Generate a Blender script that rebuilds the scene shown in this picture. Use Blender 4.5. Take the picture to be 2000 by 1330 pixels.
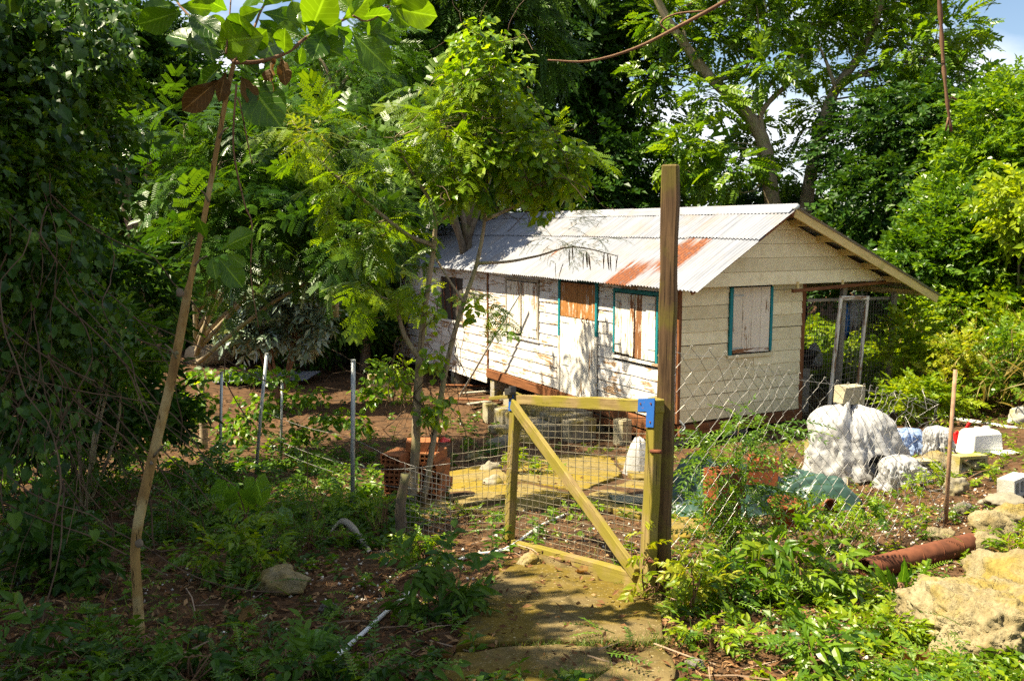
import bpy, math
import numpy as np
from mathutils import Vector, Matrix, Quaternion

for _o in list(bpy.data.objects):
    bpy.data.objects.remove(_o)
SC = bpy.context.scene
COL = SC.collection
RNG = np.random.default_rng(7)
R = math.radians

# ------------------------------------------------------------------ camera
F = 1750.0                       # focal length in photo pixels (2000 wide)
PITCH = math.atan((665 - 448) / F)
CAMZ = 2.17
cam_d = bpy.data.cameras.new('camera')
cam_d.sensor_width = 36.0
cam_d.lens = 36.0 * F / 2000.0
cam_d.clip_start = 0.05
cam_d.clip_end = 1000.0
cam = bpy.data.objects.new('camera', cam_d)
COL.objects.link(cam)
cam.location = (0, 0, CAMZ)
cam.rotation_euler = (math.pi / 2 - PITCH, 0, 0)
SC.camera = cam

# ------------------------------------------------------------------ sky and sun
SUN_EL, SUN_AZ = R(58), R(186)   # azimuth counted from +X towards +Y
S = Vector((math.cos(SUN_EL) * math.cos(SUN_AZ), math.cos(SUN_EL) * math.sin(SUN_AZ), math.sin(SUN_EL)))
world = bpy.data.worlds.new('World')
SC.world = world
world.use_nodes = True
wt = world.node_tree
wt.nodes.clear()
w_out = wt.nodes.new('ShaderNodeOutputWorld')
w_bg = wt.nodes.new('ShaderNodeBackground')
w_sky = wt.nodes.new('ShaderNodeTexSky')
w_sky.sky_type = 'NISHITA'
w_sky.sun_disc = False
w_sky.sun_elevation = SUN_EL
w_sky.sun_rotation = math.atan2(S.x, S.y)
w_sky.air_density = 1.0
w_sky.dust_density = 0.3
w_bg.inputs['Strength'].default_value = 0.05
w_tc = wt.nodes.new('ShaderNodeTexCoord')
w_map = wt.nodes.new('ShaderNodeMapping')
w_map.inputs['Scale'].default_value = (1.0, 1.0, 2.2)
w_map.inputs['Location'].default_value = (0.3, 0.2, 0.1)
w_n = wt.nodes.new('ShaderNodeTexNoise')
w_n.inputs['Scale'].default_value = 3.2
w_n.inputs['Detail'].default_value = 7
w_r = wt.nodes.new('ShaderNodeMapRange')
w_r.inputs['From Min'].default_value = 0.46
w_r.inputs['From Max'].default_value = 0.60
w_mix = wt.nodes.new('ShaderNodeMix')
w_mix.data_type = 'RGBA'
w_mix.inputs['B'].default_value = (8.0, 8.3, 8.9, 1)
wt.links.new(w_tc.outputs['Generated'], w_map.inputs['Vector'])
wt.links.new(w_map.outputs[0], w_n.inputs['Vector'])
wt.links.new(w_n.outputs['Fac'], w_r.inputs['Value'])
wt.links.new(w_r.outputs[0], w_mix.inputs['Factor'])
wt.links.new(w_sky.outputs[0], w_mix.inputs['A'])
wt.links.new(w_mix.outputs['Result'], w_bg.inputs['Color'])
wt.links.new(w_bg.outputs[0], w_out.inputs['Surface'])
sun_d = bpy.data.lights.new('sun', 'SUN')
sun_d.energy = 5.0
sun_d.angle = R(0.5)
sun_d.color = (1.0, 0.885, 0.66)
sun = bpy.data.objects.new('sun', sun_d)
COL.objects.link(sun)
sun.rotation_euler = S.to_track_quat('Z', 'Y').to_euler()
sun.location = (-20, 5, 25)
vs = SC.view_settings
vs.view_transform = 'Standard'
vs.look = 'None'
vs.gamma = 1.0
vs.use_curve_mapping = False
vs.exposure = 1.7
SC.cycles.max_bounces = 5
SC.cycles.diffuse_bounces = 2
SC.cycles.use_light_tree = False
SC.cycles.use_adaptive_sampling = False
world.cycles.sampling_method = 'MANUAL'
world.cycles.sample_map_resolution = 256
SC.cycles.glossy_bounces = 2
SC.cycles.transmission_bounces = 3
SC.cycles.transparent_max_bounces = 8
SC.cycles.sample_clamp_indirect = 6.0
SC.cycles.caustics_reflective = False
SC.cycles.caustics_refractive = False
SC.cycles.use_denoising = False

# ------------------------------------------------------------------ pixel and ground helpers
CP, SP = math.cos(PITCH), math.sin(PITCH)


def at(px, py, Y):
    """point on the sight line of a photo pixel at world distance Y"""
    u, v = (px - 1000) / F, (665 - py) / F
    d = np.array((u, CP + v * SP, -SP + v * CP))
    p = d * (Y / d[1])
    return np.array((p[0], p[1], p[2] + CAMZ))


def pxs(n, Y):
    return n * Y / F


def ss(a, b, x):
    t = np.clip((np.asarray(x, float) - a) / (b - a), 0, 1)
    return t * t * (3 - 2 * t)


def vnoise(p, freq=1.0, seed=0):
    """value noise in [-1,1] for (N,3) points"""
    p = np.asarray(p, float) * freq + seed * 17.31
    i = np.floor(p).astype(np.int64)
    f = p - i
    f = f * f * (3 - 2 * f)

    def h(a, b, c):
        n = (a * 374761393 + b * 668265263 + c * 2147483647 + seed * 1274126177) & 0xFFFFFFFF
        n = ((n ^ (n >> 13)) * 1274126177) & 0xFFFFFFFF
        n = n ^ (n >> 16)
        return (n & 0xFFFF) / 32767.5 - 1.0
    r = 0
    for dx in (0, 1):
        for dy in (0, 1):
            for dz in (0, 1):
                w = (f[:, 0] if dx else 1 - f[:, 0]) * (f[:, 1] if dy else 1 - f[:, 1]) * (f[:, 2] if dz else 1 - f[:, 2])
                r = r + w * h(i[:, 0] + dx, i[:, 1] + dy, i[:, 2] + dz)
    return r


def fbm(p, freq=1.0, octv=4, seed=0, gain=0.5):
    a, r = 1.0, 0
    for k in range(octv):
        r = r + a * vnoise(p, freq * 2 ** k, seed + k)
        a *= gain
    return r


_GY = np.array([-300, -10, 0, 3, 5.3, 6.7, 9, 13, 16, 20, 26, 40, 80, 300.])
_GZ = np.array([0.9, 0.85, 0.62, 0.33, 0.0, -0.21, -0.55, -1.08, -1.3, -1.35, -1.2, -0.4, 0.5, 0.5])


def g0(x, y):
    x = np.asarray(x, float)
    y = np.asarray(y, float)
    z = sum(np.interp(y + d, _GY, _GZ) for d in (-1.2, -.6, 0, .6, 1.2)) / 5
    z = z + 0.34 * ss(2.2, 5.6, x) * ss(4.0, 8.0, y)
    z = z + 2.3 * ss(6.6, 11.0, x - 0.1 * (y - 12)) * ss(10.5, 15.0, y)
    z = z + 0.5 * ss(-5.0, -9.0, x)
    return z


def g(x, y):
    x = np.atleast_1d(np.asarray(x, float))
    y = np.atleast_1d(np.asarray(y, float))
    p = np.stack([x, y, np.zeros_like(x)], 1)
    near = np.exp(-np.maximum(np.hypot(x, y) - 14, 0) / 12)
    return g0(x, y) + near * (0.05 * vnoise(p, 0.9, 3) + 0.022 * vnoise(p, 2.7, 4) + 0.010 * vnoise(p, 7.0, 5))


def gz(x, y):
    return float(g(x, y)[0])


def gpv(px, py):
    px = np.atleast_1d(np.asarray(px, float))
    py = np.atleast_1d(np.asarray(py, float))
    u, v = (px - 1000) / F, (665 - py) / F
    dx, dy, dz = u, CP + v * SP, -SP + v * CP
    lo, hi = np.full(px.shape, 1.5), np.full(px.shape, 70.0)
    for _ in range(26):
        m = (lo + hi) / 2
        t = m / dy
        below = dz * t + CAMZ < g0(dx * t, m)
        hi = np.where(below, m, hi)
        lo = np.where(below, lo, m)
    t = hi / dy
    return np.stack([dx * t, hi, g(dx * t, hi)], 1)


def gp(px, py):
    """where the sight line of a photo pixel meets the ground"""
    return gpv(px, py)[0]


# ------------------------------------------------------------------ mesh helpers
def mesh_from(name, V, Fs, mat=None, smooth=False, attrs=None):
    """V (n,3); Fs: list of index arrays (m,k)"""
    me = bpy.data.meshes.new(name)
    V = np.asarray(V, np.float32)
    if not isinstance(Fs, list):
        Fs = [Fs]
    Fs = [np.asarray(f, np.int32) for f in Fs if len(f)]
    nl = sum(f.size for f in Fs)
    nf = sum(len(f) for f in Fs)
    me.vertices.add(len(V))
    me.vertices.foreach_set('co', V.ravel())
    me.loops.add(nl)
    me.loops.foreach_set('vertex_index', np.concatenate([f.ravel() for f in Fs]))
    me.polygons.add(nf)
    tot = np.concatenate([np.full(len(f), f.shape[1], np.int32) for f in Fs])
    st = np.concatenate([[0], np.cumsum(tot)[:-1]]).astype(np.int32)
    me.polygons.foreach_set('loop_start', st)
    me.polygons.foreach_set('loop_total', tot)
    me.polygons.foreach_set('use_smooth', np.full(nf, bool(smooth)))
    for k, a in (attrs or {}).items():
        at_ = me.attributes.new(k, 'FLOAT', 'POINT')
        at_.data.foreach_set('value', np.asarray(a, np.float32))
    me.update(calc_edges=True)
    if len(V) < 3000:
        me.validate()
    if mat:
        me.materials.append(mat)
    return me


def link(name, me, parent=None, loc=(0, 0, 0), rot=None, mw=None, scale=None):
    o = bpy.data.objects.new(name, me)
    COL.objects.link(o)
    if parent is not None:
        o.parent = parent
    if mw is not None:
        o.matrix_basis = mw
    else:
        o.location = loc
        if rot is not None:
            o.rotation_euler = rot
        if scale is not None:
            o.scale = scale if hasattr(scale, '__len__') else (scale,) * 3
    return o


def tag(o, label=None, cat=None, group=None, kind=None):
    if label:
        o['label'] = label
    if cat:
        o['category'] = cat
    if group:
        o['group'] = group
    if kind:
        o['kind'] = kind
    return o


def thing(name, label, cat, loc=(0, 0, 0), rotz=0.0, group=None):
    o = bpy.data.objects.new(name, None)
    COL.objects.link(o)
    o.empty_display_size = 0.1
    o.location = loc
    o.rotation_euler = (0, 0, rotz)
    return tag(o, label, cat, group)


class MB:
    def __init__(s):
        s.v, s.f3, s.f4, s.n = [], [], [], 0
        s.fn = []

    def add(s, V, F4=(), F3=(), FN=()):
        V = np.asarray(V, float)
        if len(F4):
            s.f4.append(np.asarray(F4, int) + s.n)
        if len(F3):
            s.f3.append(np.asarray(F3, int) + s.n)
        for f in FN:
            s.fn.append(np.asarray([f], int) + s.n)
        s.v.append(V)
        s.n += len(V)
        return s

    def box(s, c, d, rotz=0.0, M=None, jit=0.0):
        x, y, z = [k / 2 for k in d]
        V = np.array([(-x, -y, -z), (x, -y, -z), (x, y, -z), (-x, y, -z), (-x, -y, z), (x, -y, z), (x, y, z), (-x, y, z)])
        if jit:
            V = V + RNG.uniform(-jit, jit, V.shape)
        if rotz:
            cs, sn = math.cos(rotz), math.sin(rotz)
            V = V @ np.array([(cs, sn, 0), (-sn, cs, 0), (0, 0, 1)])
        if M is not None:
            V = V @ np.asarray(M.to_3x3()).T
        V = V + np.asarray(c)
        return s.add(V, [(0, 3, 2, 1), (4, 5, 6, 7), (0, 1, 5, 4), (1, 2, 6, 5), (2, 3, 7, 6), (3, 0, 4, 7)])

    def plank(s, L, W, T, seg=6, jit=0.0, seed=0, cup=0.0):
        """board from x=0..L, width along y, thickness along z, a little uneven"""
        r = np.random.default_rng(seed)
        xs = np.linspace(0, L, seg + 1)
        V = []
        for k, x in enumerate(xs):
            a = r.uniform(-jit, jit, 6)
            V += [(x, -W / 2 + a[0], -T / 2), (x, W / 2 + a[1], -T / 2), (x, W / 2 + a[1], T / 2 + a[2] * .4 + cup), (x, -W / 2 + a[0], T / 2 + a[2] * .4)]
        Fq = []
        for k in range(seg):
            b = 4 * k
            for i in range(4):
                j = (i + 1) % 4
                Fq.append((b + i, b + j, b + 4 + j, b + 4 + i))
        Fq.append((3, 2, 1, 0))
        e = 4 * seg
        Fq.append((e, e + 1, e + 2, e + 3))
        Fq = [tuple(reversed(q)) for q in Fq]
        return s.add(V, Fq)

    def tube(s, P, r, n=6, cap=True):
        V, Fq, caps = tube_arrays(P, r, n)
        s.add(V, Fq, FN=caps if cap else ())
        return s

    def lathe(s, prof, n=16, c=(0, 0, 0), wob=None):
        prof = np.asarray(prof, float)
        a = np.linspace(0, 2 * math.pi, n, endpoint=False)
        V = np.stack([np.outer(prof[:, 0], np.cos(a)), np.outer(prof[:, 0], np.sin(a)), np.repeat(prof[:, 1:2], n, 1)], 2)
        if wob is not None:
            V = wob(V)
        V = V.reshape(-1, 3) + np.asarray(c)
        m = len(prof)
        i, j = np.meshgrid(np.arange(m - 1), np.arange(n), indexing='ij')
        i, j = i.ravel(), j.ravel()
        Fq = np.stack([i * n + j, i * n + (j + 1) % n, (i + 1) * n + (j + 1) % n, (i + 1) * n + j], 1)
        return s.add(V, Fq)

    def prism(s, poly, z0, z1, jit=0):
        poly = np.asarray(poly, float)
        n = len(poly)
        V = np.concatenate([np.c_[poly, np.full(n, z0)], np.c_[poly, np.full(n, z1)]])
        Fq = [(i, (i + 1) % n, n + (i + 1) % n, n + i) for i in range(n)]
        return s.add(V, Fq, FN=[tuple(range(n - 1, -1, -1)), tuple(range(n, 2 * n))])

    def mesh(s, name, mat, smooth=False):
        Fs = []
        if s.f4:
            Fs.append(np.concatenate(s.f4))
        if s.f3:
            Fs.append(np.concatenate(s.f3))
        Fs += s.fn
        return mesh_from(name, np.concatenate(s.v), Fs, mat, smooth)

    def build(s, name, mat, parent=None, smooth=False, bevel=0, **k):
        o = link(name, s.mesh(name, mat, smooth), parent, **k)
        if bevel:
            b = o.modifiers.new('bevel', 'BEVEL')
            b.width = bevel
            b.segments = 1
            b.limit_method = 'ANGLE'
        return o


def tube_arrays(P, r, n=6):
    P = np.asarray(P, float)
    r = np.broadcast_to(np.asarray(r, float), (len(P),))
    T = np.gradient(P, axis=0)
    T /= np.linalg.norm(T, axis=1)[:, None] + 1e-9
    ref = np.array((0, 0, 1.)) if abs(T[0, 2]) < .9 else np.array((1., 0, 0))
    A = np.cross(T, ref)
    A /= np.linalg.norm(A, axis=1)[:, None] + 1e-9
    B = np.cross(T, A)
    a = np.linspace(0, 2 * math.pi, n, endpoint=False)
    V = P[:, None] + r[:, None, None] * (np.cos(a)[None, :, None] * A[:, None] + np.sin(a)[None, :, None] * B[:, None])
    m = len(P)
    i, j = np.meshgrid(np.arange(m - 1), np.arange(n), indexing='ij')
    i, j = i.ravel(), j.ravel()
    Fq = np.stack([i * n + j, i * n + (j + 1) % n, (i + 1) * n + (j + 1) % n, (i + 1) * n + j], 1)
    caps = [tuple(range(n - 1, -1, -1)), tuple(range((m - 1) * n, m * n))]
    return V.reshape(-1, 3), Fq, caps


def smooth_path(P, k=4):
    """Catmull-Rom through the points"""
    P = np.asarray(P, float)
    Q = np.concatenate([[2 * P[0] - P[1]], P, [2 * P[-1] - P[-2]]])
    out = []
    for i in range(1, len(Q) - 2):
        for t in np.linspace(0, 1, k, endpoint=False):
            a, b, c, d = Q[i - 1], Q[i], Q[i + 1], Q[i + 2]
            out.append(.5 * (2 * b + (c - a) * t + (2 * a - 5 * b + 4 * c - d) * t * t + (3 * b - a - 3 * c + d) * t ** 3))
    out.append(P[-1])
    return np.array(out)


def barmat(p0, p1, up=(0, 0, 1), roll=0.0):
    """matrix whose X runs from p0 to p1, Z near up"""
    p0, p1 = Vector(p0), Vector(p1)
    x = (p1 - p0).normalized()
    u = Vector(up)
    if abs(x.dot(u)) > .97:
        u = Vector((0, -1, 0))
    y = u.cross(x).normalized()
    z = x.cross(y)
    M = Matrix((x, y, z)).transposed().to_4x4()
    M = M @ Matrix.Rotation(roll, 4, 'X')
    M.translation = p0
    return M


def bar(name, p0, p1, W, T, mat, parent=None, up=(0, 0, 1), roll=0.0, jit=0.003, seed=0, bevel=0.004, seg=8):
    L = (Vector(p1) - Vector(p0)).length
    return MB().plank(L, W, T, seg, jit, seed).build(name, mat, parent, bevel=bevel, mw=barmat(p0, p1, up, roll))


def rod(name, P, r, mat, parent=None, n=8, smooth=True):
    return MB().tube(P, r, n).build(name, mat, parent, smooth=smooth)


def Vn(a):
    return np.asarray(a, float) / (np.linalg.norm(a) + 1e-9)


# ------------------------------------------------------------------ materials
class NT:
    def __init__(s, name):
        s.m = bpy.data.materials.new(name)
        s.m.use_nodes = True
        s.t = s.m.node_tree
        s.t.nodes.clear()
        s.out = s.n('ShaderNodeOutputMaterial')
        s.p = s.n('ShaderNodeBsdfPrincipled')
        s.l(s.p.outputs[0], s.out.inputs['Surface'])

    def n(s, ty, **k):
        nd = s.t.nodes.new(ty)
        for a, b in k.items():
            if a in nd.inputs.keys() if hasattr(nd.inputs, 'keys') else False:
                nd.inputs[a].default_value = b
            else:
                setattr(nd, a, b)
        return nd

    def l(s, a, b):
        s.t.links.new(a, b)

    def coord(s, kind='Object', scale=(1, 1, 1), rnd=True):
        tc = s.n('ShaderNodeTexCoord')
        mp = s.n('ShaderNodeMapping')
        mp.inputs['Scale'].default_value = scale
        s.l(tc.outputs[kind], mp.inputs['Vector'])
        if rnd:
            oi = s.n('ShaderNodeObjectInfo')
            mm = s.n('ShaderNodeMath', operation='MULTIPLY')
            mm.inputs[1].default_value = 37.0
            s.l(oi.outputs['Random'], mm.inputs[0])
            s.l(mm.outputs[0], mp.inputs['Location'])
        return mp.outputs[0]

    def noise(s, vec, scale=5, detail=5, rough=.6, dist=0):
        nd = s.n('ShaderNodeTexNoise')
        nd.inputs['Scale'].default_value = scale
        nd.inputs['Detail'].default_value = detail
        nd.inputs['Roughness'].default_value = rough
        nd.inputs['Distortion'].default_value = dist
        s.l(vec, nd.inputs['Vector'])
        return nd.outputs['Fac']

    def rng(s, val, a, b, c=0., d=1.):
        nd = s.n('ShaderNodeMapRange')
        for k, x in zip(('From Min', 'From Max', 'To Min', 'To Max'), (a, b, c, d)):
            nd.inputs[k].default_value = x
        s.l(val, nd.inputs['Value'])
        return nd.outputs[0]

    def ramp(s, val, stops):
        nd = s.n('ShaderNodeValToRGB')
        cr = nd.color_ramp
        while len(cr.elements) < len(stops):
            cr.elements.new(.5)
        for e, (p, c) in zip(cr.elements, stops):
            e.position = p
            e.color = (*c, 1)
        s.l(val, nd.inputs['Fac'])
        return nd.outputs['Color']

    def mix(s, fac, a, b, mode='MIX'):
        nd = s.n('ShaderNodeMix')
        nd.data_type = 'RGBA'
        nd.blend_type = mode
        for k, x in (('Factor', fac), ('A', a), ('B', b)):
            if isinstance(x, (int, float)):
                nd.inputs[k].default_value = x
            elif isinstance(x, (tuple, list)):
                nd.inputs[k].default_value = (*x, 1)
            else:
                s.l(x, nd.inputs[k])
        return nd.outputs['Result']

    def math(s, op, a, b=None):
        nd = s.n('ShaderNodeMath', operation=op)
        for i, x in enumerate((a, b)):
            if x is None:
                continue
            if isinstance(x, (int, float)):
                nd.inputs[i].default_value = x
            else:
                s.l(x, nd.inputs[i])
        return nd.outputs[0]

    def attr(s, name):
        nd = s.n('ShaderNodeAttribute')
        nd.attribute_name = name
        return nd.outputs['Fac']

    def bump(s, h, strength=.3, dist=.02):
        nd = s.n('ShaderNodeBump')
        nd.inputs['Strength'].default_value = strength
        nd.inputs['Distance'].default_value = dist
        s.l(h, nd.inputs['Height'])
        s.l(nd.outputs[0], s.p.inputs['Normal'])
        return nd.outputs[0]

    def set(s, col=None, rough=None, metal=None, spec=None):
        for k, x in (('Base Color', col), ('Roughness', rough), ('Metallic', metal), ('Specular IOR Level', spec)):
            if x is None:
                continue
            if isinstance(x, (int, float)):
                s.p.inputs[k].default_value = x
            elif isinstance(x, tuple):
                s.p.inputs[k].default_value = (*x, 1)
            else:
                s.l(x, s.p.inputs[k])
        return s.m


def leaf_mat(name, dark, mid, light, trans=.45, rough=.38, spec=.5, tcol=None, veins=False):
    k = NT(name)
    a = k.attr('rnd')
    col = k.ramp(a, [(0, dark), (.5, mid), (1, light)])
    if veins:
        lu, lv = k.attr('lu'), k.attr('lv')
        au = k.math('ABSOLUTE', lu)
        rib = k.rng(au, .03, .08, 1, 0)
        w = k.math('FRACT', k.math('SUBTRACT', k.math('MULTIPLY', lv, 9.), k.math('MULTIPLY', au, 2.2)))
        w = k.rng(k.math('ABSOLUTE', k.math('SUBTRACT', w, .5)), .0, .09, 1, 0)
        v = k.math('MAXIMUM', rib, k.math('MULTIPLY', w, .5))
        col = k.mix(k.math('MULTIPLY', v, .6), col, tuple(min(1, c * 2.0 + .03) for c in light))
        k.bump(v, .4, .004)
    k.set(col=col, rough=rough, spec=spec)
    tr = k.n('ShaderNodeBsdfTranslucent')
    tc = k.mix(1.0, col, tcol or (1.5, 1.35, .35), 'MULTIPLY')
    k.l(tc, tr.inputs['Color'])
    ms = k.n('ShaderNodeMixShader')
    ms.inputs[0].default_value = trans
    k.l(k.p.outputs[0], ms.inputs[1])
    k.l(tr.outputs[0], ms.inputs[2])
    k.l(ms.outputs[0], k.out.inputs['Surface'])
    return k.m


M = {}
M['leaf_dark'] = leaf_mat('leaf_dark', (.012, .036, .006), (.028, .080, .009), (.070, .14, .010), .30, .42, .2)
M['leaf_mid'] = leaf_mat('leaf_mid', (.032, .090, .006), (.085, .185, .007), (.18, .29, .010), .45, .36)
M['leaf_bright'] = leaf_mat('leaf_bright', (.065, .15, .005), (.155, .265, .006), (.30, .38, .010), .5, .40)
M['leaf_yellow'] = leaf_mat('leaf_yellow', (.09, .17, .008), (.19, .28, .010), (.36, .37, .02), .5, .42)
M['leaf_painted_sheen'] = leaf_mat('leaf_painted_sheen', (.06, .10, .055), (.17, .23, .15), (.36, .42, .33), .18, .22, 1.0)  # specular shine put into pale silvery leaf colours
M['leaf_vine'] = leaf_mat('leaf_vine', (.045, .12, .006), (.125, .25, .007), (.27, .38, .012), .5, .36)
M['leaf_almond'] = leaf_mat('leaf_almond', (.030, .085, .006), (.065, .16, .006), (.13, .24, .008), .55, .32, .5, veins=True)
M['leaf_big'] = leaf_mat('leaf_big', (.045, .13, .014), (.09, .22, .018), (.17, .32, .026), .42, .26, .7, veins=True)
M['leaf_dead'] = leaf_mat('leaf_dead', (.085, .048, .014), (.14, .078, .020), (.22, .13, .035), .3, .6, .2, tcol=(1.2, .9, .5), veins=True)
M['leaf_litter'] = leaf_mat('leaf_litter', (.055, .024, .010), (.15, .072, .028), (.34, .21, .10), .08, .8, .15, tcol=(1.1, .9, .6))
M['grass'] = leaf_mat('grass', (.06, .13, .012), (.13, .20, .02), (.33, .29, .08), .45, .5)
M['straw'] = leaf_mat('straw', (.20, .16, .03), (.30, .24, .06), (.42, .33, .12), .4, .55, tcol=(1.2, 1.1, .6))


def wood_mat(name, base, dark, moss=0.0, mosscol=(.20, .22, .02), grain=14, rough=.8, bumpk=.5, upright=False):
    k = NT(name)
    v = k.coord('Object', (grain, grain, 1.6) if upright else (1.2, grain, grain))
    n1 = k.noise(v, 2.2, 7, .65, .3)
    v2 = k.coord('Object', (1, 1, 1))
    n2 = k.noise(v2, 4, 5, .6)
    col = k.mix(k.rng(n1, .32, .68), dark, base)
    if moss:
        mk = k.rng(n2, .62 - moss * .35, .74 - moss * .25)
        col = k.mix(k.math('MULTIPLY', mk, .85), col, mosscol)
    vg = k.coord('Object', (grain * 3, grain * 3, 2.5) if upright else (.6, grain * 3, grain * 3))
    n3 = k.noise(vg, 3, 3, .5)
    crack = k.rng(n3, .30, .36, 0, 1)
    col = k.mix(crack, tuple(c * .25 for c in dark), col)
    k.bump(k.math('ADD', n1, k.math('MULTIPLY', crack, .6)), bumpk, .006)
    return k.set(col=col, rough=rough, spec=.2)


M['wood_gate'] = wood_mat('wood_gate', (.32, .235, .10), (.15, .10, .04), .74, (.19, .16, .016))
M['wood_post'] = wood_mat('wood_post', (.165, .098, .048), (.045, .026, .013), .42, (.13, .105, .022), 18)
M['wood_brown'] = wood_mat('wood_brown', (.26, .105, .04), (.11, .042, .017), 0, rough=.7)
M['wood_raw'] = wood_mat('wood_raw', (.50, .30, .13), (.32, .16, .06), 0)
M['wood_grey'] = wood_mat('wood_grey', (.42, .38, .31), (.25, .21, .16), .12, (.28, .26, .12))
M['wood_cream'] = wood_mat('wood_cream', (.72, .56, .24), (.56, .42, .15), .15, (.42, .36, .10), 8, .65, .25)
M['bark'] = wood_mat('bark', (.20, .16, .11), (.10, .075, .05), .25, (.14, .15, .05), 6, .9, .9, upright=True)
M['bark_pale'] = wood_mat('bark_pale', (.36, .29, .19), (.22, .16, .09), .25, (.26, .25, .10), 6, .85, .8, upright=True)
M['bark_sapling'] = wood_mat('bark_sapling', (.36, .23, .075), (.15, .085, .03), .34, (.42, .34, .16), 9, .8, .9, upright=True)
M['twig'] = wood_mat('twig', (.22, .13, .07), (.12, .06, .035), 0, grain=3)
M['vine_dry'] = wood_mat('vine_dry', (.13, .085, .05), (.055, .035, .022), 0, grain=2)


def paint_mat(name, paint, under, peel=.5, streak=(1.0, 9, 9), dirt=(.55, .45, .28), dirtk=.35, under2=None):
    """old paint peeling off along the grain"""
    k = NT(name)
    v = k.coord('Object', streak)
    n1 = k.noise(v, 2.4, 8, .72, .5)
    v2 = k.coord('Object', (1, 1, 1))
    n2 = k.noise(v2, 1.8, 4, .6)
    sm = k.math('ADD', k.math('MULTIPLY', n1, .62), k.math('MULTIPLY', n2, .38))
    mk = k.rng(sm, .66 - .28 * peel, .685 - .28 * peel)
    n3 = k.noise(k.coord('Object', (2, 18, 18)), 5, 4, .6)
    wood = k.mix(k.rng(n3, .35, .65), tuple(c * .45 for c in under), under2 or under)
    n4 = k.noise(k.coord('Object', (3, 3, 3)), 2.5, 6, .65)
    pc = k.mix(k.rng(n4, .45, .8, 0, dirtk), paint, dirt)
    oi = k.n('ShaderNodeObjectInfo')
    pc = k.mix(k.rng(oi.outputs['Random'], 0, 1, 0, .30), pc, tuple(c * .62 for c in dirt))
    col = k.mix(mk, pc, wood)
    h = k.math('SUBTRACT', 1.0, mk)
    k.bump(k.math('ADD', k.math('MULTIPLY', h, .6), k.math('MULTIPLY', n1, .5)), .35, .004)
    return k.set(col=col, rough=.62, spec=.3)


M['clapboard'] = paint_mat('clapboard', (.74, .72, .69), (.26, .13, .055), .50, dirtk=.30, under2=(.62, .42, .25))
M['gableboard'] = paint_mat('gableboard', (.88, .78, .50), (.40, .25, .12), .10, dirt=(.50, .38, .15), dirtk=.5)  # warm light bounced off the ground is put into this cream paint
M['doorboard'] = paint_mat('doorboard', (.80, .77, .70), (.45, .26, .12), .42, (1.0, 10, 10), dirtk=.35, under2=(.60, .42, .26))
M['doorpeel'] = paint_mat('doorpeel', (.78, .74, .66), (.50, .22, .06), .86, (.8, 9, 9), under2=(.46, .20, .055))
M['shutter_cream'] = paint_mat('shutter_cream', (.78, .69, .54), (.26, .13, .06), .36, (.8, 9, 9), dirtk=.4)
M['shutter'] = paint_mat('shutter', (.80, .76, .68), (.36, .20, .10), .52, (.8, 9, 9), dirtk=.3)
M['shutter_bad'] = paint_mat('shutter_bad', (.78, .70, .58), (.30, .13, .05), .74, (.8, 9, 9))
M['teal'] = paint_mat('teal', (.006, .21, .24), (.6, .55, .45), .16, (.8, 8, 8), dirt=(.03, .18, .18), dirtk=.5)


def roof_mat(name, rust, band=None):
    k = NT(name)
    v = k.coord('Object', (1, 1, 1))
    n1 = k.noise(v, 1.6, 7, .68)
    vs_ = k.coord('Object', (7, .7, 1))
    n2 = k.noise(vs_, 1.6, 6, .6)
    sm = k.math('ADD', k.math('MULTIPLY', n1, .55), k.math('MULTIPLY', n2, .45))
    base = k.mix(k.rng(n2, .3, .7), (.28, .29, .32), (.165, .175, .205))
    tan = k.mix(k.rng(n1, .50, .66, 0, .55), base, (.25, .20, .15))
    m = k.rng(sm, .72 - .35 * rust, .76 - .35 * rust)
    n3 = k.noise(v, 22, 5, .6)
    rc = k.mix(k.rng(n3, .35, .7), (.09, .024, .008), (.26, .085, .026))
    if band:
        # ragged rust patch between two heights on the sheet, running out in streaks along the corrugations
        sx = k.n('ShaderNodeSeparateXYZ')
        tc = k.n('ShaderNodeTexCoord')
        k.l(tc.outputs['Object'], sx.inputs[0])
        vst = k.coord('Object', (13, .4, 1))
        n5 = k.noise(vst, 1.3, 5, .6)
        e = k.math('ADD', sx.outputs['Y'], k.math('MULTIPLY', k.math('SUBTRACT', n5, .5), 1.5))
        ex = k.math('ADD', sx.outputs['X'], k.math('MULTIPLY', k.math('SUBTRACT', n1, .5), .5))
        mm = k.math('MULTIPLY', k.rng(e, band[0] - .05, band[0] + .08), k.rng(e, band[1] - .12, band[1] + .1, 1, 0))
        mm = k.math('MULTIPLY', mm, k.math('MULTIPLY', k.rng(ex, band[2] - .05, band[2] + .05), k.rng(ex, band[3] - .05, band[3] + .05, 1, 0)))
        m = k.math('MAXIMUM', m, k.math('MULTIPLY', mm, k.rng(n3, .28, .42, .45, 1)))
    col = k.mix(m, tan, rc)
    k.bump(k.math('ADD', n1, m), .15, .004)
    return k.set(col=col, rough=k.rng(m, 0, 1, .45, .85), spec=.4)


M['roof'] = roof_mat('roof', .05)
M['roof_spot'] = roof_mat('roof_spot', .30)
M['roof_rust_low'] = roof_mat('roof_rust_low', .2, (-1.0, .62, .12, .72))
M['roof_rust_mid'] = roof_mat('roof_rust_mid', .25, (.34, 1.34, .0, .62))


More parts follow.
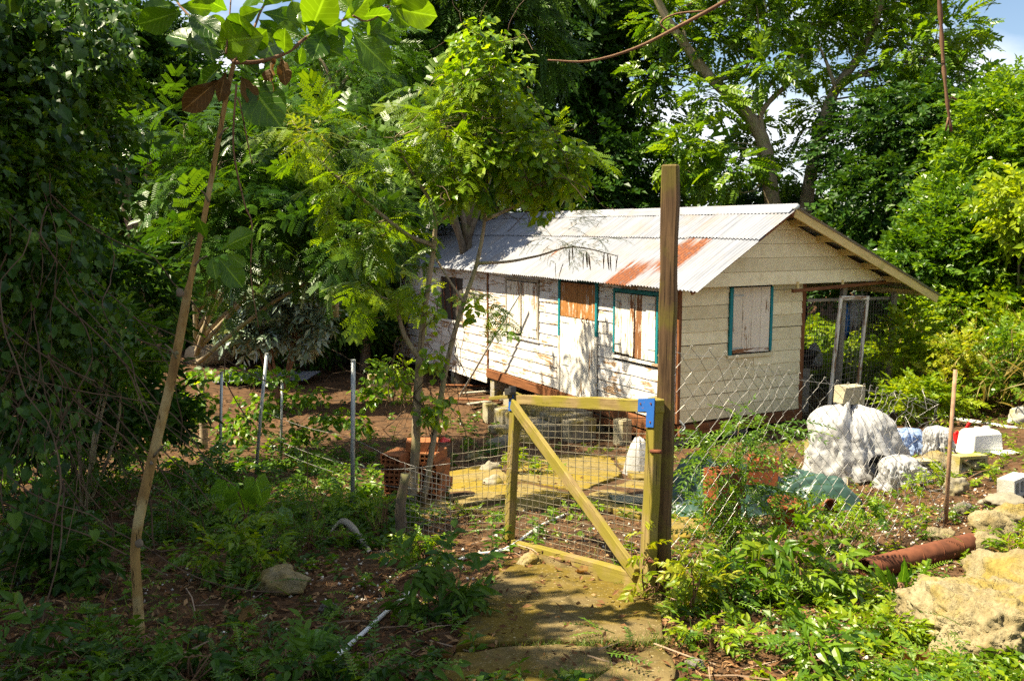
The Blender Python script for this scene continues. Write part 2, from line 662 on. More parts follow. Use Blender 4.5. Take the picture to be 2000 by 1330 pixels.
def stone_mat(name, a, b, moss=None, mossk=.5, scale=4, bumpk=.6, rough=.9, spots=None, pits=0):
    if name not in ('soil', 'concrete_path', 'patio'):
        a, b = tuple(x * .58 for x in a), tuple(x * .58 for x in b)
        moss = moss and tuple(x * .58 for x in moss)
    k = NT(name)
    v = k.coord('Object')
    n1 = k.noise(v, scale, 8, .65)
    n2 = k.noise(v, scale * .45, 4, .6)
    n3 = k.noise(v, scale * 9, 5, .7)
    col = k.mix(k.rng(n1, .3, .7), a, b)
    if moss:
        col = k.mix(k.rng(n2, .60 - .3 * mossk, .72 - .3 * mossk), col, moss)
    col = k.mix(k.rng(n3, .30, .48, .55, 0), col, tuple(c * .35 for c in a))
    if name in ('concrete_path', 'patio'):
        n6 = k.noise(v, 5.5, 7, .7, .6)
        col = k.mix(k.rng(n6, .50, .66, 0, .75), col, (.055, .042, .014))
        n7 = k.noise(v, 60, 3, .6)
        col = k.mix(k.rng(n7, .62, .70), col, (.34, .28, .15))
    if spots:
        col = k.mix(k.rng(n3, .64, .68), col, spots)
    h = k.math('ADD', k.math('MULTIPLY', n1, .5), k.math('MULTIPLY', n3, .6))
    if pits:
        for sc_, am in ((pits, 1.6), (pits * 2.3, .9)):
            vo = k.n('ShaderNodeTexVoronoi')
            vo.inputs['Scale'].default_value = sc_
            k.l(k.mix(.25, v, k.noise(v, sc_ * .7, 3)), vo.inputs['Vector'])
            h = k.math('ADD', h, k.math('MULTIPLY', k.rng(vo.outputs['Distance'], .05, .45), am))
    k.bump(h, bumpk * (.6 if pits else 1), .012 if pits else .02)
    return k.set(col=col, rough=rough, spec=.2)


M['coral'] = stone_mat('coral', (.33, .25, .11), (.52, .44, .26), (.42, .31, .08), .35, 6, 1.0, pits=22)
M['coral_grey'] = stone_mat('coral_grey', (.20, .18, .15), (.33, .30, .26), (.20, .17, .07), .2, 5, .8, pits=26)
M['concrete'] = stone_mat('concrete', (.34, .30, .21), (.48, .43, .32), (.34, .27, .06), .40, 4, .7)
M['concrete_path'] = stone_mat('concrete_path', (.095, .066, .024), (.19, .14, .058), (.125, .086, .010), .55, 3.2, .7)
M['patio'] = stone_mat('patio', (.15, .108, .030), (.25, .19, .070), (.21, .148, .014), .52, 2.2, .7)
M['block_grey'] = stone_mat('block_grey', (.46, .42, .34), (.60, .56, .46), (.44, .38, .10), .30, 6, .6)
M['block_cream'] = stone_mat('block_cream', (.58, .50, .32), (.68, .61, .42), (.50, .42, .12), .25, 6, .6)
M['block_white'] = stone_mat('block_white', (.66, .64, .57), (.74, .72, .66), (.5, .45, .25), .15, 6, .5)
M['terracotta'] = stone_mat('terracotta', (.30, .075, .022), (.40, .12, .04), (.20, .065, .025), .3, 7, .3)
M['terracotta_dirty'] = stone_mat('terracotta_dirty', (.46, .14, .05), (.60, .24, .10), (.34, .15, .06), .35, 7, .4)
M['soil'] = stone_mat('soil', (.062, .031, .013), (.13, .070, .032), (.045, .025, .011), .35, 9, .9, spots=(.26, .18, .10))


def simple(name, col, rough=.5, metal=0., spec=.5, var=.12, scale=8, bumpk=.1):
    k = NT(name)
    n1 = k.noise(k.coord('Object'), scale, 5, .6)
    c = k.mix(k.rng(n1, .3, .7), tuple(x * (1 - var) for x in col), tuple(min(1, x * (1 + var)) for x in col))
    if bumpk:
        k.bump(n1, bumpk, .01)
    return k.set(col=c, rough=rough, metal=metal, spec=spec)


M['wire'] = simple('wire', (.23, .22, .20), .5, .4, .5, .25, 30, 0)
M['wire_dark'] = simple('wire_dark', (.22, .19, .15), .6, .4, .4, .3, 30, 0)
M['wire_gate'] = simple('wire_gate', (.20, .175, .12), .55, .3, .4, .3, 20, 0)
M['galv'] = simple('galv', (.42, .44, .44), .5, .5, .5, .2, 12)
M['rust'] = simple('rust', (.14, .048, .022), .9, .1, .3, .45, 9, .4)
M['rust_pole'] = simple('rust_pole', (.33, .20, .12), .8, .1, .3, .4, 14, .3)
M['blue_plate'] = None
M['leaf_feather'] = leaf_mat('leaf_feather', (.018, .060, .006), (.045, .115, .007), (.10, .19, .010), .38, .36, .35)
k = NT('blue_plate')
_n = k.noise(k.coord('Object'), 26, 5, .7)
k.bump(_n, .2, .004)
M['blue_plate'] = k.set(col=k.mix(k.rng(_n, .62, .66), (.022, .105, .36), (.22, .08, .03)), rough=.42)
M['black_plastic'] = simple('black_plastic', (.018, .018, .02), .35)
M['iron'] = simple('iron', (.06, .055, .05), .6, .5)
M['tarp'] = simple('tarp', (.030, .068, .050), .38, 0, .5, .3, 5, .3)
M['white_plastic'] = simple('white_plastic', (.78, .77, .72), .4, 0, .5, .05, 6, .1)
M['pvc'] = simple('pvc', (.72, .72, .70), .4, 0, .5, .12, 6, .05)
M['red_plastic'] = simple('red_plastic', (.62, .015, .015), .4)
M['orange_plastic'] = simple('orange_plastic', (.62, .22, .02), .45)
M['shade_backing'] = simple('shade_backing', (.05, .04, .03), .9)  # dark backing behind boards; paints the unlit room at the open window
M['inside_board'] = simple('inside_board', (.34, .33, .30), .8)


def film(name, col, trans=.45, rough=.28):
    k = NT(name)
    n1 = k.noise(k.coord('Object'), 6, 6, .65, .8)
    k.bump(n1, .7, .03)
    k.set(col=col, rough=rough, spec=.6)
    tr = k.n('ShaderNodeBsdfTranslucent')
    tr.inputs['Color'].default_value = (*col, 1)
    ms = k.n('ShaderNodeMixShader')
    ms.inputs[0].default_value = trans
    k.l(k.p.outputs[0], ms.inputs[1])
    k.l(tr.outputs[0], ms.inputs[2])
    k.l(ms.outputs[0], k.out.inputs['Surface'])
    return k.m


M['film_white'] = film('film_white', (.52, .515, .51), .35, .3)
M['film_blue'] = film('film_blue', (.03, .22, .62))
M['film_paleblue'] = film('film_paleblue', (.36, .48, .72))

# ------------------------------------------------------------------ leaf templates and scattering
# a template is (V, F3, rnd, lu, lv): leaf blades along +Y with their face up (+Z)
PROF = {
    'ovate': lambda t: np.sin(math.pi * t ** .75) * (1 - .25 * t),
    'lance': lambda t: np.sin(math.pi * t ** .9) ** 1.15,
    'obov': lambda t: np.sin(math.pi * t ** 1.7) ** .75,
    'heart': lambda t: np.where(t < .25, .75 + t, np.cos((t - .25) / .75 * math.pi / 2) ** .9),
    'leaflet': lambda t: np.sin(math.pi * t) ** .6,
}


def leaf_t(prof='ovate', L=1.0, W=.5, n=3, fold=.25, curl=.25, cols=3, petiole=0.0, wav=0.0, seed=0):
    r = np.random.default_rng(seed)
    t = np.linspace(0, 1, n + 1)
    w = PROF[prof](np.clip(t, .0, 1)) * W / 2
    w[-1] = 0
    if prof not in ('heart',):
        w[0] = 0
    cs = np.linspace(-1, 1, cols)
    V, lu, lv = [], [], []
    for j in range(n + 1):
        for c in cs:
            x = c * w[j]
            y = petiole + t[j] * L
            z = abs(x) * fold * 2 - curl * L * t[j] ** 2
            if prof == 'heart' and j == 0 and c != 0:
                y -= .12 * L
            if wav:
                z += wav * L * math.sin(j * 2.1 + c * 2 + seed) * abs(c) + r.uniform(-.3, .3) * wav * L
            V.append((x, y, z))
            lu.append(c)
            lv.append(t[j])
    Fc = []
    for j in range(n):
        for c in range(cols - 1):
            a = j * cols + c
            if w[j] > 0:
                Fc.append((a, a + 1, a + cols + 1))
                if w[j + 1] > 0:
                    Fc.append((a, a + cols + 1, a + cols))
                elif c < cols // 2:
                    Fc[-1] = (a, a + 1, a + cols + (cols // 2 - c))
                else:
                    Fc[-1] = (a, a + 1, a + cols + (cols // 2 - c))
            else:
                Fc.append((a + cols // 2 - c, a + cols + 1, a + cols))
    if petiole:
        b = len(V)
        h = .012 * L
        V += [(-h, 0, 0), (h, 0, 0), (0, petiole, .0)]
        lu += [.5, .5, .5]
        lv += [0, 0, 0]
        Fc.append((b, b + 1, b + 2))
    return np.array(V, float), np.array(Fc, int), np.zeros(len(V)), np.array(lu, float), np.array(lv, float)


def kite_t(L=1.0, W=.5, fold=.2, curl=.15):
    w = W / 2
    V = np.array([(0, 0, 0), (-w, .42 * L, fold * w * 2), (0, L, -curl * L), (w, .42 * L, fold * w * 2)])
    return V, np.array([(0, 2, 1), (0, 3, 2)]), np.zeros(4), np.array([0, -1., 0, 1.]), np.array([0, .42, 1, .42])


def rotm(d, roll=None, r=RNG):
    """(N,3,3) frames with Y along d, Z as near up as possible, then rolled"""
    d = np.asarray(d, float)
    d = d / (np.linalg.norm(d, axis=1)[:, None] + 1e-9)
    up = np.tile((0., 0, 1), (len(d), 1))
    bad = np.abs(d[:, 2]) > .98
    up[bad] = (0, 1., 0)
    x = np.cross(d, up)
    x /= np.linalg.norm(x, axis=1)[:, None] + 1e-9
    z = np.cross(x, d)
    if roll is not None:
        c, s = np.cos(roll)[:, None], np.sin(roll)[:, None]
        x, z = c * x + s * z, -s * x + c * z
    return np.stack([x, d, z], 2)


def merge(tpls):
    V, Fc, rn, lu, lv, n = [], [], [], [], [], 0
    for v, f, r_, a, b in tpls:
        V.append(v)
        Fc.append(f + n)
        rn.append(r_)
        lu.append(a)
        lv.append(b)
        n += len(v)
    return np.concatenate(V), np.concatenate(Fc), np.concatenate(rn), np.concatenate(lu), np.concatenate(lv)


def inst(t, Rm, p, s, rnd=0.0):
    v = (t[0] * s) @ Rm.T + p
    return v, t[1], np.full(len(v), rnd), t[3], t[4]


def tube_t(P, r, n=3, rnd=-1):
    V, Fq, _ = tube_arrays(P, r, n)
    F3 = np.concatenate([Fq[:, [0, 1, 2]], Fq[:, [0, 2, 3]]])
    return V, F3, np.full(len(V), .35), np.full(len(V), .5), np.zeros(len(V))


def spray(n=11, L=.5, leaf=None, ls=.14, seed=0, droop=.2, spread=1.0, flat=.5):
    """a leafy twig along +Y"""
    r = np.random.default_rng(seed)
    leaf = leaf or leaf_t('ovate', 1, .5, 2, .2, .15)
    yy = np.linspace(.12, 1, n)
    P = np.stack([.05 * L * np.sin(yy * 4 + seed), yy * L, -droop * L * yy ** 2], 1)
    out = [tube_t(np.stack([P[0] * 0, P[n // 2], P[-1]]), [.010 * L, .007 * L, .003 * L])]
    for i in range(n):
        side = (1 if i % 2 else -1)
        ang = r.uniform(.5, 1.25) * spread * (.35 if i == n - 1 else 1)
        d = np.array([[side * math.sin(ang), math.cos(ang), r.uniform(-.55, .35) * (1 - flat * .5)]])
        Rm = rotm(d, np.array([r.normal(0, .45)]))[0]
        out.append(inst(leaf, Rm, P[i], ls * r.uniform(.7, 1.2), r.uniform(-.25, .25)))
    return merge(out)


def pinnate(pairs=8, L=.5, lw=.09, ll=.16, seed=0, droop=.35, n=1):
    """a single feather of leaflets along +Y"""
    r = np.random.default_rng(seed)
    lf = leaf_t('leaflet', 1, lw / ll, n, .12, .05) if n > 1 else kite_t(1, lw / ll * 1.15, .12, .05)
    out = []
    yy = np.linspace(.16, 1, pairs)
    z = lambda y: -droop * L * y ** 2
    out.append(tube_t(np.array([(0, 0, 0), (0, .5 * L, z(.5)), (0, L, z(1))]), [.006 * L + .001, .005 * L + .0007, .002 * L]))
    for y in yy:
        for s in (-1, 1):
            a = 1.12 - .4 * y + r.normal(0, .07)
            d = np.array([[s * math.sin(a), math.cos(a), -.12 - .5 * droop * y + r.normal(0, .08)]])
            out.append(inst(lf, rotm(d, np.array([r.normal(0, .2)]))[0], np.array((0, y * L, z(y))), ll * (1 - .35 * abs(y - .45)) * r.uniform(.9, 1.08), r.uniform(-.12, .12)))
    return merge(out)


def bipinnate(npin=5, pairs=9, L=.22, pl=.10, ll=.017, lw=.006, seed=0, droop=.3):
    """twice-divided feathery leaf along +Y"""
    r = np.random.default_rng(seed)
    out = []
    z = lambda y: -droop * L * y ** 2
    out.append(tube_t(np.array([(0, 0, 0), (0, .5 * L, z(.5)), (0, L, z(1))]), [.0022, .0016, .0008]))
    q = np.array([(-.5, 0, 0), (.5, 0, 0), (.42, 1, 0), (-.42, 1, 0)])
    for y in np.linspace(.22, 1, npin):
        for s in (-1, 1):
            a = (1.05 - .5 * y) + r.normal(0, .08)
            d = np.array([[s * math.sin(a), math.cos(a), -.15 - droop * y * .6 + r.normal(0, .1)]])
            Rm = rotm(d, np.array([r.normal(0, .15)]))[0]
            ln = pl * (1 - .35 * abs(y - .55) * 2) * r.uniform(.9, 1.1)
            tt = np.linspace(.08, 1, pairs)
            base = np.array((0, y * L, z(y)))
            for t in tt:
                zz = -.22 * ln * t * t
                for sd in (-1, 1):
                    b = 1.05
                    dirx = np.array((sd * math.sin(b), math.cos(b), -.1))
                    per = np.array((math.cos(b), -sd * math.sin(b), 0))
                    lw_ = lw * r.uniform(.85, 1.1)
                    v = np.array([(0, t * ln, zz)]) + q[:, 1:2] * ll * dirx + q[:, :1] * lw_ * per
                    v = v @ Rm.T + base
                    out.append((v, np.array([(0, 1, 2), (0, 2, 3)]), np.full(4, r.uniform(-.1, .1)), np.full(4, .5), np.zeros(4)))
    return merge(out)


def scatter_mesh(name, tpls, P, D, scale, mat, seed=0, roll=.5, rmean=.5, rstd=.22, smooth=False, extra=None):
    """merge copies of the templates at points P pointing along D into one mesh"""
    r = np.random.default_rng(seed)
    P = np.asarray(P, float)
    N = len(P)
    D = np.broadcast_to(np.asarray(D, float), P.shape)
    scale = np.broadcast_to(np.asarray(scale, float), (N,))
    Rm = rotm(D, r.normal(0, roll, N))
    pick = r.integers(0, len(tpls), N)
    base = np.clip(r.normal(rmean, rstd, N), 0, 1)
    Vs, Fs, A, LU, LV, n = [], [], [], [], [], 0
    for k, t in enumerate(tpls):
        ix = np.where(pick == k)[0]
        if not len(ix):
            continue
        v = np.einsum('nij,mj->nmi', Rm[ix] * scale[ix][:, None, None], t[0]) + P[ix][:, None]
        m = len(t[0])
        f = t[1][None] + (np.arange(len(ix)) * m)[:, None, None] + n
        Vs.append(v.reshape(-1, 3))
        Fs.append(f.reshape(-1, 3))
        A.append(np.clip(base[ix][:, None] + t[2][None], 0, 1).ravel())
        LU.append(np.tile(t[3], len(ix)))
        LV.append(np.tile(t[4], len(ix)))
        n += m * len(ix)
    V, Fc, A = np.concatenate(Vs), np.concatenate(Fs), np.concatenate(A)
    if extra is not None:
        for e in extra:
            Fc = np.concatenate([Fc, e[1] + len(V)])
            V = np.concatenate([V, e[0]])
            A = np.concatenate([A, e[2]])
            LU.append(e[3])
            LV.append(e[4])
    return mesh_from(name, V, Fc, mat, smooth, {'rnd': A, 'lu': np.concatenate(LU), 'lv': np.concatenate(LV)})


def blob(px, py, Y, rx, ry, rd=None):
    """crown lobe: centre from a sight line at a distance, radii in photo pixels there"""
    c = at(px, py, Y)
    a, b = pxs(rx, Y), pxs(ry, Y)
    return c, np.array((a, rd if rd else (a + b) / 2, b))


def crown_points(blobs, n, seed, shell=.4, droop=.25, minz=None):
    r = np.random.default_rng(seed)
    w = np.array([b[1][0] * b[1][2] + b[1][0] * b[1][1] for b in blobs])
    w = w / w.sum()
    ks = r.choice(len(blobs), n, p=w)
    C = np.array([b[0] for b in blobs])[ks]
    Rr = np.array([b[1] for b in blobs])[ks]
    u = r.normal(size=(n, 3))
    u /= np.linalg.norm(u, axis=1)[:, None]
    rad = r.uniform(0, 1, n) ** shell
    rad *= 1 + .25 * vnoise(u * 2.3 + ks[:, None] * 5.1, 1.0, seed % 50)
    P = C + u * Rr * rad[:, None]
    D = u + r.normal(0, .55, (n, 3))
    D[:, 2] = D[:, 2] * .6 - droop + .15
    return P, D


SPR = {}
SPR['broad'] = [spray(11, .55, kite_t(1, .62, .2, .2), .16, s, .25) for s in range(5)]
SPR['small'] = [spray(13, .45, kite_t(1, .66, .2, .1), .11, s + 10, .2) for s in range(5)]
SPR['lance'] = [spray(11, .5, kite_t(1, .34, .2, .25), .19, s + 20, .35) for s in range(5)]
SPR['whorl'] = [spray(12, .22, leaf_t('lance', 1, .34, 2, .2, .25), .16, s + 30, .1, 1.2, 0) for s in range(4)]
SPR['pin'] = [pinnate(7, .42, .075, .15, s) for s in range(5)]
SPR['pinfine'] = [pinnate(11, .40, .030, .10, s + 40, .4) for s in range(5)]
SPR['bip'] = [bipinnate(4, 8, .26, .135, .026, .0105, s) for s in range(4)]
SPR['bipbig'] = [bipinnate(4, 9, .38, .19, .032, .0115, s + 4, .45) for s in range(4)]
SPR['heart'] = [leaf_t('heart', 1, .95, 3, .12, .25, 3, .25, .03, s) for s in range(4)]
SPR['ivy'] = [leaf_t('ovate', 1, .9, 3, .12, .2, 3, .2, .03, s) for s in range(4)]


def limb_tubes(mb, P, r0, r1, n=7, k=4):
    Q = smooth_path(P, k)
    L = np.linspace(0, 1, len(Q))
    Q = Q + .25 * r0 * np.stack([vnoise(np.c_[L * 9, L * 0, L * 0], 1, s + int(r0 * 1e4) % 40) for s in (1, 2, 3)], 1)
    mb.tube(Q, r0 + (r1 - r0) * L, n)
    return Q


def twigs_to(mb, root_pts, targets, r, rad=.018, seed=0):
    """thin branches from the nearest limb point out to the given crown points"""
    rr = np.random.default_rng(seed)
    root_pts = np.asarray(root_pts)
    for t in targets:
        lower = root_pts[root_pts[:, 2] < t[2] + .1]
        src = lower if len(lower) else root_pts
        d = np.linalg.norm(src - t, axis=1)
        a = src[np.argmin(d)]
        m = (a + t) / 2 + rr.normal(0, .12, 3) * d.min()
        mb.tube(smooth_path([a, m, t], 4), np.linspace(rad, rad * .25, 9), 5, cap=False)


# ------------------------------------------------------------------ setting: ground
def _lines(lo, hi, fine_lo, fine_hi, step, grow=1.16):
    a = list(np.arange(fine_lo, fine_hi, step))
    s = step
    while a[-1] < hi:
        s *= grow
        a.append(a[-1] + s)
    s = step
    b = []
    x = fine_lo
    while x > lo:
        s *= grow
        x -= s
        b.append(x)
    return np.array(b[::-1] + a)


gxs, gys = _lines(-260, 260, -5.5, 6.5, .085), _lines(-40, 320, 2.6, 13.5, .085)
GX, GY = np.meshgrid(gxs, gys)
GV = np.stack([GX.ravel(), GY.ravel(), g(GX.ravel(), GY.ravel())], 1)
nx, ny = len(gxs), len(gys)
ii, jj = np.meshgrid(np.arange(ny - 1), np.arange(nx - 1), indexing='ij')
ii, jj = ii.ravel(), jj.ravel()
ground = link('ground', mesh_from('ground', GV, np.stack([ii * nx + jj, ii * nx + jj + 1, (ii + 1) * nx + jj + 1, (ii + 1) * nx + jj], 1), M['soil'], True))
tag(ground, kind='structure')


def slab_on_ground(name, poly_px, thick, mat, parent=None, step=.09, seed=0, rise=.03, loc=None):
    """flat slab with a ragged edge whose top follows the slope of the ground"""
    poly = gpv([p[0] for p in poly_px], [p[1] for p in poly_px])[:, :2]
    n = len(poly)
    # ragged outline
    out = []
    rr = np.random.default_rng(seed)
    for i in range(n):
        a, b = poly[i], poly[(i + 1) % n]
        m = max(2, int(np.linalg.norm(b - a) / .08))
        for t in np.linspace(0, 1, m, endpoint=False):
            out.append(a + (b - a) * t + rr.normal(0, .012, 2))
    out = np.array(out)
    A = np.c_[poly[:, 0], poly[:, 1], np.ones(n)]
    zz = g(poly[:, 0], poly[:, 1])
    co = np.linalg.lstsq(A, zz, rcond=None)[0]
    # keep the slab plane above the ground everywhere inside
    tx, ty = poly.mean(0)
    from_z = lambda x, y: co[0] * x + co[1] * y + co[2] + rise
    import bmesh
    bm = bmesh.new()
    vs_ = [bm.verts.new((x, y, from_z(x, y))) for x, y in out]
    f = bm.faces.new(vs_)
    r_ = bmesh.ops.extrude_face_region(bm, geom=[f])
    for v in r_['geom']:
        if isinstance(v, bmesh.types.BMVert):
            v.co.z -= thick
    bmesh.ops.recalc_face_normals(bm, faces=bm.faces)
    me = bpy.data.meshes.new(name)
    bm.to_mesh(me)
    bm.free()
    me.materials.append(mat)
    o = link(name, me, parent)
    b = o.modifiers.new('bevel', 'BEVEL')
    b.width = .012
    b.segments = 2
    b.limit_method = 'ANGLE'
    return o


path = tag(thing('path', None, None), kind='structure')
slab_on_ground('slab', [(985, 1108), (1060, 1100), (1180, 1148), (1292, 1175), (1292, 1262), (1240, 1268), (1090, 1262), (892, 1272), (925, 1200), (965, 1150)], .16, M['concrete_path'], path, seed=1, rise=.035)
slab_on_ground('slab', [(890, 1278), (1085, 1268), (1180, 1275), (1200, 1312), (1100, 1335), (850, 1348)], .16, M['concrete_path'], path, seed=2, rise=.03)
slab_on_ground('slab', [(1240, 1282), (1300, 1270), (1320, 1300), (1320, 1400), (1150, 1420), (1150, 1345)], .16, M['concrete_path'], path, seed=3, rise=.03)
slab_on_ground('slab', [(840, 1358), (1090, 1338), (1130, 1352), (1130, 1480), (800, 1480)], .16, M['concrete_path'], path, seed=4, rise=.03)

patio = tag(thing('patio', None, None), kind='structure')
for i_, pl in enumerate([
    [(868, 925), (960, 912), (1000, 945), (985, 985), (905, 990), (845, 962)],
    [(1010, 905), (1100, 893), (1190, 893), (1215, 930), (1130, 968), (1010, 945)],
    [(1200, 893), (1262, 893), (1300, 905), (1310, 935), (1235, 935)],
    [(1015, 955), (1120, 975), (1060, 1000), (960, 1010), (905, 998), (990, 992)],
    [(1235, 942), (1318, 942), (1330, 985), (1250, 1010), (1140, 985), (1150, 972)],
    [(760, 965), (838, 965), (890, 992), (850, 1010), (770, 1003)],
    [(1322, 985), (1400, 975), (1395, 1040), (1330, 1050), (1262, 1015)],
]):
    slab_on_ground('slab', pl, .16, M['patio'], patio, seed=10 + i_, rise=.03)

# ------------------------------------------------------------------ the house
HC = np.array((2.418, 13.0))
HROT = math.atan2(.473, .881)
ZB, ZT = -0.68, 1.345            # bottom and top of the wooden walls
house = thing('wooden_house', 'weathered white clapboard house with corrugated metal roof raised on blocks behind the gate', 'house', (HC[0], HC[1], 0), HROT)
MAIN, TOT = 6.10, 11.5           # end of the main house and of the extension along local y
BP = .192                        # clapboard pitch
_bcount = 0


def clap_row(wall, a, b, z0, axis, h, mat, seed, thick=.020):
    """one lapped board; axis 'y' for the long wall (face to -x), 'x' for the gable wall (face to -y)"""
    L = b - a
    r = np.random.default_rng(seed)
    lap = .010
    seg = max(2, int(L / .45))
    xs = np.linspace(0, L, seg + 1)
    V = []
    sag = r.normal(0, .003)
    for x in xs:
        j = r.normal(0, .0026, 2)
        # profile: bottom edge proud, top edge tucked in
        V += [(x, 0, .004 + j[0] + sag), (x, -thick - lap + j[1], .004 + j[0] + sag), (x, -thick + .004, h - .002 + sag), (x, 0, h - .002 + sag)]
    Fq = []
    for k_ in range(seg):
        q = 4 * k_
        for i in range(4):
            j = (i + 1) % 4
            Fq.append((q + i, q + 4 + i, q + 4 + j, q + j))
    Fq += [(0, 1, 2, 3), (4 * seg + 3, 4 * seg + 2, 4 * seg + 1, 4 * seg)]
    me = mesh_from('board', V, np.array(Fq), mat)
    if axis == 'x':
        return link('board', me, wall, loc=(a, -.012, z0))
    return link('board', me, wall, loc=(-.012, b, z0), rot=(0, 0, -math.pi / 2))


def wall_boards(wall, openings, a, b, z0, z1, axis, mat, seed0):
    z, i = z0, 0
    while z < z1 - .04:
        h = min(BP, z1 - z)
        spans = [(a, b)]
        for (o0, o1, q0, q1) in openings:
            if z + h * .5 > q0 and z + h * .5 < q1:
                nw = []
                for s0, s1 in spans:
                    if o1 <= s0 or o0 >= s1:
                        nw.append((s0, s1))
                    else:
                        if o0 - s0 > .03:
                            nw.append((s0, o0))
                        if s1 - o1 > .03:
                            nw.append((o1, s1))
                spans = nw
        for k_, (s0, s1) in enumerate(spans):
            # long boards are pieced here and there
            if s1 - s0 > 2.2 and (i * 7 + k_) % 3 == 1:
                m = s0 + (s1 - s0) * (.35 + .3 * ((i * 37 % 10) / 10))
                clap_row(wall, s0, m - .002, z, axis, h, mat, seed0 + i * 9 + k_)
                clap_row(wall, m + .002, s1, z, axis, h, mat, seed0 + i * 9 + k_ + 5)
            else:
                clap_row(wall, s0, s1, z, axis, h, mat, seed0 + i * 9 + k_)
        z += BP
        i += 1


# openings on the long wall: (y0, y1, z0, z1)
WIN_R = (.40, 1.57, .16, 1.24)
DOOR = (2.02, 3.27, ZB - .01, 1.33)
WIN_L = (3.98, 5.28, .12, 1.25)
lw_ = MB().box((.04, MAIN / 2, (ZB + ZT) / 2), (.06, MAIN - .02, ZT - ZB - .01)).build('long_wall', M['shade_backing'], house)
wall_boards(lw_, [WIN_R, DOOR, WIN_L], .0, MAIN - .05, ZB, ZT, 'y', M['clapboard'], 100)
# extension wall, a little lower
ew_ = MB().box((.04, (MAIN + TOT) / 2 + .02, (ZB - .30 + ZT) / 2), (.06, TOT - MAIN - .02, ZT - ZB + .28)).build('extension_wall', M['shade_backing'], house)
WIN_E = (7.3, 8.5, .15, 1.1)
wall_boards(ew_, [WIN_E], MAIN + .05, TOT, ZB - .32, ZT, 'y', M['clapboard'], 400)
# solid gable wall
GW = 2.50
gw_ = MB().box((GW / 2, .04, (ZB + ZT) / 2), (GW - .12, .06, ZT - ZB - .01)).build('gable_wall', M['shade_backing'], house)
GWIN = (.93, 1.80, .28, 1.30)
wall_boards(gw_, [GWIN], .04, GW - .05, ZB, ZT - .02, 'x', M['gableboard'], 700)
# back walls so that the body is closed
MB().box((GW, TOT / 2, (ZB + ZT) / 2), (.06, TOT - .2, ZT - ZB)).build('back_wall', M['inside_board'], house)
MB().box((GW / 2, TOT - .02, (ZB + ZT) / 2 - .1), (GW - .1, .06, ZT - ZB + .2)).build('end_wall', M['gableboard'], house)
# corner boards
bar('corner_board', (.0 + .012, -.014, ZB), (.012, -.014, ZT), .055, .065, M['wood_brown'], house, seed=3)
bar('corner_board', (-.02, MAIN, ZB - .2), (-.02, MAIN, ZT), .05, .035, M['wood_brown'], house, seed=4)
bar('corner_board', (GW - .02, -.012, ZB - .2), (GW - .02, -.012, ZT + .02), .075, .065, M['wood_brown'], house, seed=5)
bar('corner_board', (0., TOT + .01, ZB - .3), (0., TOT + .01, ZT), .06, .05, M['clapboard'], house, seed=6)


def planked(parent_part, y0, y1, z0, z1, n, mats, axis='y', off=-.045, seed=0, gap=.004, thick=.022, ragged=0.):
    """upright planks of a door leaf or a shutter"""
    r = np.random.default_rng(seed)
    w = (y1 - y0) / n
    for i in range(n):
        c = y0 + w * (i + .5)
        mat = mats[i % len(mats)]
        zb = z0 + r.uniform(0, ragged)
        L = z1 - zb
        mb = MB().plank(L, w - gap, thick + r.uniform(-.003, .003), 5, .0012, seed + i)
        if axis == 'y':
            Mx = Matrix(((0, 0, -1, off), (0, 1, 0, c), (1, 0, 0, zb), (0, 0, 0, 1)))
        else:
            Mx = Matrix(((0, 1, 0, c), (0, 0, -1, off), (1, 0, 0, zb), (0, 0, 0, 1)))
            Mx = Matrix(((0, -1, 0, c), (0, 0, -1, off), (1, 0, 0, zb), (0, 0, 0, 1)))
        mb.build('plank', mat, parent_part, bevel=.002, mw=Mx)


def vbar(name, y, z0, z1, w, mat, parent, axis='y', off=-.05, t=.03, seed=0):
    if axis == 'y':
        return bar(name, (off, y, z0), (off, y, z1), w, t, mat, parent, up=(-1, 0, 0), seed=seed, jit=.0015, bevel=.002)
    return bar(name, (y, off, z0), (y, off, z1), w, t, mat, parent, up=(0, -1, 0), seed=seed, jit=.0015, bevel=.002)


def hbar(name, y0, y1, z, w, mat, parent, axis='y', off=-.05, t=.03, seed=0):
    if axis == 'y':
        return bar(name, (off, y0, z), (off, y1, z), w, t, mat, parent, up=(-1, 0, 0), seed=seed, jit=.0015, bevel=.002)
    return bar(name, (y0, off, z), (y1, off, z), w, t, mat, parent, up=(0, -1, 0), seed=seed, jit=.0015, bevel=.002)


# door: two leaves one above the other in a teal frame
door = MB().box((-.012, (DOOR[0] + DOOR[1]) / 2, (ZB + 1.3) / 2), (.03, DOOR[1] - DOOR[0] - .02, 1.3 - ZB)).build('door', M['shade_backing'], house)
tag(door, 'stable door with peeled brown upper half and white planked lower half')
planked(door, DOOR[0] + .075, DOOR[1] - .075, .66, 1.25, 6, [M['doorpeel']], seed=20)
planked(door, DOOR[0] + .075, DOOR[1] - .075, ZB - .02, .645, 6, [M['doorboard']], seed=30, off=-.052)
vbar('frame', DOOR[0] + .035, .40, 1.30, .06, M['teal'], door, seed=1, off=-.055)
vbar('frame', DOOR[0] + .035, ZB, .398, .06, M['doorboard'], door, seed=2, off=-.055)
vbar('frame', DOOR[1] - .035, .30, 1.30, .06, M['teal'], door, seed=3, off=-.055)
vbar('frame', DOOR[1] - .035, ZB, .298, .06, M['doorboard'], door, seed=4, off=-.055)
hbar('frame', DOOR[0] + .0, DOOR[1] - .0, 1.315, .055, M['teal'], door, seed=5, off=-.057)
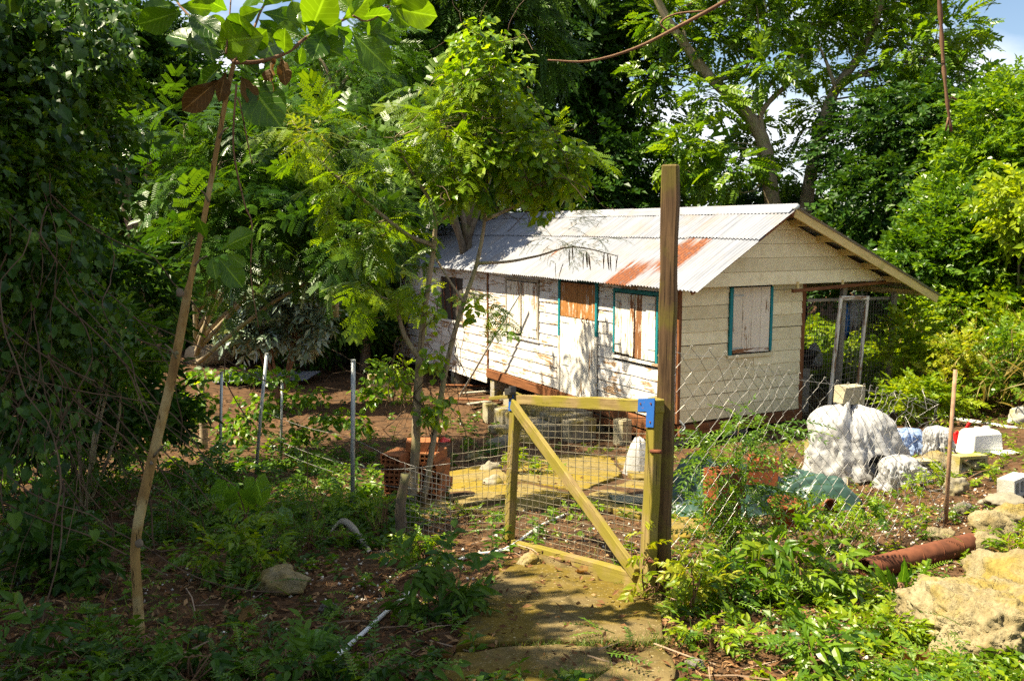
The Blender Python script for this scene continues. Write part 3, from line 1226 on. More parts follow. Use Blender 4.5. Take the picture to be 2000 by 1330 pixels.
for dy in (.26, .40):
    MB().tube(smooth_path([(-.07, DOOR[0] + dy, .68), (-.10, DOOR[0] + dy, .67), (-.10, DOOR[0] + dy + .01, .62), (-.075, DOOR[0] + dy, .60)], 3), .010, 6).build('latch', M['rust'], door, smooth=True)
for dz, dy in ((.55, .97), (-.2, .97)):
    hbar('hinge', DOOR[0] + .87, DOOR[0] + 1.12, dz, .02, M['galv'], door, off=-.066, t=.006)


def shutters(win, n, label, mats_l, mats_r, teal_sides, seed, bad=None):
    y0, y1, z0, z1 = win
    w = MB().box((.0, (y0 + y1) / 2, (z0 + z1) / 2), (.04, y1 - y0 - .02, z1 - z0 - .02)).build('window', M['shade_backing'], house)
    tag(w, label)
    m = (y0 + y1) / 2
    planked(w, y0 + .055, m - .02, z0 + .02, z1 - .075, n, mats_r, seed=seed, off=-.05, ragged=.012)
    planked(w, m + .01, y1 - .055, z0 + .05, z1 - .075, n, mats_l, seed=seed + 20, off=-.047, ragged=.012)
    hbar('frame', y0, y1, z1 - .03, .055, M['teal'] if teal_sides else M['wood_grey'], w, off=-.052, seed=seed + 3)
    vbar('frame', y0 + .022, z0, z1 - .062, .045, M['teal'] if teal_sides else M['wood_grey'], w, off=-.046, seed=seed + 1)
    vbar('frame', y1 - .022, z0 + .04, z1 - .062, .045, M['teal'] if teal_sides else M['wood_grey'], w, off=-.046, seed=seed + 2)
    hbar('sill', y0 - .02, y1 + .02, z0 - .02, .045, M['clapboard'], w, off=-.04, t=.045, seed=seed + 4)
    for zz in (z0 + .2, z1 - .2):
        hbar('hinge', y0 + .06, y0 + .22, zz, .018, M['galv'], w, off=-.065, t=.006)
        hbar('hinge', y1 - .22, y1 - .06, zz, .018, M['galv'], w, off=-.065, t=.006)
    return w


w1 = shutters(WIN_R, 3, 'teal framed window with peeling planked shutters', [M['shutter']], [M['shutter'], M['shutter'], M['shutter_bad']], True, 50)
vbar('centre_strip', (WIN_R[0] + WIN_R[1]) / 2 + .05, .20, 1.15, .10, M['shutter_bad'], w1, off=-.068, t=.015, seed=9)
w2 = shutters(WIN_L, 2, 'grey framed window with plain white plank shutters', [M['shutter']], [M['shutter']], False, 80)
vbar('centre_strip', (WIN_L[0] + WIN_L[1]) / 2 - .005, .14, 1.17, .03, M['wood_grey'], w2, off=-.07, t=.02, seed=10)
# open window with bars on the extension
w3 = MB().box((.0, (WIN_E[0] + WIN_E[1]) / 2, (WIN_E[2] + WIN_E[3]) / 2), (.02, WIN_E[1] - WIN_E[0], WIN_E[3] - WIN_E[2])).build('window', M['shade_backing'], house)
tag(w3, 'open window with crossed bars, room shade painted as a dark panel')
hbar('sill', WIN_E[0] - .05, WIN_E[1] + .05, WIN_E[2] - .01, .05, M['clapboard'], w3, off=-.06, t=.05)
for i in range(3):
    rod('bar', [(-.04, WIN_E[0] + .2 + i * .35, WIN_E[2]), (-.05, WIN_E[0] + .32 + i * .35, WIN_E[3])], .012, M['rust'], w3, 5)

# gable window with single shutter
w4 = MB().box(((GWIN[0] + GWIN[1]) / 2, .0, (GWIN[2] + GWIN[3]) / 2), (GWIN[1] - GWIN[0] - .02, .04, GWIN[3] - GWIN[2] - .02)).build('window', M['shade_backing'], house)
tag(w4, 'gable window with teal side strips and a rotten edged shutter')
planked(w4, GWIN[0] + .07, GWIN[1] - .065, GWIN[2] + .03, GWIN[3], 4, [M['shutter_cream']], 'x', -.05, 60, ragged=.03)
vbar('frame', GWIN[0] + .03, GWIN[2] - .01, GWIN[3], .055, M['teal'], w4, 'x', -.055, seed=2)
vbar('frame', GWIN[1] - .03, GWIN[2] + .03, GWIN[3], .05, M['teal'], w4, 'x', -.055, seed=3)
hbar('sill', GWIN[0] - .02, GWIN[1] + .02, GWIN[2] - .025, .05, M['gableboard'], w4, 'x', -.045, t=.06, seed=4)
hbar('rotten_edge', GWIN[0] + .07, GWIN[1] - .07, GWIN[2] + .055, .06, M['shutter_bad'], w4, 'x', -.066, t=.01, seed=5)
for zz in (GWIN[2] + .10, GWIN[3] - .12):
    hbar('hinge', GWIN[0] + .07, GWIN[0] + .27, zz, .02, M['galv'], w4, 'x', -.068, t=.006)

# ---- roof
RX, RZ = 1.56, 2.488
LEX, LEZ = -.29, 1.32
REX, REZ = 4.885, 1.086
OV = -.70
roof = MB().tube([(RX, OV + .05, RZ - .10), (RX, TOT, RZ - .10)], .05, 4).build('roof', M['wood_brown'], house)


def sheet_mesh(name, W, L, mat, seed=0, pitch=.0762, amp=.0125, rows=4):
    n = int(round(W / pitch))
    cols = n * 6
    xs = np.linspace(0, W, cols + 1)
    ys = np.linspace(0, L, rows + 1)
    X, Y = np.meshgrid(xs, ys)
    Z = amp * np.cos(2 * math.pi * X / pitch)
    r = np.random.default_rng(seed)
    Z += .006 * np.sin(Y / L * 3.1 + r.uniform(0, 6)) + .004 * np.sin(X / W * 3 + r.uniform(0, 6))
    V = np.stack([X.ravel(), Y.ravel(), Z.ravel()], 1)
    c = cols + 1
    i, j = np.meshgrid(np.arange(rows), np.arange(cols), indexing='ij')
    i, j = i.ravel(), j.ravel()
    return mesh_from(name, V, np.stack([i * c + j, i * c + j + 1, (i + 1) * c + j + 1, (i + 1) * c + j], 1), mat, True)


def slope_frame(ex, ez, flip):
    """local x along the house, y up the slope"""
    up = Vector((RX - ex, 0, RZ - ez)).normalized()
    x = Vector((0, 1, 0)) if flip else Vector((0, -1, 0))
    z = x.cross(up)
    if z.z < 0:
        x = -x
        z = x.cross(up)
    return x, up, z


SW = .762
LS = math.hypot(RX - LEX, RZ - LEZ)
low_len, up_len = LS * .66, LS * .40
sh = {}
for key, L in (('low', low_len), ('up', up_len)):
    for m_ in ('roof', 'roof_spot', 'roof_rust_low', 'roof_rust_mid'):
        sh[key, m_] = sheet_mesh('sheet_' + key, SW + .05, L, M[m_], len(key))
x_, u_, z_ = slope_frame(LEX, LEZ, False)
nS = int(math.ceil((TOT + .2 - OV) / SW))
rr = np.random.default_rng(5)
for i in range(nS):
    yc = OV + i * SW
    for key, off, lift in (('low', 0.0, .0), ('up', LS - up_len - .005, .016)):
        mname = 'roof_spot' if rr.uniform() < .35 else 'roof'
        if key == 'low' and i in (1, 2):
            mname = ('roof_rust_mid', 'roof_rust_low')[i - 1]
        if key == 'up' and i == 7:
            mname = 'roof_spot'
        ya = yc if x_.y > 0 else yc + SW
        p = Vector((LEX, ya, LEZ)) + u_ * (off + rr.uniform(-.012, .012)) + z_ * (lift + .004 * (i % 2) + rr.uniform(0, .003))
        Mx = Matrix((x_, u_, z_)).transposed().to_4x4() @ Matrix.Rotation(rr.normal(0, .0025), 4, 'Z')
        Mx.translation = p
        link('roof_sheet', sh[key, mname], roof, mw=Mx)
LR = math.hypot(REX - RX, REZ - RZ)
x_, u_, z_ = slope_frame(REX, REZ, True)
LR2 = LR * (GW + .25 - RX) / (REX - RX)
shr = sheet_mesh('sheet_back', SW + .05, LR, M['roof_spot'], 3)
shr2 = sheet_mesh('sheet_short', SW + .05, LR2, M['roof_spot'], 3)
for i in range(nS):
    yc = OV + i * SW
    ya = yc if x_.y > 0 else yc + SW
    Mx = Matrix((x_, u_, z_)).transposed().to_4x4()
    full = yc < 2.9
    Mx.translation = Vector((REX, ya, REZ)) + z_ * (.004 * (i % 2)) + u_ * (0 if full else LR - LR2)
    link('roof_sheet', shr if full else shr2, roof, mw=Mx)
# ridge cap in three lengths with a scalloped lower edge
for k_, (a, b) in enumerate(((OV - .02, 3.4), (3.3, 7.5), (7.4, TOT + .2))):
    V, Fq = [], []
    nn = int((b - a) / .0381)
    for i in range(nn + 1):
        y = a + (b - a) * i / nn
        sc = .010 * math.cos(2 * math.pi * (y - OV) / .0762)
        ul = Vector((LEX - RX, 0, LEZ - RZ)).normalized()
        ur = Vector((REX - RX, 0, REZ - RZ)).normalized()
        top = Vector((RX, y, RZ + .045 + .004 * k_))
        pl = top + ul * (.21 + sc * .6)
        pr = top + ur * .20
        pl.z -= .012 - sc * .8
        V += [tuple(pl), tuple(top + ul * .03), tuple(top + Vector((0, 0, .008))), tuple(top + ur * .03), tuple(pr)]
    for i in range(nn):
        for j in range(4):
            Fq.append((i * 5 + j, i * 5 + j + 1, i * 5 + 5 + j + 1, i * 5 + 5 + j))
    link('ridge_cap', mesh_from('ridge_cap', V, np.array(Fq), M['roof'], False), roof)
rod('ridge_roll', [(RX - .01, OV - .04, RZ + .02), (RX - .09, OV - .03, RZ - .035)], .035, M['galv'], roof, 8)

# gable triangle: horizontal lapped boards above the wall, running on over the porch
gt_ = MB().prism([(LEX + .25, -.001), (RX, -.001), (REX - .55, -.001)], 0, 1)
gt_ = MB()
gable_y = -.26
zl0, zr0 = ZT + .02, ZT + .02
poly = [(LEX + .10, LEZ + .02), (RX, RZ - .06), (REX - .5, ZT + .0)]
V = []
for yy in (gable_y + .03, gable_y + .06):
    V += [(poly[0][0] + .1, yy, poly[0][1] + .02), (poly[1][0], yy, poly[1][1] - .03), (poly[2][0] - .1, yy, poly[2][1] + .05)]
gt_.add(V, [(0, 1, 4, 3), (1, 2, 5, 4), (2, 0, 3, 5)], [(0, 2, 1), (3, 4, 5)])
gable = gt_.build('gable_triangle', M['shade_backing'], house)
slL = (RZ - LEZ) / (RX - LEX)
slR = (RZ - REZ) / (REX - RX)
z, i = ZT - .005, 0
while z < RZ - .12:
    h = .205
    zt = min(z + h - .005, RZ - .06)

    def xl(zz):
        return max(LEX + .05, RX - (RZ - .035 - zz) / slL)

    def xr(zz):
        return min(REX - .45, RX + (RZ - .075 - zz) / slR)
    z2 = zt
    a0, a1, b0, b1 = xl(z), xl(z2), xr(z), xr(z2)
    V = [(a0, 0, z), (b0, 0, z), (b1, 0, z2), (a1, 0, z2), (a0, -.042, z), (b0, -.042, z), (b1, -.030, z2), (a1, -.030, z2)]
    V = np.array(V) + np.array((0, gable_y + .028, 0))
    me = mesh_from('board', V - np.array((a0, 0, z)), np.array([(0, 1, 2, 3), (4, 7, 6, 5), (0, 4, 5, 1), (1, 5, 6, 2), (2, 6, 7, 3), (3, 7, 4, 0)]), M['gableboard'])
    link('board', me, gable, loc=(a0, 0, z))
    z += h
    i += 1
# bargeboard and purlin ends on the porch side
bar('bargeboard', (RX + .02, OV + .06, RZ - .075), (REX - .02, OV + .06, REZ - .055), .035, .13, M['wood_cream'], roof, seed=8)
bar('bargeboard', (RX - .02, OV + .10, RZ - .10), (LEX + .03, OV + .10, LEZ - .03), .03, .06, M['wood_brown'], roof, seed=9)
for fr in (.10, .27, .42, .58, .74, .90):
    x = RX + (REX - RX) * fr
    zz = RZ + (REZ - RZ) * fr - .085
    bar('purlin', (x, OV + .10, zz), (x, 3.0, zz), .05, .095, M['wood_cream'], roof, seed=int(fr * 100))
for fr in (.2, .55, .9):
    x = RX + (LEX - RX) * fr
    zz = RZ + (LEZ - RZ) * fr - .08
    bar('purlin', (x, OV + .12, zz), (x, TOT, zz), .05, .09, M['wood_brown'], roof, seed=int(fr * 100) + 1)
# eaves plate and rusty rail
bar('eaves_plate', (-.01, OV + .25, ZT + .035), (-.01, TOT, ZT + .035), .07, .07, M['wood_brown'], roof, seed=11)
bar('tie_rail', (GW - .55, -.30, ZT - .11), (REX - .55, -.30, ZT - .02), .045, .05, M['wood_brown'], house, seed=12)
for xx in (GW - .42, GW + .55, GW + 1.35):
    bar('stub', (xx, -.275, ZT - .10 + .03 * (xx - GW)), (xx, -.275, ZT + .03), .045, .03, M['wood_cream'], house, seed=13)

# ---- floor frame and piers
bar('sill_beam', (-.03, .0, ZB - .12), (-.03, MAIN, ZB - .10), .09, .17, M['wood_brown'], house, seed=14)
bar('sill_beam', (-.03, .05, ZB - .30), (-.03, 4.1, ZB - .285), .08, .12, M['wood_brown'], house, seed=15)
bar('sill_beam', (.02, -.03, ZB - .11), (GW, -.03, ZB - .09), .09, .16, M['wood_brown'], house, seed=16)
MB().box((GW / 2 + .02, TOT / 2, ZB - .03), (GW - .06, TOT - .1, .04)).build('floor', M['wood_brown'], house)


def hloc(x, y):
    c, s_ = math.cos(HROT), math.sin(HROT)
    return HC[0] + c * x - s_ * y, HC[1] + s_ * x + c * y


for (x, y) in ((.15, .2), (.15, 2.0), (.15, 4.0), (.15, 5.9), (.3, 8.2), (.3, 11.2), (1.3, .2), (2.35, .2), (2.3, 3.0), (2.3, 6.0), (2.3, 9.0)):
    wx, wy = hloc(x, y)
    gz_ = gz(wx, wy)
    h = ZB - .2 - gz_
    top = ZB - .21 if y < 6.5 else ZB - .05
    n = max(1, int(round((top - gz_) / .2)))
    hh = (top - gz_ + .04) / n
    for q in range(n):
        MB().box((x, y, gz_ - .04 + hh * (q + .5)), (.38, .19, hh - .006), jit=.006).build('pier_block', M['block_grey'], house, bevel=.008)

# ---- porch with wire screens under the long roof slope
PX = 4.50
porch = None
for (x, y, w, m_) in ((PX, -.1, .085, 'wood_grey'), (3.52, .1, .10, 'wood_grey'), (PX, 2.6, .085, 'wood_grey')):
    wx, wy = hloc(x, y)
    zz = RZ + (REZ - RZ) * (x - RX) / (REX - RX) - .13
    bar('porch_post', (x - .06, y, gz(wx, wy) - .05), (x, y, zz), w, .07, M[m_], house, seed=int(x * 10 + y))
bar('porch_rail', (GW + .1, .02, ZT - .30), (PX + .35, -.02, ZT - .33), .05, .05, M['wood_grey'], house, seed=33)
bar('porch_rail', (GW + .1, 2.6, ZT - .35), (PX + .1, 2.6, ZT - .35), .05, .05, M['wood_grey'], house, seed=34)
bar('porch_board', (3.55, 2.5, .25), (PX, 2.5, .25), .03, .50, M['inside_board'], house, seed=35)
bar('porch_board', (3.55, 2.5, -.45), (PX, 2.5, -.45), .03, .75, M['inside_board'], house, seed=36)


def wire_grid(p00, p10, p01, nu, nv, r, mat, name, parent, seed=0, wob=.004, skip=0.):
    """welded mesh: wires between corner points p00->p10 (u) and p00->p01 (v)"""
    p00, p10, p01 = [np.asarray(p, float) for p in (p00, p10, p01)]
    rr_ = np.random.default_rng(seed)
    U, W = p10 - p00, p01 - p00
    nrm = Vn(np.cross(U, W))
    mb = MB()
    bow = lambda a, b: nrm * (wob * 3 * math.sin(a * 5 + seed) * math.sin(b * 4 + 1))
    for i in range(nu + 1):
        if rr_.uniform() < skip:
            continue
        ts = np.linspace(0, 1, 7)
        P = [p00 + U * i / nu + W * t + bow(i / nu, t) + rr_.normal(0, wob * .4, 3) for t in ts]
        mb.tube(P, r, 4, cap=False)
    for j in range(nv + 1):
        if rr_.uniform() < skip:
            continue
        ts = np.linspace(0, 1, 7)
        P = [p00 + U * t + W * j / nv + bow(t, j / nv) + nrm * r * 1.6 + rr_.normal(0, wob * .4, 3) for t in ts]
        mb.tube(P, r, 4, cap=False)
    return mb.build(name, mat, parent)


wire_grid((GW + .12, .06, -.9), (3.48, .06, -.9), (GW + .12, .06, ZT - .32), 16, 24, .003, M['wire_dark'], 'wire_screen', house, 3)
wire_grid((3.58, .0, -.9), (PX - .05, -.08, -.9), (3.58, .0, ZT - .36), 14, 34, .003, M['wire_dark'], 'wire_screen', house, 4)
wire_grid((PX - .02, -.05, -.9), (PX - .02, 2.6, -.9), (PX - .02, -.05, ZT - .36), 30, 24, .003, M['wire_dark'], 'wire_screen', house, 5)

# leaning screen door frame against the porch
fr = thing('leaning_screen', 'peeling white wooden screen frame leaning crookedly at the porch opening', 'screen door', (HC[0], HC[1], 0), HROT)
f00, f10 = (2.68, -.42, -1.0), (3.30, -.42, -.95)
f01, f11 = (2.96, -.34, 1.10), (3.56, -.34, 1.08)
bar('stile', f00, f01, .06, .035, M['shutter'], fr, up=(0, -1, 0), seed=41)
bar('stile', f10, f11, .06, .035, M['shutter'], fr, up=(0, -1, 0), seed=42)
bar('rail', np.array(f01) + (-.03, 0, .0), np.array(f11) + (.03, 0, .0), .06, .036, M['shutter'], fr, up=(0, -1, 0), seed=43)
wire_grid(np.array(f00) + (0.02, .02, 0), np.array(f10) + (0, .02, 0), np.array(f01) + (0.02, .02, 0), 6, 22, .003, M['wire_dark'], 'wire_screen', fr, 8)

# ------------------------------------------------------------------ tall post, gate and fences
PB = gp(1292, 1168)
post = thing('gate_post', 'tall square weathered wooden post holding the gate', 'post', PB)
PT = at(1311, 322, PB[1] - .02) - PB
MBp = MB().plank(float(np.linalg.norm(PT)) + .25, .090, .074, 14, .005, 3)
MBp.build('shaft', M['wood_post'], post, bevel=.008, mw=barmat(Vector(PT / np.linalg.norm(PT) * -.25), Vector(PT), roll=R(-22)))
for zz in (.55, .98):
    MB().tube(smooth_path([(.07, -.06, zz), (.10, -.06, zz + .03), (.07, -.05, zz + .07)], 3), .004, 5).build('wire_tie', M['galv'], post)

HB = gp(1262, 1172)
LB = at(1000, 1078, 6.62)
gate = thing('garden_gate', 'open mossy timber gate with diagonal brace and wire mesh', 'gate', HB)
O = HB
hb = at(1263, 1163, HB[1]) - O
ht = at(1281, 778, HB[1]) - O
lb = at(993, 1076, 6.62) - O
lt = at(1008, 768, 6.62) - O
gn = Vn(np.cross(lb - hb, ht - hb))
if gn[1] > 0:
    gn = -gn
gd = Vn(lb - hb)
up_ = Vn(ht - hb)
bar('stile', hb - up_ * .02, ht, .085, .06, M['wood_gate'], gate, up=gn, seed=51, jit=.004)
bar('stile', lb + up_ * .03, lt, .085, .06, M['wood_gate'], gate, up=gn, seed=52, jit=.004)
bar('rail', ht - up_ * .045 - gd * .045 + gn * .002, lt - up_ * .045 + gd * .045 + gn * .002, .072, .064, M['wood_gate'], gate, up=gn, seed=53, jit=.004)
bar('rail', hb + up_ * .075 - gd * .02 + gn * .004, lb + up_ * .045 + gd * .06 + gn * .004, .10, .066, M['wood_gate'], gate, up=gn, seed=54, jit=.005)
bar('brace', hb + up_ * .13 + gn * .046 + gd * .05, lt - up_ * .08 + gn * .046 - gd * .04, .082, .035, M['wood_gate'], gate, up=gn, seed=55, jit=.005)
wire_grid(hb + gd * .03 - gn * .035, lb - gd * .03 - gn * .035, ht + gd * .03 - gn * .035 - up_ * .02, 18, 24, .0020, M['wire_gate'], 'wire_mesh', gate, 12, .004)


def plate(c, w, h, parent, L=None, seed=0):
    """thin painted metal corner plate lying on the gate face; L cuts an inner corner"""
    X, Y = gd, up_
    mb = MB()
    if L:
        pts = [(0, 0), (-w, 0), (-w, -L), (-L, -L), (-L, -h), (0, -h)]
    else:
        pts = [(0, 0), (-w, 0), (-w, -h), (0, -h)]
    V = []
    n = len(pts)
    for dz in (0, .004):
        for a, b in pts:
            V.append(c - X * a * -1 * -1 + Y * b + gn * dz)
    Fn = [tuple(range(n)), tuple(range(2 * n - 1, n - 1, -1))]
    mb.add(V, [(i, (i + 1) % n, n + (i + 1) % n, n + i) for i in range(n)], FN=Fn)
    o = mb.build('corner_plate', M['blue_plate'], parent)
    for a, b in ((.03, .03), (w - .03, .03), (.03, h - .03)):
        if L is None and a > w - .02:
            continue
        q = c + X * a - Y * b + gn * .005
        MB().tube([q, q + gn * .004], .006, 6).build('nail', M['rust'], o)
    return o


plate(ht - gd * .046 + up_ * .003 + gn * .036, .165, .165, gate, .075)
plate(lt - gd * .045 - up_ * .0 + gn * .038, .085, .13, gate)
# black latch with a stick pushed through
MB().box(lt + gn * .05 + up_ * .015, (.10, .05, .05), M=barmat((0, 0, 0), gd, up=gn)).box(lt + gn * .055 + up_ * .03 - gd * .05, (.03, .05, .05), M=barmat((0, 0, 0), gd, up=gn)).build('latch', M['iron'], gate, bevel=.004)
bar('latch_stick', lt + gn * .03 - up_ * .02 - gd * .02, lt + gd * .34 - up_ * .03 + gn * .06, .035, .03, M['wood_gate'], gate, seed=56)
rod('hinge', [hb + up_ * .22 - gd * .02 + gn * .03, hb + up_ * .22 - gd * .10 + gn * .02], .012, M['rust'], gate)
rod('hinge', [ht - up_ * .30 - gd * .02 + gn * .03, ht - up_ * .30 - gd * .10 + gn * .02], .012, M['rust'], gate)

# stone the open gate rests against
def rock_mesh(name, sub, seed, sc, mat, rough=.25, fr=1.6, pit=0.0):
    import bmesh
    bm = bmesh.new()
    bmesh.ops.create_icosphere(bm, subdivisions=sub, radius=1)
    V = np.array([v.co[:] for v in bm.verts])
    Fc = np.array([[v.index for v in f.verts] for f in bm.faces])
    bm.free()
    d = 1 + rough * fbm(V + seed * 3.3, fr, 5 if sub > 3 else 3, seed % 40, .55)
    if pit:
        c = vnoise(V * 1.0 + seed, 7, seed % 30)
        c2 = vnoise(V * 1.0 + seed, 17, seed % 30 + 3)
        d = d - pit * .5 * np.clip(vnoise(V * 1.0 + seed, 34, seed % 30 + 5), -.2, 1)
        d = d - pit * np.clip(c - .15, 0, 1) - pit * .6 * np.clip(c2 - .1, 0, 1)
    V = V * d[:, None]
    V[:, 2] = np.where(V[:, 2] < -.45, -.45 + (V[:, 2] + .45) * .3, V[:, 2])
    V = V * np.asarray(sc)
    return mesh_from(name, V, Fc, mat, True)


def rock(px, py, w_px, h_px, label, mat='coral', seed=0, sub=4, depth=None, rot=None, pit=.12, group=None, rough=.28, name='stone', sink=.35):
    b = gp(px, py)
    w, h = pxs(w_px, b[1]) / 2, pxs(h_px, b[1]) / 2
    me = rock_mesh(name, sub, seed, (w, depth or w * .8, h * 1.15), M[mat], rough, 1.6, pit)
    o = link(name, me, None, (b[0], b[1] + (depth or w * .8) * .4, gz(b[0], b[1] + w * .3) + h * (1 - sink) * .75), (0, 0, 0))
    return tag(o, label, 'stone' if name == 'stone' else 'boulder', group)


rock(1035, 1118, 55, 32, 'mossy stone lying under the lower rail of the open gate', seed=3)

# left: wooden stake and loose welded mesh panel beside the gate
sb = gp(782, 1050)
stake = thing('fence_stake', 'short dark gnarled wooden stake at the end of the loose mesh panel', 'stake', sb)
st = at(792, 925, sb[1]) - sb
limbQ = smooth_path([(0, 0, -.15), (.01, 0, .1), st * .5 + np.array((-.02, 0, 0)), st], 4)
MB().tube(limbQ, np.linspace(.055, .035, len(limbQ)), 8).build('shaft', M['bark'], stake, smooth=True)
pan = thing('mesh_panel', 'bent galvanised mesh panel standing between the stake and the gate', 'fence panel', sb)
wire_grid(np.array((.03, -.02, .04)), at(878, 1068, sb[1] + .15) - sb, np.array((.05, -.02, .62)), 9, 13, .0021, M['wire'], 'wire_mesh', pan, 21, .008, .05)
wire_grid(at(880, 1066, sb[1] + .20) - sb, at(990, 1060, 6.55) - sb, at(885, 860, sb[1] + .2) - sb, 9, 15, .0016, M['wire_gate'], 'wire_mesh', pan, 22, .01, .12)

# galvanised posts of the old fence on the left
posts_px = [(688, 992, 690, 705, 'rightmost grey metal fence post beside the brick stack', .021), (498, 925, 521, 692, 'leaning grey metal fence post with vine leaves round its middle', .020),
            (548, 905, 551, 750, 'thin grey metal fence post overgrown by the ivy hedge', .017), (429, 935, 433, 728, 'dark upright metal fence post under the ivy hedge', .018),
            (338, 850, 331, 765, 'short grey fence post just right of the sapling trunk', .015), (304, 830, 297, 710, 'bluish leaning fence post left of the sapling trunk', .016),
            (279, 830, 275, 725, 'leftmost faint grey fence post in the dark thicket', .014)]
tops = []
for bx, by, tx, ty, lab, r_ in posts_px:
    b = gp(bx, by)
    t = at(tx, ty, b[1])
    fp = thing('fence_post', lab, 'fence post', b, 0, 'metal posts of the old fence')
    rod('shaft', [(0, 0, -.1), tuple((t - b) * .5), tuple(t - b)], r_, M['galv'], fp, 8)
    MB().tube([t - b - (0, 0, .005), t - b + (0, 0, .012)], r_ * 1.12, 8).build('cap', M['galv'], fp)
    tops.append((b, t))
fw = thing('fence_wire', 'sagging strands of wire strung between the old metal posts', 'wire', tops[0][0])
for k_, h in enumerate((.30, .48, .22)):
    pa = tops[0][0] + (tops[0][1] - tops[0][0]) * h
    pb = tops[1][0] + (tops[1][1] - tops[1][0]) * (h + .05)
    pc = at(880, 905 + k_ * 25, 7.4)
    P = smooth_path([pb, (pa + pb) / 2 - (0, 0, .03), pa, (pa + pc) / 2 - (0, 0, .04), pc], 5) - tops[0][0]
    rod('strand', P, .003, M['wire'], fw, 4)

# chain-link fence to the right of the post
RB = gp(1846, 1036)
RT = at(1866, 722, RB[1])
cl = thing('chain_link_fence', 'sagging chain link fence from the tall post to a rusty pole', 'fence', (PB[0], PB[1], PB[2]))
A0 = PB + (0.06, .06, .02)
Bv = RB - A0
Lf = float(np.hypot(Bv[0], Bv[1]))
dirf = np.array((Bv[0], Bv[1], 0)) / Lf
nf_ = np.array((dirf[1], -dirf[0], 0))
cell = .118
ncol = int(Lf / cell) + 2
nrow = 11


def sn(p, f, sd):
    p = p[0] * f + sd
    return np.array([math.sin(p[0] * 2.1 + 1.7 * math.sin(p[1] * 1.3 + sd)) * math.cos(p[1] * 1.9 + 1.3 * math.sin(p[0] * 1.1 - sd))])


def fence_pt(u, k_):
    """u along in cells, k_ rows of half cells from the bottom"""
    t = u * cell / Lf
    base = A0 + dirf * (u * cell)
    zg = float(g0(base[0], base[1])) + .02
    top = np.interp(t, [0, .25, .5, .75, 1.0], [1.44, 1.30, 1.17, 1.08, 1.02]) + (A0[2] - zg) * (1 - t) * .9
    v = k_ / (2 * nrow)
    s_ = np.array((u, k_, 0.)) * .35
    lean = -.28 * t * v
    q = base + nf_ * (.05 * math.sin(u * .5) * v + lean + .02 * sn(s_[None], 1.0, 5)[0] * v)
    q[2] = zg + top * v
    q += dirf * (.012 * sn(s_[None] + 9, 1.2, 6)[0] + (.06 * v * t * math.sin(k_ * .4)))
    q[2] += .012 * sn(s_[None] + 20, 1.1, 7)[0] * v
    if t > .8:
        q += (t - .8) * 1.2 * np.array((sn(s_[None], 3, 8)[0], sn(s_[None], 3, 9)[0], sn(s_[None], 3, 10)[0] - .2)) * .35
    return q


mbf = MB()
for c in range(ncol):
    P = []
    for k_ in range(2 * nrow + 1):
        P.append(fence_pt(c + (.5 if k_ % 2 else -.02), k_) - PB)
    P = np.array(P)
    P[1::2] += nf_ * .006
    mbf.tube(P, .0018, 4, cap=False)
    P2 = []
    for k_ in range(2 * nrow + 1):
        P2.append(fence_pt(c + (.5 if k_ % 2 else 1.02), k_) - PB)
    P2 = np.array(P2)
    P2[1::2] -= nf_ * .006
    mbf.tube(P2, .0018, 4, cap=False)
    # twisted ends at the top
    tp = P[-1]
    mbf.tube([tp, tp + np.array((.006, 0, .012)), tp + np.array((.014, -.006, .006))], .0026, 4)
tw_ = np.array([fence_pt(u, 2 * nrow - .6) - PB for u in np.linspace(0, ncol - 1, 40)])
mbf.tube(tw_ + nf_ * .01, .0017, 4, cap=False)
mbf.build('wire_mesh', M['wire'], cl)
pole = thing('fence_pole', 'thin rusty brown pole at the right end of the chain link fence', 'pole', RB)
rod('shaft', [(0, 0, -.1), tuple((RT - RB) * .5 + (-.004, 0, 0)), tuple(RT - RB)], [.017, .016, .014], M['rust_pole'], pole, 8)

# ------------------------------------------------------------------ things lying about
def hollow_mesh(name, L, W, H, nx_, ny_, web, mat):
    """block with tunnels running along its length (x); nx_ by ny_ holes in the end face"""
    def cuts(D, n):
        hole = (D - web * (n + 1)) / n
        c = [0]
        for i in range(n):
            c += [c[-1] + web, c[-1] + web + hole]
        c.append(D)
        return np.array(c) - D / 2
    ys, zs = cuts(W, nx_), cuts(H, ny_)
    V, Fq = [], []
    idx = {}

    def vid(s_, i, j):
        if (s_, i, j) not in idx:
            idx[s_, i, j] = len(V)
            V.append((s_ * L / 2, ys[i], zs[j]))
        return idx[s_, i, j]
    for i in range(len(ys) - 1):
        for j in range(len(zs) - 1):
            hole = i % 2 == 1 and j % 2 == 1
            c = [(i, j), (i + 1, j), (i + 1, j + 1), (i, j + 1)]
            if not hole:
                Fq.append([vid(1, *p) for p in c])
                Fq.append([vid(-1, *p) for p in c[::-1]])
            else:
                for q in range(4):
                    a, b = c[q], c[(q + 1) % 4]
                    Fq.append([vid(-1, *a), vid(-1, *b), vid(1, *b), vid(1, *a)])
    ni, nj = len(ys) - 1, len(zs) - 1
    for i in range(ni):
        Fq.append([vid(-1, i, 0), vid(-1, i + 1, 0), vid(1, i + 1, 0), vid(1, i, 0)][::-1])
        Fq.append([vid(-1, i, nj), vid(-1, i + 1, nj), vid(1, i + 1, nj), vid(1, i, nj)])
    for j in range(nj):
        Fq.append([vid(-1, 0, j), vid(-1, 0, j + 1), vid(1, 0, j + 1), vid(1, 0, j)])
        Fq.append([vid(-1, ni, j), vid(-1, ni, j + 1), vid(1, ni, j + 1), vid(1, ni, j)][::-1])
    return mesh_from(name, V, np.array(Fq), mat)


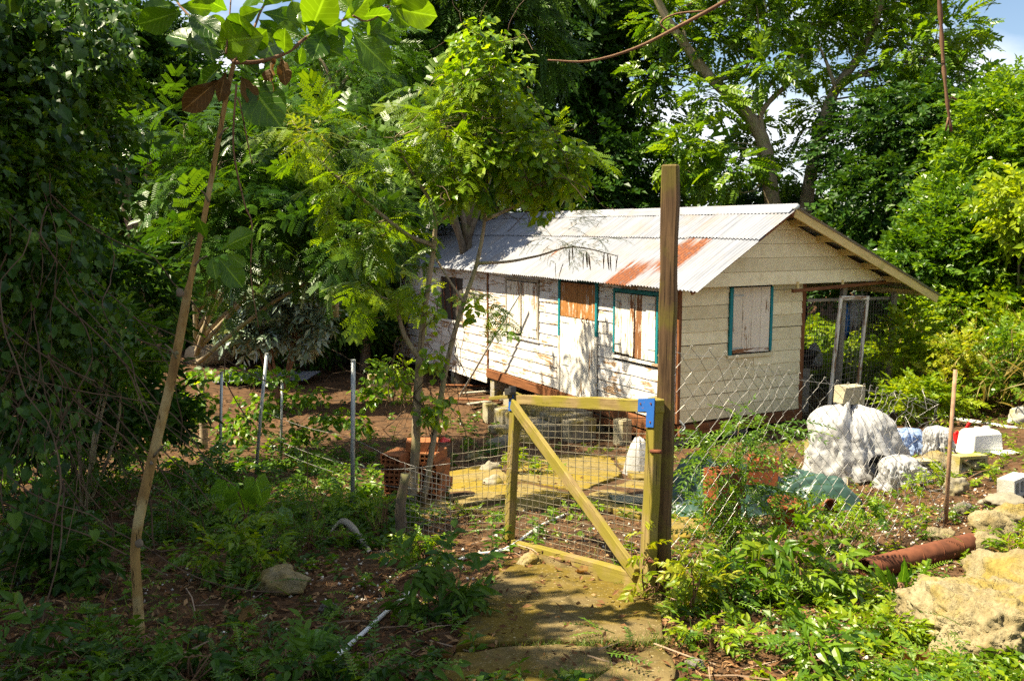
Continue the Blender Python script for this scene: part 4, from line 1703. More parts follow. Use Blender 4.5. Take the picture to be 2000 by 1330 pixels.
def put(name, me, loc, rot, label, cat, group=None):
    return tag(link(name, me, None, loc, rot), label, cat, group)


# stack of hollow clay bricks behind the mesh panel
BS = gp(800, 985)
bme = hollow_mesh('clay_brick', .31, .21, .095, 4, 2, .012, M['terracotta_dirty'])
bd = math.atan2(-.25, .97)
lay = [(0, 0), (.33, .05)]
names_ = ['bottom', 'second', 'third', 'fourth', 'fifth']
rr = np.random.default_rng(11)
for lv_ in range(5):
    for k_, (dx, dy) in enumerate(lay):
        if lv_ == 4 and k_ == 0:
            pass
        tw = rr.normal(0, .07)
        p = BS + np.array((dx - .12 + rr.normal(0, .015), dy + .22 + rr.normal(0, .015), .045 + lv_ * .098))
        put('clay_brick', bme, p, (0, 0, math.pi / 2 * (1 if k_ == 0 else 1) + bd + tw),
            'hollow red clay brick, %s layer of the %s column of the stack' % (names_[lv_], ('left', 'right')[k_]), 'brick', 'clay bricks in the stack')
put('clay_brick', bme, BS + np.array((.10, .30, .045 + 5 * .098)), (0, 0, bd + .3), 'hollow red clay brick lying crosswise on top of the brick stack', 'brick', 'clay bricks in the stack')

# bright red cloth on the slope behind the stack
b = gp(862, 868)
mb = MB()
mb.lathe([(.0, .10), (.05, .10), (.13, .06), (.20, .03), (.22, .0)], 18, wob=lambda V: V * (1 + .25 * np.sin(np.arange(18) * 1.9)[None, :, None] * (np.linspace(0, 1, 5)[:, None, None])))
tag(mb.build('red_cloth', M['red_plastic'], None, smooth=True, loc=b + (0, 0, .01), scale=.6), 'crumpled bright red cloth on the ground beside the brick stack', 'cloth')

# concrete steps below the door, in house direction
def hw(x, y, z=None):
    wx, wy = hloc(x, y)
    return np.array((wx, wy, gz(wx, wy) if z is None else z))


steps = thing('concrete_steps', 'broken mossy concrete steps on rubble in front of the house door', 'steps', hw(-.8, 2.6), HROT)
mb = MB().box((.05, .0, .13), (1.0, 1.7, .28), jit=.02)
mb.build('step', M['concrete'], steps, bevel=.02)
MB().box((.20, .0, .34), (.75, 1.5, .10), jit=.02).build('step', M['concrete'], steps, bevel=.015)
MB().box((-.62, -.35, .04), (.45, 1.35, .14), jit=.02).build('step', M['concrete'], steps, bevel=.015)
b = hw(-.75, 1.45)
tag(MB().box((0, 0, .17), (.50, .22, .36), jit=.015).build('concrete_block', M['concrete'], None, bevel=.012, loc=b, rot=(0, 0, HROT + .1)), 'upright yellowish concrete block at the right end of the steps', 'block')
b = hw(-.35, .85)
hbm = hollow_mesh('hollow_block', .40, .20, .20, 2, 1, .03, M['block_cream'])
tag(link('hollow_block', hbm, None, b + (0, 0, .19), (0, math.pi / 2, HROT + .2)), 'hollow block standing on end under the sill right of the steps', 'block')
rr = np.random.default_rng(3)
for i, (px_, py_, w_, lab) in enumerate([(1135, 822, 62, 'mossy flat stone on the top of the steps'), (1092, 830, 26, 'small yellow stone among the rubble above the steps'), (1060, 822, 34, 'brown rubble lump left of the small yellow stone'),
                          (975, 855, 60, 'grey broken concrete lump left of the gate latch'), (955, 905, 44, 'flat rubble stone in the weeds left of the gate'), (960, 935, 40, 'mossy low stone behind the left gate stile'), (930, 880, 34, 'small rubble stone below the broken concrete lump')]):
    b = gp(px_, py_ + 22)
    rock(px_, py_ + 20, w_, w_ * .6, lab, 'concrete', 30 + i, 3, pit=.05, rough=.35)

# blocks under the house left of the gate
b = gp(957, 824)
put('concrete_block', hollow_mesh('cinder_block', .34, .20, .20, 2, 1, .03, M['block_cream']), b + (0, .05, .17), (0, math.pi / 2, HROT), 'upright tan hollow block, left of the pair under the house edge', 'block')
b = gp(985, 822)
put('concrete_block', MB().box((0, 0, 0), (.26, .22, .27), jit=.01).mesh('cinder_block', M['block_grey']), b + (0, .08, .13), (0, 0, HROT), 'pale squat block, right of the pair under the house edge', 'block')
b = gp(995, 800)
put('concrete_block', MB().box((0, 0, 0), (.20, .20, .26), jit=.01).mesh('cinder_block', M['block_cream']), b + (0.02, .25, .15), (0, 0, HROT + .2), 'tan block set back behind the pale squat block', 'block')
b = gp(740, 760)
put('concrete_block', MB().box((0, 0, 0), (.45, .30, .34), jit=.02).mesh('cinder_block', M['block_cream']), b + (0, .1, .15), (0, 0, .4), 'cream concrete block in weeds at the far left end of the house', 'block')

# timber offcuts and rubbish in the dark under the house
for i, (px_, py_, L, a) in enumerate([(900, 775, 1.4, .3), (870, 790, 1.1, -.2), (915, 800, .9, .7), (860, 765, 1.2, .15)]):
    b = gp(px_, py_)
    o = bar('timber_offcut', b + (0, 0, .06 + i * .03), b + np.array((math.cos(a) * L, math.sin(a) * L, .10)), .12, .03, M['wood_brown' if i % 2 else 'wood_grey'], None, seed=60 + i)
    tag(o, ['long brown timber offcut below the extension wall', 'grey board lying flat in front of the brown offcut', 'short brown plank askew beside the tan block', 'grey plank half hidden under the extension'][i], 'timber')

# leaning pole on the long wall
pa, pb = hw(-.75, 6.6), None
wx, wy = hloc(-.06, 4.35)
stick = thing('leaning_pole', 'thin grey metal pole leaning against the long wall by the shutters', 'pole', pa)
tp_ = at(1013, 578, wy - .05) - pa
bt_ = at(905, 762, pa[1]) - pa
rod('shaft', [bt_ - (tp_ - bt_) * .12, (bt_ + tp_) / 2 + (0, 0, .01), tp_], .020, M['galv'], stick, 8)

# white sack at the gate side of the patio
b = gp(1250, 922)
mb = MB()
mb.lathe([(.0, .44), (.05, .42), (.10, .34), (.14, .22), (.17, .08), (.19, .0)], 20, wob=lambda V: V * (1 + .10 * np.sin(np.arange(20) * 2.3)[None, :, None]) * np.array((1.0, .8, 1)))
tag(mb.build('white_sack', M['film_white'], None, smooth=True, loc=b + (0, .1, -.02)), 'crumpled white sack standing on the patio behind the gate post', 'sack')
b = gp(1235, 985)
tag(MB().box((0, 0, .02), (.42, .22, .03), jit=.01).build('dark_sheet', M['tarp'], None, bevel=.004, loc=b + (0, 0, .03), rot=(.05, .1, .2)), 'dark green plastic flap on the patio beside the gate stile', 'sheet')

# green tarpaulin over a heap
def drape(name, cpx, cpy, wx_, wy_, h, mat, label, cat, seed, rot=0., n=(70, 50), ridges=.05, shape=None, thick=.004):
    b_ = gp(cpx, cpy)
    u = np.linspace(-1, 1, n[0])
    v = np.linspace(-1, 1, n[1])
    U, Vv = np.meshgrid(u, v)
    ang = np.arctan2(Vv, U)
    edge = 1 + .10 * np.sin(ang * 5 + seed) + .06 * np.sin(ang * 11 + seed * 2)
    X, Y = U * wx_ * edge, Vv * wy_ * edge
    rad = np.sqrt(U ** 2 + Vv ** 2)
    P3 = np.stack([U.ravel(), Vv.ravel(), np.zeros(U.size)], 1)
    H = shape(U, Vv) if shape else np.clip(1 - rad ** 2.2, 0, 1)
    wr = fbm(P3 + seed, 2.4, 4, seed, .6).reshape(U.shape)
    fold = np.abs(fbm(P3 * np.array((1, 1, 0)) + seed * 2, 3.0, 3, seed + 9, .5)).reshape(U.shape)
    rg = (1 - np.abs(vnoise(P3 * (1, 1.6, 1) + seed, 2.6, seed + 21))) ** 6 + .6 * (1 - np.abs(vnoise(P3 * (1.4, 1, 1) + seed, 6.0, seed + 22))) ** 5
    Z = h * H + .05 * rg.reshape(U.shape) * (.15 + H) + ridges * wr * (.3 + H) - ridges * 1.4 * fold * (.2 + H)
    c, s_ = math.cos(rot), math.sin(rot)
    XW, YW = b_[0] + c * X - s_ * Y, b_[1] + s_ * X + c * Y
    ZW = g(XW.ravel(), YW.ravel()).reshape(U.shape) + np.maximum(Z, .012)
    V = np.stack([XW.ravel() - b_[0], YW.ravel() - b_[1], ZW.ravel() - b_[2]], 1)
    nx_, ny_ = n
    i, j = np.meshgrid(np.arange(ny_ - 1), np.arange(nx_ - 1), indexing='ij')
    i, j = i.ravel(), j.ravel()
    me = mesh_from(name, V, np.stack([i * nx_ + j, i * nx_ + j + 1, (i + 1) * nx_ + j + 1, (i + 1) * nx_ + j], 1), mat, True)
    o = link(name, me, None, b_)
    sm = o.modifiers.new('solid', 'SOLIDIFY')
    sm.thickness = thick
    return tag(o, label, cat), b_


drape('tarpaulin', 1445, 990, .86, .58, .50, M['tarp'], 'dark green tarpaulin draped over a low heap behind the fence', 'tarpaulin', 4, .1,
      ridges=.10, n=(110, 80), shape=lambda U, V: np.clip(1.05 - np.abs(U) ** 4.0, 0, 1) * np.clip(1 - np.abs(V) ** 3.5, 0, 1) * (.72 + .28 * np.sin(U * 4.2 + 3.6) * (1 - .4 * V)))


def dome(name, px_, py_, wpx, hpx, mat, label, cat, seed, sq=1.0, wr=.10):
    b_ = gp(px_, py_)
    w, h = pxs(wpx, b_[1]) / 2, pxs(hpx, b_[1])
    n, m = 150, 56
    a = np.linspace(0, 2 * math.pi, n, endpoint=False)
    t = np.linspace(0, 1, m)
    prof_r = np.where(t < .75, np.sin(np.clip(t / .75, 0, 1) * math.pi / 2) ** .72 * .90, .92 + (t - .75) * .55)
    prof_z = np.where(t < .12, 1 - .04 * (t / .12) ** 2, .96 * np.cos(np.clip((t - .12) / .88, 0, 1) * math.pi / 2) ** .9)
    Rr, A_ = np.meshgrid(prof_r, a, indexing='ij')
    Zz = np.repeat(prof_z[:, None], n, 1)
    pts = np.stack([np.cos(A_).ravel() * 2, np.sin(A_).ravel() * 2, Zz.ravel() * .9], 1)
    f1 = fbm(pts + seed, 1.6, 4, seed, .6).reshape(Rr.shape)
    f3 = np.abs(fbm(np.stack([np.cos(A_).ravel() * 2, np.sin(A_).ravel() * 2, Zz.ravel() * 1.2], 1) + seed, 1.5, 4, seed + 7, .6)).reshape(Rr.shape)
    f2 = np.abs(vnoise(np.stack([np.cos(A_).ravel() * 6, np.sin(A_).ravel() * 6, Zz.ravel() * .8], 1), 1.0, seed + 3)).reshape(Rr.shape)
    k_ = 1 + wr * f1 - wr * 1.2 * f3 - wr * 1.1 * f2 * np.clip(1.3 - Zz, 0, 1)
    an = np.stack([np.cos(A_).ravel(), np.sin(A_).ravel(), Zz.ravel()], 1)
    rg = (1 - np.abs(vnoise(an * (3.2, 3.2, 1.1) + seed, 1.4, seed + 11))) ** 5 + .7 * (1 - np.abs(vnoise(an * (3.2, 3.2, 2.2) + seed * 2, 3.1, seed + 12))) ** 5
    k_ = k_ + .075 * rg.reshape(Rr.shape) * np.clip(1.15 - Zz, .1, 1)
    X, Y = np.cos(A_) * Rr * k_ * w + .22 * w * (1 - Zz) ** 1.5 - .10 * w, np.sin(A_) * Rr * k_ * w * .8 * sq
    Zs = Zz * h * (1 + .05 * f1 - .05 * f3)
    ZG = g((X + b_[0]).ravel(), (Y + b_[1]).ravel()).reshape(X.shape) - b_[2]
    Zs = Zs + ZG * (1 - Zz)
    V = np.stack([X.ravel(), Y.ravel(), Zs.ravel()], 1)
    i, j = np.meshgrid(np.arange(m - 1), np.arange(n), indexing='ij')
    i, j = i.ravel(), j.ravel()
    me = mesh_from(name, V, [np.stack([i * n + j, i * n + (j + 1) % n, (i + 1) * n + (j + 1) % n, (i + 1) * n + j], 1), np.arange(n)[None, ::-1]], mat, True)
    o = link(name, me, None, (b_[0], b_[1] + w * .35, b_[2]))
    return tag(o, label, cat), b_, h


_, hb_, hh_ = dome('plastic_heap', 1678, 935, 205, 152, M['film_white'], 'big heap wrapped in crumpled white plastic sheet behind the chain link fence', 'heap', 5, 1.0, .11)
bt = np.array((hb_[0] - .05, hb_[1] + .25, hb_[2] + hh_ + .03))
put('concrete_block', MB().box((0, 0, 0), (.25, .2, .19), jit=.014).mesh('cinder', M['block_cream']), bt + (0, 0, .07), (0, 0, .2), 'rough tan block weighing down the top of the white plastic heap', 'block')
b = gp(1760, 945)
o2, _, _ = dome('white_bundle', 1765, 948, 95, 62, M['film_white'], 'small bundle of white plastic at the right foot of the big heap', 'bundle', 9, 1, .2)
b = gp(1600, 905)
put('concrete_block', hollow_mesh('cinder', .22, .24, .13, 2, 1, .035, M['block_cream']), gp(1590, 905) + (0, 0, .16), (0, math.pi / 2, .25), 'yellowish hollow block lying on the tarpaulin edge before the white heap', 'block')
put('concrete_block', hollow_mesh('cinder', .16, .24, .20, 2, 1, .03, M['block_cream']), gp(1660, 940) + (0, 0, .05), (.1, math.pi / 2, .3), 'low yellow hollow block half buried in weeds below the white heap', 'block')
# black bucket lying
b = gp(1712, 935)
mb = MB().lathe([(.0, 0), (.085, 0), (.11, .24), (.122, .245), (.122, .26), (.105, .26), (.10, .24), (.075, .015), (0, .015)], 20)
tag(mb.build('bucket', M['black_plastic'], None, smooth=True, loc=b + (0, -.05, .10), rot=(R(60), R(8), R(-25))), 'black plastic bucket lying on its side at the foot of the white heap', 'bucket')
# orange clay blocks at the fence
tb = hollow_mesh('clay_block', .22, .22, .26, 2, 3, .018, M['terracotta'])
b = gp(1412, 1040)
put('clay_block', tb, b + (0, .05, .12), (0, 0, math.pi / 2 + .2), 'upright orange hollow clay block, lower one of the pair behind the fence', 'brick', 'orange clay blocks by the tarpaulin')
put('clay_block', tb, b + (.02, .08, .385), (0, math.pi / 2, .35), 'orange clay block set upon the lower one behind the fence', 'brick', 'orange clay blocks by the tarpaulin')
b = gp(1495, 1010)
put('clay_block', tb, at(1490, 918, b[1] + .05), (.12, math.pi / 2, -.2), 'orange clay block lying on top of the green tarpaulin', 'brick', 'orange clay blocks by the tarpaulin')


def pot(px_, py_, r_, h_, label, rot, mat='terracotta', seed=0):
    b_ = gp(px_, py_)
    me = MB().lathe([(.0, 0), (r_ * .65, 0), (r_ * .92, h_ * .8), (r_, h_ * .8), (r_ * 1.02, h_), (r_ * .9, h_), (r_ * .85, h_ * .8), (r_ * .6, .02), (0, .02)], 20).mesh('pot', M[mat], True)
    o = link('flower_pot', me, None, b_ + (0, 0, .02), rot)
    return tag(o, label, 'pot')


pot(1535, 1040, .15, .22, 'squat orange clay pot beside the feathery sapling behind the fence', (0.0, 0, 0))
pot(1595, 1008, .11, .18, 'orange clay pot tipped over against the tarpaulin', (R(70), 0, R(30)))

# rusty pipe
pa, pb = gp(1690, 1118), gp(1898, 1082)
pipe = thing('rusty_pipe', 'short wide rusty spiral pipe lying on the ground by the stones', 'pipe', pa)
dv = pb - pa
r_ = .072
axis = Vn(dv)
n_, m_ = 24, 60
Pp = np.linspace(0, 1, m_)[:, None] * dv + np.array((0, 0, r_ * .9))
rad = r_ * (1 + .018 * (np.abs((np.linspace(0, 1, m_) * 7) % 1 - .5) < .07))
Vp, Fp, _ = tube_arrays(Pp, rad, n_)
Vi, Fi, _ = tube_arrays(Pp, rad * .93, n_)
ring = [(i, (i + 1) % n_, n_ * m_ + (i + 1) % n_, n_ * m_ + i) for i in range(n_)]
ring2 = [((m_ - 1) * n_ + i, n_ * m_ + (m_ - 1) * n_ + i, n_ * m_ + (m_ - 1) * n_ + (i + 1) % n_, (m_ - 1) * n_ + (i + 1) % n_) for i in range(n_)]
link('shell', mesh_from('shell', np.concatenate([Vp, Vi]), np.concatenate([Fp, Fi[:, ::-1] + n_ * m_, ring, ring2]), M['rust'], True), pipe)
for i in range(5):
    q = dv * (.12 + i * .19) + np.array((0, 0, r_ * .9))
    a = np.linspace(0, 2 * math.pi, 20)
    s1, s2 = Vn(np.cross(axis, (0, 0, 1))), None
    s2 = np.cross(s1, axis)
    P = [q + (math.cos(t) * s1 + math.sin(t) * s2) * r_ * 1.01 + axis * .10 * (t / 6.28 - .5) for t in a]
    rod('seam', P, .0045, M['rust'], pipe, 5)

# stones on the right
for i, (px_, py_, w_, h_, lab, mat) in enumerate([
    (1925, 1085, 74, 52, 'round grey coral stone at the right end of the rusty pipe', 'coral'),
    (1950, 1052, 92, 55, 'yellowish coral stone behind the round grey one', 'coral'),
    (1985, 1035, 90, 45, 'flat pale stone at the right edge beside the yellowish coral stone', 'coral'),
    (1842, 1062, 58, 30, 'small pale coral stone at the foot of the rusty pole', 'coral'),
    (1885, 1010, 38, 26, 'brownish little stone in the soil right of the rusty pole', 'coral_grey'),
    (1870, 958, 50, 44, 'mossy squat stone among weeds right of the fence', 'concrete'),
    (1835, 925, 80, 46, 'heap-like pale coral lump behind the fence pole', 'coral'),
    (1970, 985, 95, 32, 'low moss covered stone at the right edge under the white block', 'concrete'),
    (1995, 830, 44, 34, 'white stone at the right edge below the green bank', 'block_white'),
    (1360, 1305, 36, 28, 'small pale stone on the soil at the bottom right of the path', 'coral_grey'),
    (545, 1160, 105, 50, 'brown mossy stone in the shade near the sapling', 'coral'),
    (640, 1185, 42, 24, 'pale tan stone on the leaf litter left of the leafy bush', 'coral_grey'),
]):
    rock(px_, py_, w_, h_, lab, mat, 50 + i, 4)
rock(1955, 1262, 275, 165, 'large pitted yellow coral boulder in the lower right corner', 'coral', 91, 6, pit=.13, rough=.24, name='boulder', depth=.42, sink=.7)
rock(2040, 1190, 170, 110, 'shoulder of coral rock behind the big pitted boulder at the right edge', 'coral', 94, 5, pit=.08, rough=.22, name='boulder', depth=.45, sink=.6)

# pierced concrete blocks on the right
def pierced(name, W, H, T, mat):
    """screen block with an open diamond lattice"""
    mb = MB()
    w = .03
    mb.box((0, 0, H / 2 - w / 2), (W, T, w)).box((0, 0, -H / 2 + w / 2), (W, T, w))
    mb.box((-W / 2 + w / 2, 0, 0), (w, T, H - 2 * w)).box((W / 2 - w / 2, 0, 0), (w, T, H - 2 * w))
    L = math.hypot(W - 2 * w, H - 2 * w) * .93
    a = math.atan2(H - 2 * w, W - 2 * w)
    mb.box((0, 0, 0), (L, T * .8, .022), M=Matrix.Rotation(-a, 4, 'Y'))
    mb.box((0, .002, 0), (L, T * .76, .022), M=Matrix.Rotation(a, 4, 'Y'))
    return mb.mesh(name, mat)


for px_, py_, rz, lab in ((1800, 935, .25, 'pierced screen block nearest the white bundle, half lost in weeds'), (1895, 930, .35, 'pierced cream screen block with a mossy top right of the fence pole')):
    put('screen_block', pierced('screen_block', .36, .20, .12, M['block_cream']), gp(px_, py_) + (0, .05, .10), (0, .04, rz), lab, 'block', 'pierced screen blocks')
put('screen_block', hollow_mesh('screen_block', .14, .34, .16, 3, 1, .03, M['block_white']), gp(1985, 968) + (0, .05, .11), (0, -.05, R(-50)), 'white patterned concrete block at the right edge on the mossy stone', 'block')
b = gp(1950, 905)
# jerrycan lying at the right
b = gp(1912, 888)
jw, jh = pxs(72, b[1]), pxs(52, b[1])
jc = thing('jerrycan', 'white plastic jerrycan lying on its side near the green bank', 'jerrycan', b, .25)
V = []
for z_, k_ in ((0, 1.0), (.12, 1.03), (.86, .92), (1.0, .78)):
    V += [(-jw / 2 * k_, -.13 * k_, z_ * jh), (jw / 2 * k_, -.13 * k_, z_ * jh), (jw / 2 * k_, .13 * k_, z_ * jh), (-jw / 2 * k_, .13 * k_, z_ * jh)]
Fq = [(3, 2, 1, 0), (12, 13, 14, 15)]
for q in range(3):
    for i in range(4):
        Fq.append((q * 4 + i, q * 4 + (i + 1) % 4, q * 4 + 4 + (i + 1) % 4, q * 4 + 4 + i))
o = MB().add(V, Fq).build('body', M['white_plastic'], jc, bevel=.02)
o.modifiers['bevel'].segments = 3
MB().lathe([(0, .03), (.028, .03), (.03, 0)], 12).build('cap', M['white_plastic'], jc, loc=(-.05, 0, jh))
MB().tube(smooth_path([(.02, 0, jh - .01), (.04, 0, jh + .025), (.10, 0, jh + .025), (.12, 0, jh - .01)], 3), .012, 6).build('handle', M['white_plastic'], jc, smooth=True)
b = gp(1965, 890)
tag(MB().box((0, 0, .012), (.26, .18, .015), jit=.004).build('plastic_tray', M['white_plastic'], None, bevel=.004, loc=b, rot=(.02, 0, .3)), 'flat white plastic tray on the soil right of the jerrycan', 'tray')
# red plastic thing left of the can
b = gp(1880, 880)
mb = MB().lathe([(0, .02), (.09, .02), (.12, .16), (.125, .17), (.11, .17), (.08, .03), (0, .03)], 14, wob=lambda V: V * (1 + .12 * np.sin(np.arange(14) * 2.7)[None, :, None]))
mb.box((.03, 0, .25), (.03, .02, .18), M=Matrix.Rotation(.3, 4, 'Y'))
tag(mb.build('red_tub', M['red_plastic'], None, loc=b + (0, .1, 0), rot=(.1, .15, .2)), 'broken red plastic tub behind the rusty pole by the jerrycan', 'tub')
for px_, w_, h_, lab, sd in ((1778, 74, 52, 'pale blue plastic bag on the ground, nearest the white heap', 21), (1838, 62, 56, 'bluish white plastic bag between the fence pole and the other blue bag', 22)):
    dome('plastic_bag', px_, 890, w_, h_, M['film_paleblue' if sd == 21 else 'film_white'], lab, 'bag', sd, 1, .22)
# white pipe at the foot of the bank
P = [gp(1700, 800), gp(1780, 812), gp(1870, 822), gp(2040, 850)]
tag(rod('white_pipe', np.array(smooth_path(P, 4)) + (0, 0, .01), .032, M['pvc'], None, 8), 'long white plastic pipe along the foot of the green bank', 'pipe')
# pvc pipe on the ground at the left of the gate
P = [gp(640, 1290), gp(700, 1240), gp(790, 1170), gp(905, 1105), gp(985, 1078), gp(1055, 1030), gp(1110, 1005)]
tag(rod('ground_pipe', np.array(smooth_path(P, 4)) + (0, 0, .02), .0125, M['pvc'], None, 7), 'thin white plastic water pipe running along the ground under the gate', 'pipe')
# dry palm sheath
P = [gp(650, 1045) + (0, 0, .08), gp(672, 1040) + (0, 0, .13), gp(700, 1055) + (0, 0, .10), gp(722, 1075) + (0, 0, .01)]
Q = smooth_path(P, 5)
mb = MB()
V = []
for i, q in enumerate(Q):
    w = .05 * (1 - .5 * i / len(Q))
    for a in np.linspace(-1.2, 1.2, 5):
        V.append(q + np.array((.3 * w * math.sin(a), w * math.sin(a), w * (math.cos(a) - 1))))
m_ = len(Q)
mb.add(V, [(i * 5 + j, i * 5 + j + 1, i * 5 + 6 + j, i * 5 + 5 + j) for i in range(m_ - 1) for j in range(4)])
o = mb.build('palm_sheath', M['wood_grey'], None, smooth=True)
sm = o.modifiers.new('s', 'SOLIDIFY')
sm.thickness = .008
tag(o, 'curved pale dry palm sheath on the leaf litter', 'palm sheath')
rock(668, 1055, 60, 30, 'dark burnt stump end beside the dry palm sheath', 'soil', 83, 3, pit=.2)
# corrugated offcuts on the ground at the back left
for i, (px_, py_, rz, lab) in enumerate(((460, 757, .1, 'flat corrugated metal sheet on the ground behind the ivy hedge'), (580, 752, -.15, 'bright corner of a corrugated sheet beside the sunlit leaf litter'))):
    b = gp(px_, py_)
    me = sheet_mesh('metal_sheet', .76 if i else 1.5, 1.0, M['roof'], 4)
    tag(link('metal_sheet', me, None, b + (-.5, 0, .12), (.05, -.03, rz)), lab, 'metal sheet')
# fallen log
P = [gp(375, 712) + (0, 0, .2), gp(470, 705) + (0, 0, .25), gp(560, 690) + (0, 0, .25), gp(700, 690) + (0, 0, .2), gp(745, 690) + (0, 0, .2)]
Q = smooth_path(P, 5)
log = thing('fallen_log', 'big fallen trunk lying in the shade below the silvery shrub', 'log', P[0])
MB().tube(Q - P[0], np.linspace(.26, .17, len(Q)) * (1 + .1 * np.sin(np.arange(len(Q)))), 10).build('trunk', M['bark_pale'], log, smooth=True)
bar('sawn_board', gp(590, 668) - P[0] + (0, 0, .2), gp(628, 655) - P[0] + (0, 0, .25), .12, .3, M['wood_raw'], log, seed=66)

# bags hung under the porch roof
def hung_bag(lx, ly, z1, w, h, mat, label, seed):
    wx_, wy_ = hloc(lx, ly)
    t = thing('hanging_bag', label, 'bag', (wx_, wy_, z1))
    f = lambda V: V * np.stack([1 + .18 * np.sin(np.arange(18) * 1.7 + seed)] * 3, 1)[None] * np.array((1, .6, 1))
    MB().lathe([(.0, -h), (w * .35, -h * .98), (w * .5, -h * .75), (w * .42, -h * .4), (w * .22, -h * .12), (w * .08, 0)], 18, wob=f).build('body', mat, t, smooth=True)
    MB().tube([(0, 0, -.03), (0, 0, .06), (.01, 0, .12)], .008, 5).build('handle', mat, t)


hung_bag(3.82, .35, 1.02, .22, .62, M['film_blue'], 'long blue plastic bag hanging under the porch roof', 1)
hung_bag(4.05, .35, 1.02, .24, .50, M['film_white'], 'white plastic bag hanging next to the blue one', 2)
hung_bag(4.30, .40, 1.04, .18, .46, M['film_white'], 'narrow white bag hanging nearest the right porch post', 3)
hung_bag(3.75, .9, .20, .30, .40, M['film_white'], 'white bag hanging low behind the porch wire', 4)
wx, wy = hloc(3.15, .75)
tub = thing('black_tub', 'wide black tub with orange cloth on a stand inside the porch', 'tub', (wx, wy, gz(wx, wy)))
MB().lathe([(.0, .78), (.26, .80), (.36, 1.0), (.40, 1.02), (.36, 1.03), (.33, 1.0), (.24, .83), (0, .82)], 22).build('bowl', M['black_plastic'], tub, smooth=True)
MB().box((0, 0, .38), (.4, .4, .76)).build('stand', M['wood_grey'], tub, bevel=.01)
MB().lathe([(0, 1.10), (.12, 1.09), (.22, 1.03), (.26, .98)], 14, c=(-.1, 0, 0)).build('cloth', M['orange_plastic'], tub, smooth=True)
wx, wy = hloc(3.3, 1.0)
coil = thing('hose_coil', 'coil of black hose hanging inside the porch', 'hose', (wx, wy, .75))
for i in range(6):
    a = np.linspace(0, 2 * math.pi, 30)
    rod('loop', np.stack([(.20 + .015 * i) * np.cos(a), .03 * np.sin(a * 2) + i * .012, (.30 + .012 * i) * np.sin(a)], 1), .010, M['black_plastic'], coil, 5)

# ------------------------------------------------------------------ trees and plants
def tree(name, label, blobs, spr, n, mat, seed, base=None, scale=1.0, bark='bark', r0=.12, limbs=None, shell=.4, droop=.25, group=None, cat='tree', ntwig=14, rmean=.5, rstd=.22, twr=.03, gbase=True):
    """trunk + limbs + crown; blobs are (centre, radii); limbs are lists of world points"""
    C = np.array([b[0] for b in blobs])
    if base is None:
        base = np.array((C[:, 0].mean(), C[:, 1].mean() + .3, 0))
    base = np.array((base[0], base[1], gz(base[0], base[1]) - .05))
    t = thing(name, label, cat, base, 0, group)
    mb = MB()
    pts = []
    if limbs is None:
        top = C[np.argmax(C[:, 2])]
        mid = base * .5 + top * .5
        mid[2] = base[2] + (top[2] - base[2]) * .5
        limbs = [([base, base * .8 + mid * .2 + (0.05, 0, 0), mid, top], r0, r0 * .2)]
        order = np.argsort(C[:, 2])[:-1]
        for q in order[:10]:
            h = np.clip((C[q][2] - base[2]) * .45, .1, None)
            s_ = base + (mid - base) * min(.95, h / max(.1, mid[2] - base[2]))
            limbs.append(([s_, (s_ + C[q]) / 2 + (0, 0, .15), C[q]], r0 * .5, r0 * .12))
    for P, a, b in limbs:
        Q = limb_tubes(mb, np.asarray(P) - base, a, b, 8)
        pts.append(Q)
    pts = np.concatenate(pts)
    P, D = crown_points(blobs, n, seed, shell, droop)
    keep = P[:, 2] > g(P[:, 0], P[:, 1]) + .05
    P, D = P[keep], D[keep]
    sel = RNG.permutation(len(P))[:ntwig]
    twigs_to(mb, pts, P[sel] - base, None, twr, seed)
    mb.build('trunk', M[bark], t, smooth=True)
    rr_ = np.random.default_rng(seed + 1)
    me = scatter_mesh('crown', SPR[spr], P - base, D, scale * rr_.uniform(.75, 1.25, len(P)), M[mat], seed + 2, .6, rmean, rstd)
    link('crown', me, t)
    return t


def path3(pts, Y, dy=0.0, seed=0):
    rr_ = np.random.default_rng(seed)
    return [at(a, b, Y + (rr_.normal(0, dy) if dy else 0)) for a, b in pts]


# ---- tall limbed tree behind the house
Yb = 23.5
bbase = gp(1545, 640)
bb = np.array((at(1548, 600, Yb)[0], Yb, 0))
bb[2] = gz(bb[0], bb[1])
bl = [blob(*a) for a in [(1300, 40, 24, 80, 55), (1400, 70, 24, 85, 60), (1490, 40, 23.5, 80, 50), (1500, 130, 22.8, 75, 45), (1390, 190, 23, 60, 45), (1340, 290, 23, 70, 50), (1590, 50, 24, 75, 45), (1700, 130, 23, 45, 40),
                         (1720, 30, 24, 100, 60), (1800, 90, 23, 80, 70), (1860, 170, 23.5, 75, 90), (1420, 330, 22.5, 70, 45), (1880, 60, 24, 50, 50), (1280, 150, 24, 45, 50), (1455, 260, 24.5, 40, 25), (1585, 250, 24.5, 25, 30), (1600, 130, 25, 40, 25), (1590, 205, 25, 40, 25), (1555, 280, 25, 35, 25), (1490, 230, 25, 35, 25), (1300, 230, 25.5, 40, 30), (1540, 340, 24, 45, 25), (1620, 330, 24.5, 40, 30), (1760, 200, 23, 70, 60), (1440, -40, 24, 160, 50), (1680, -50, 24, 180, 60)]]
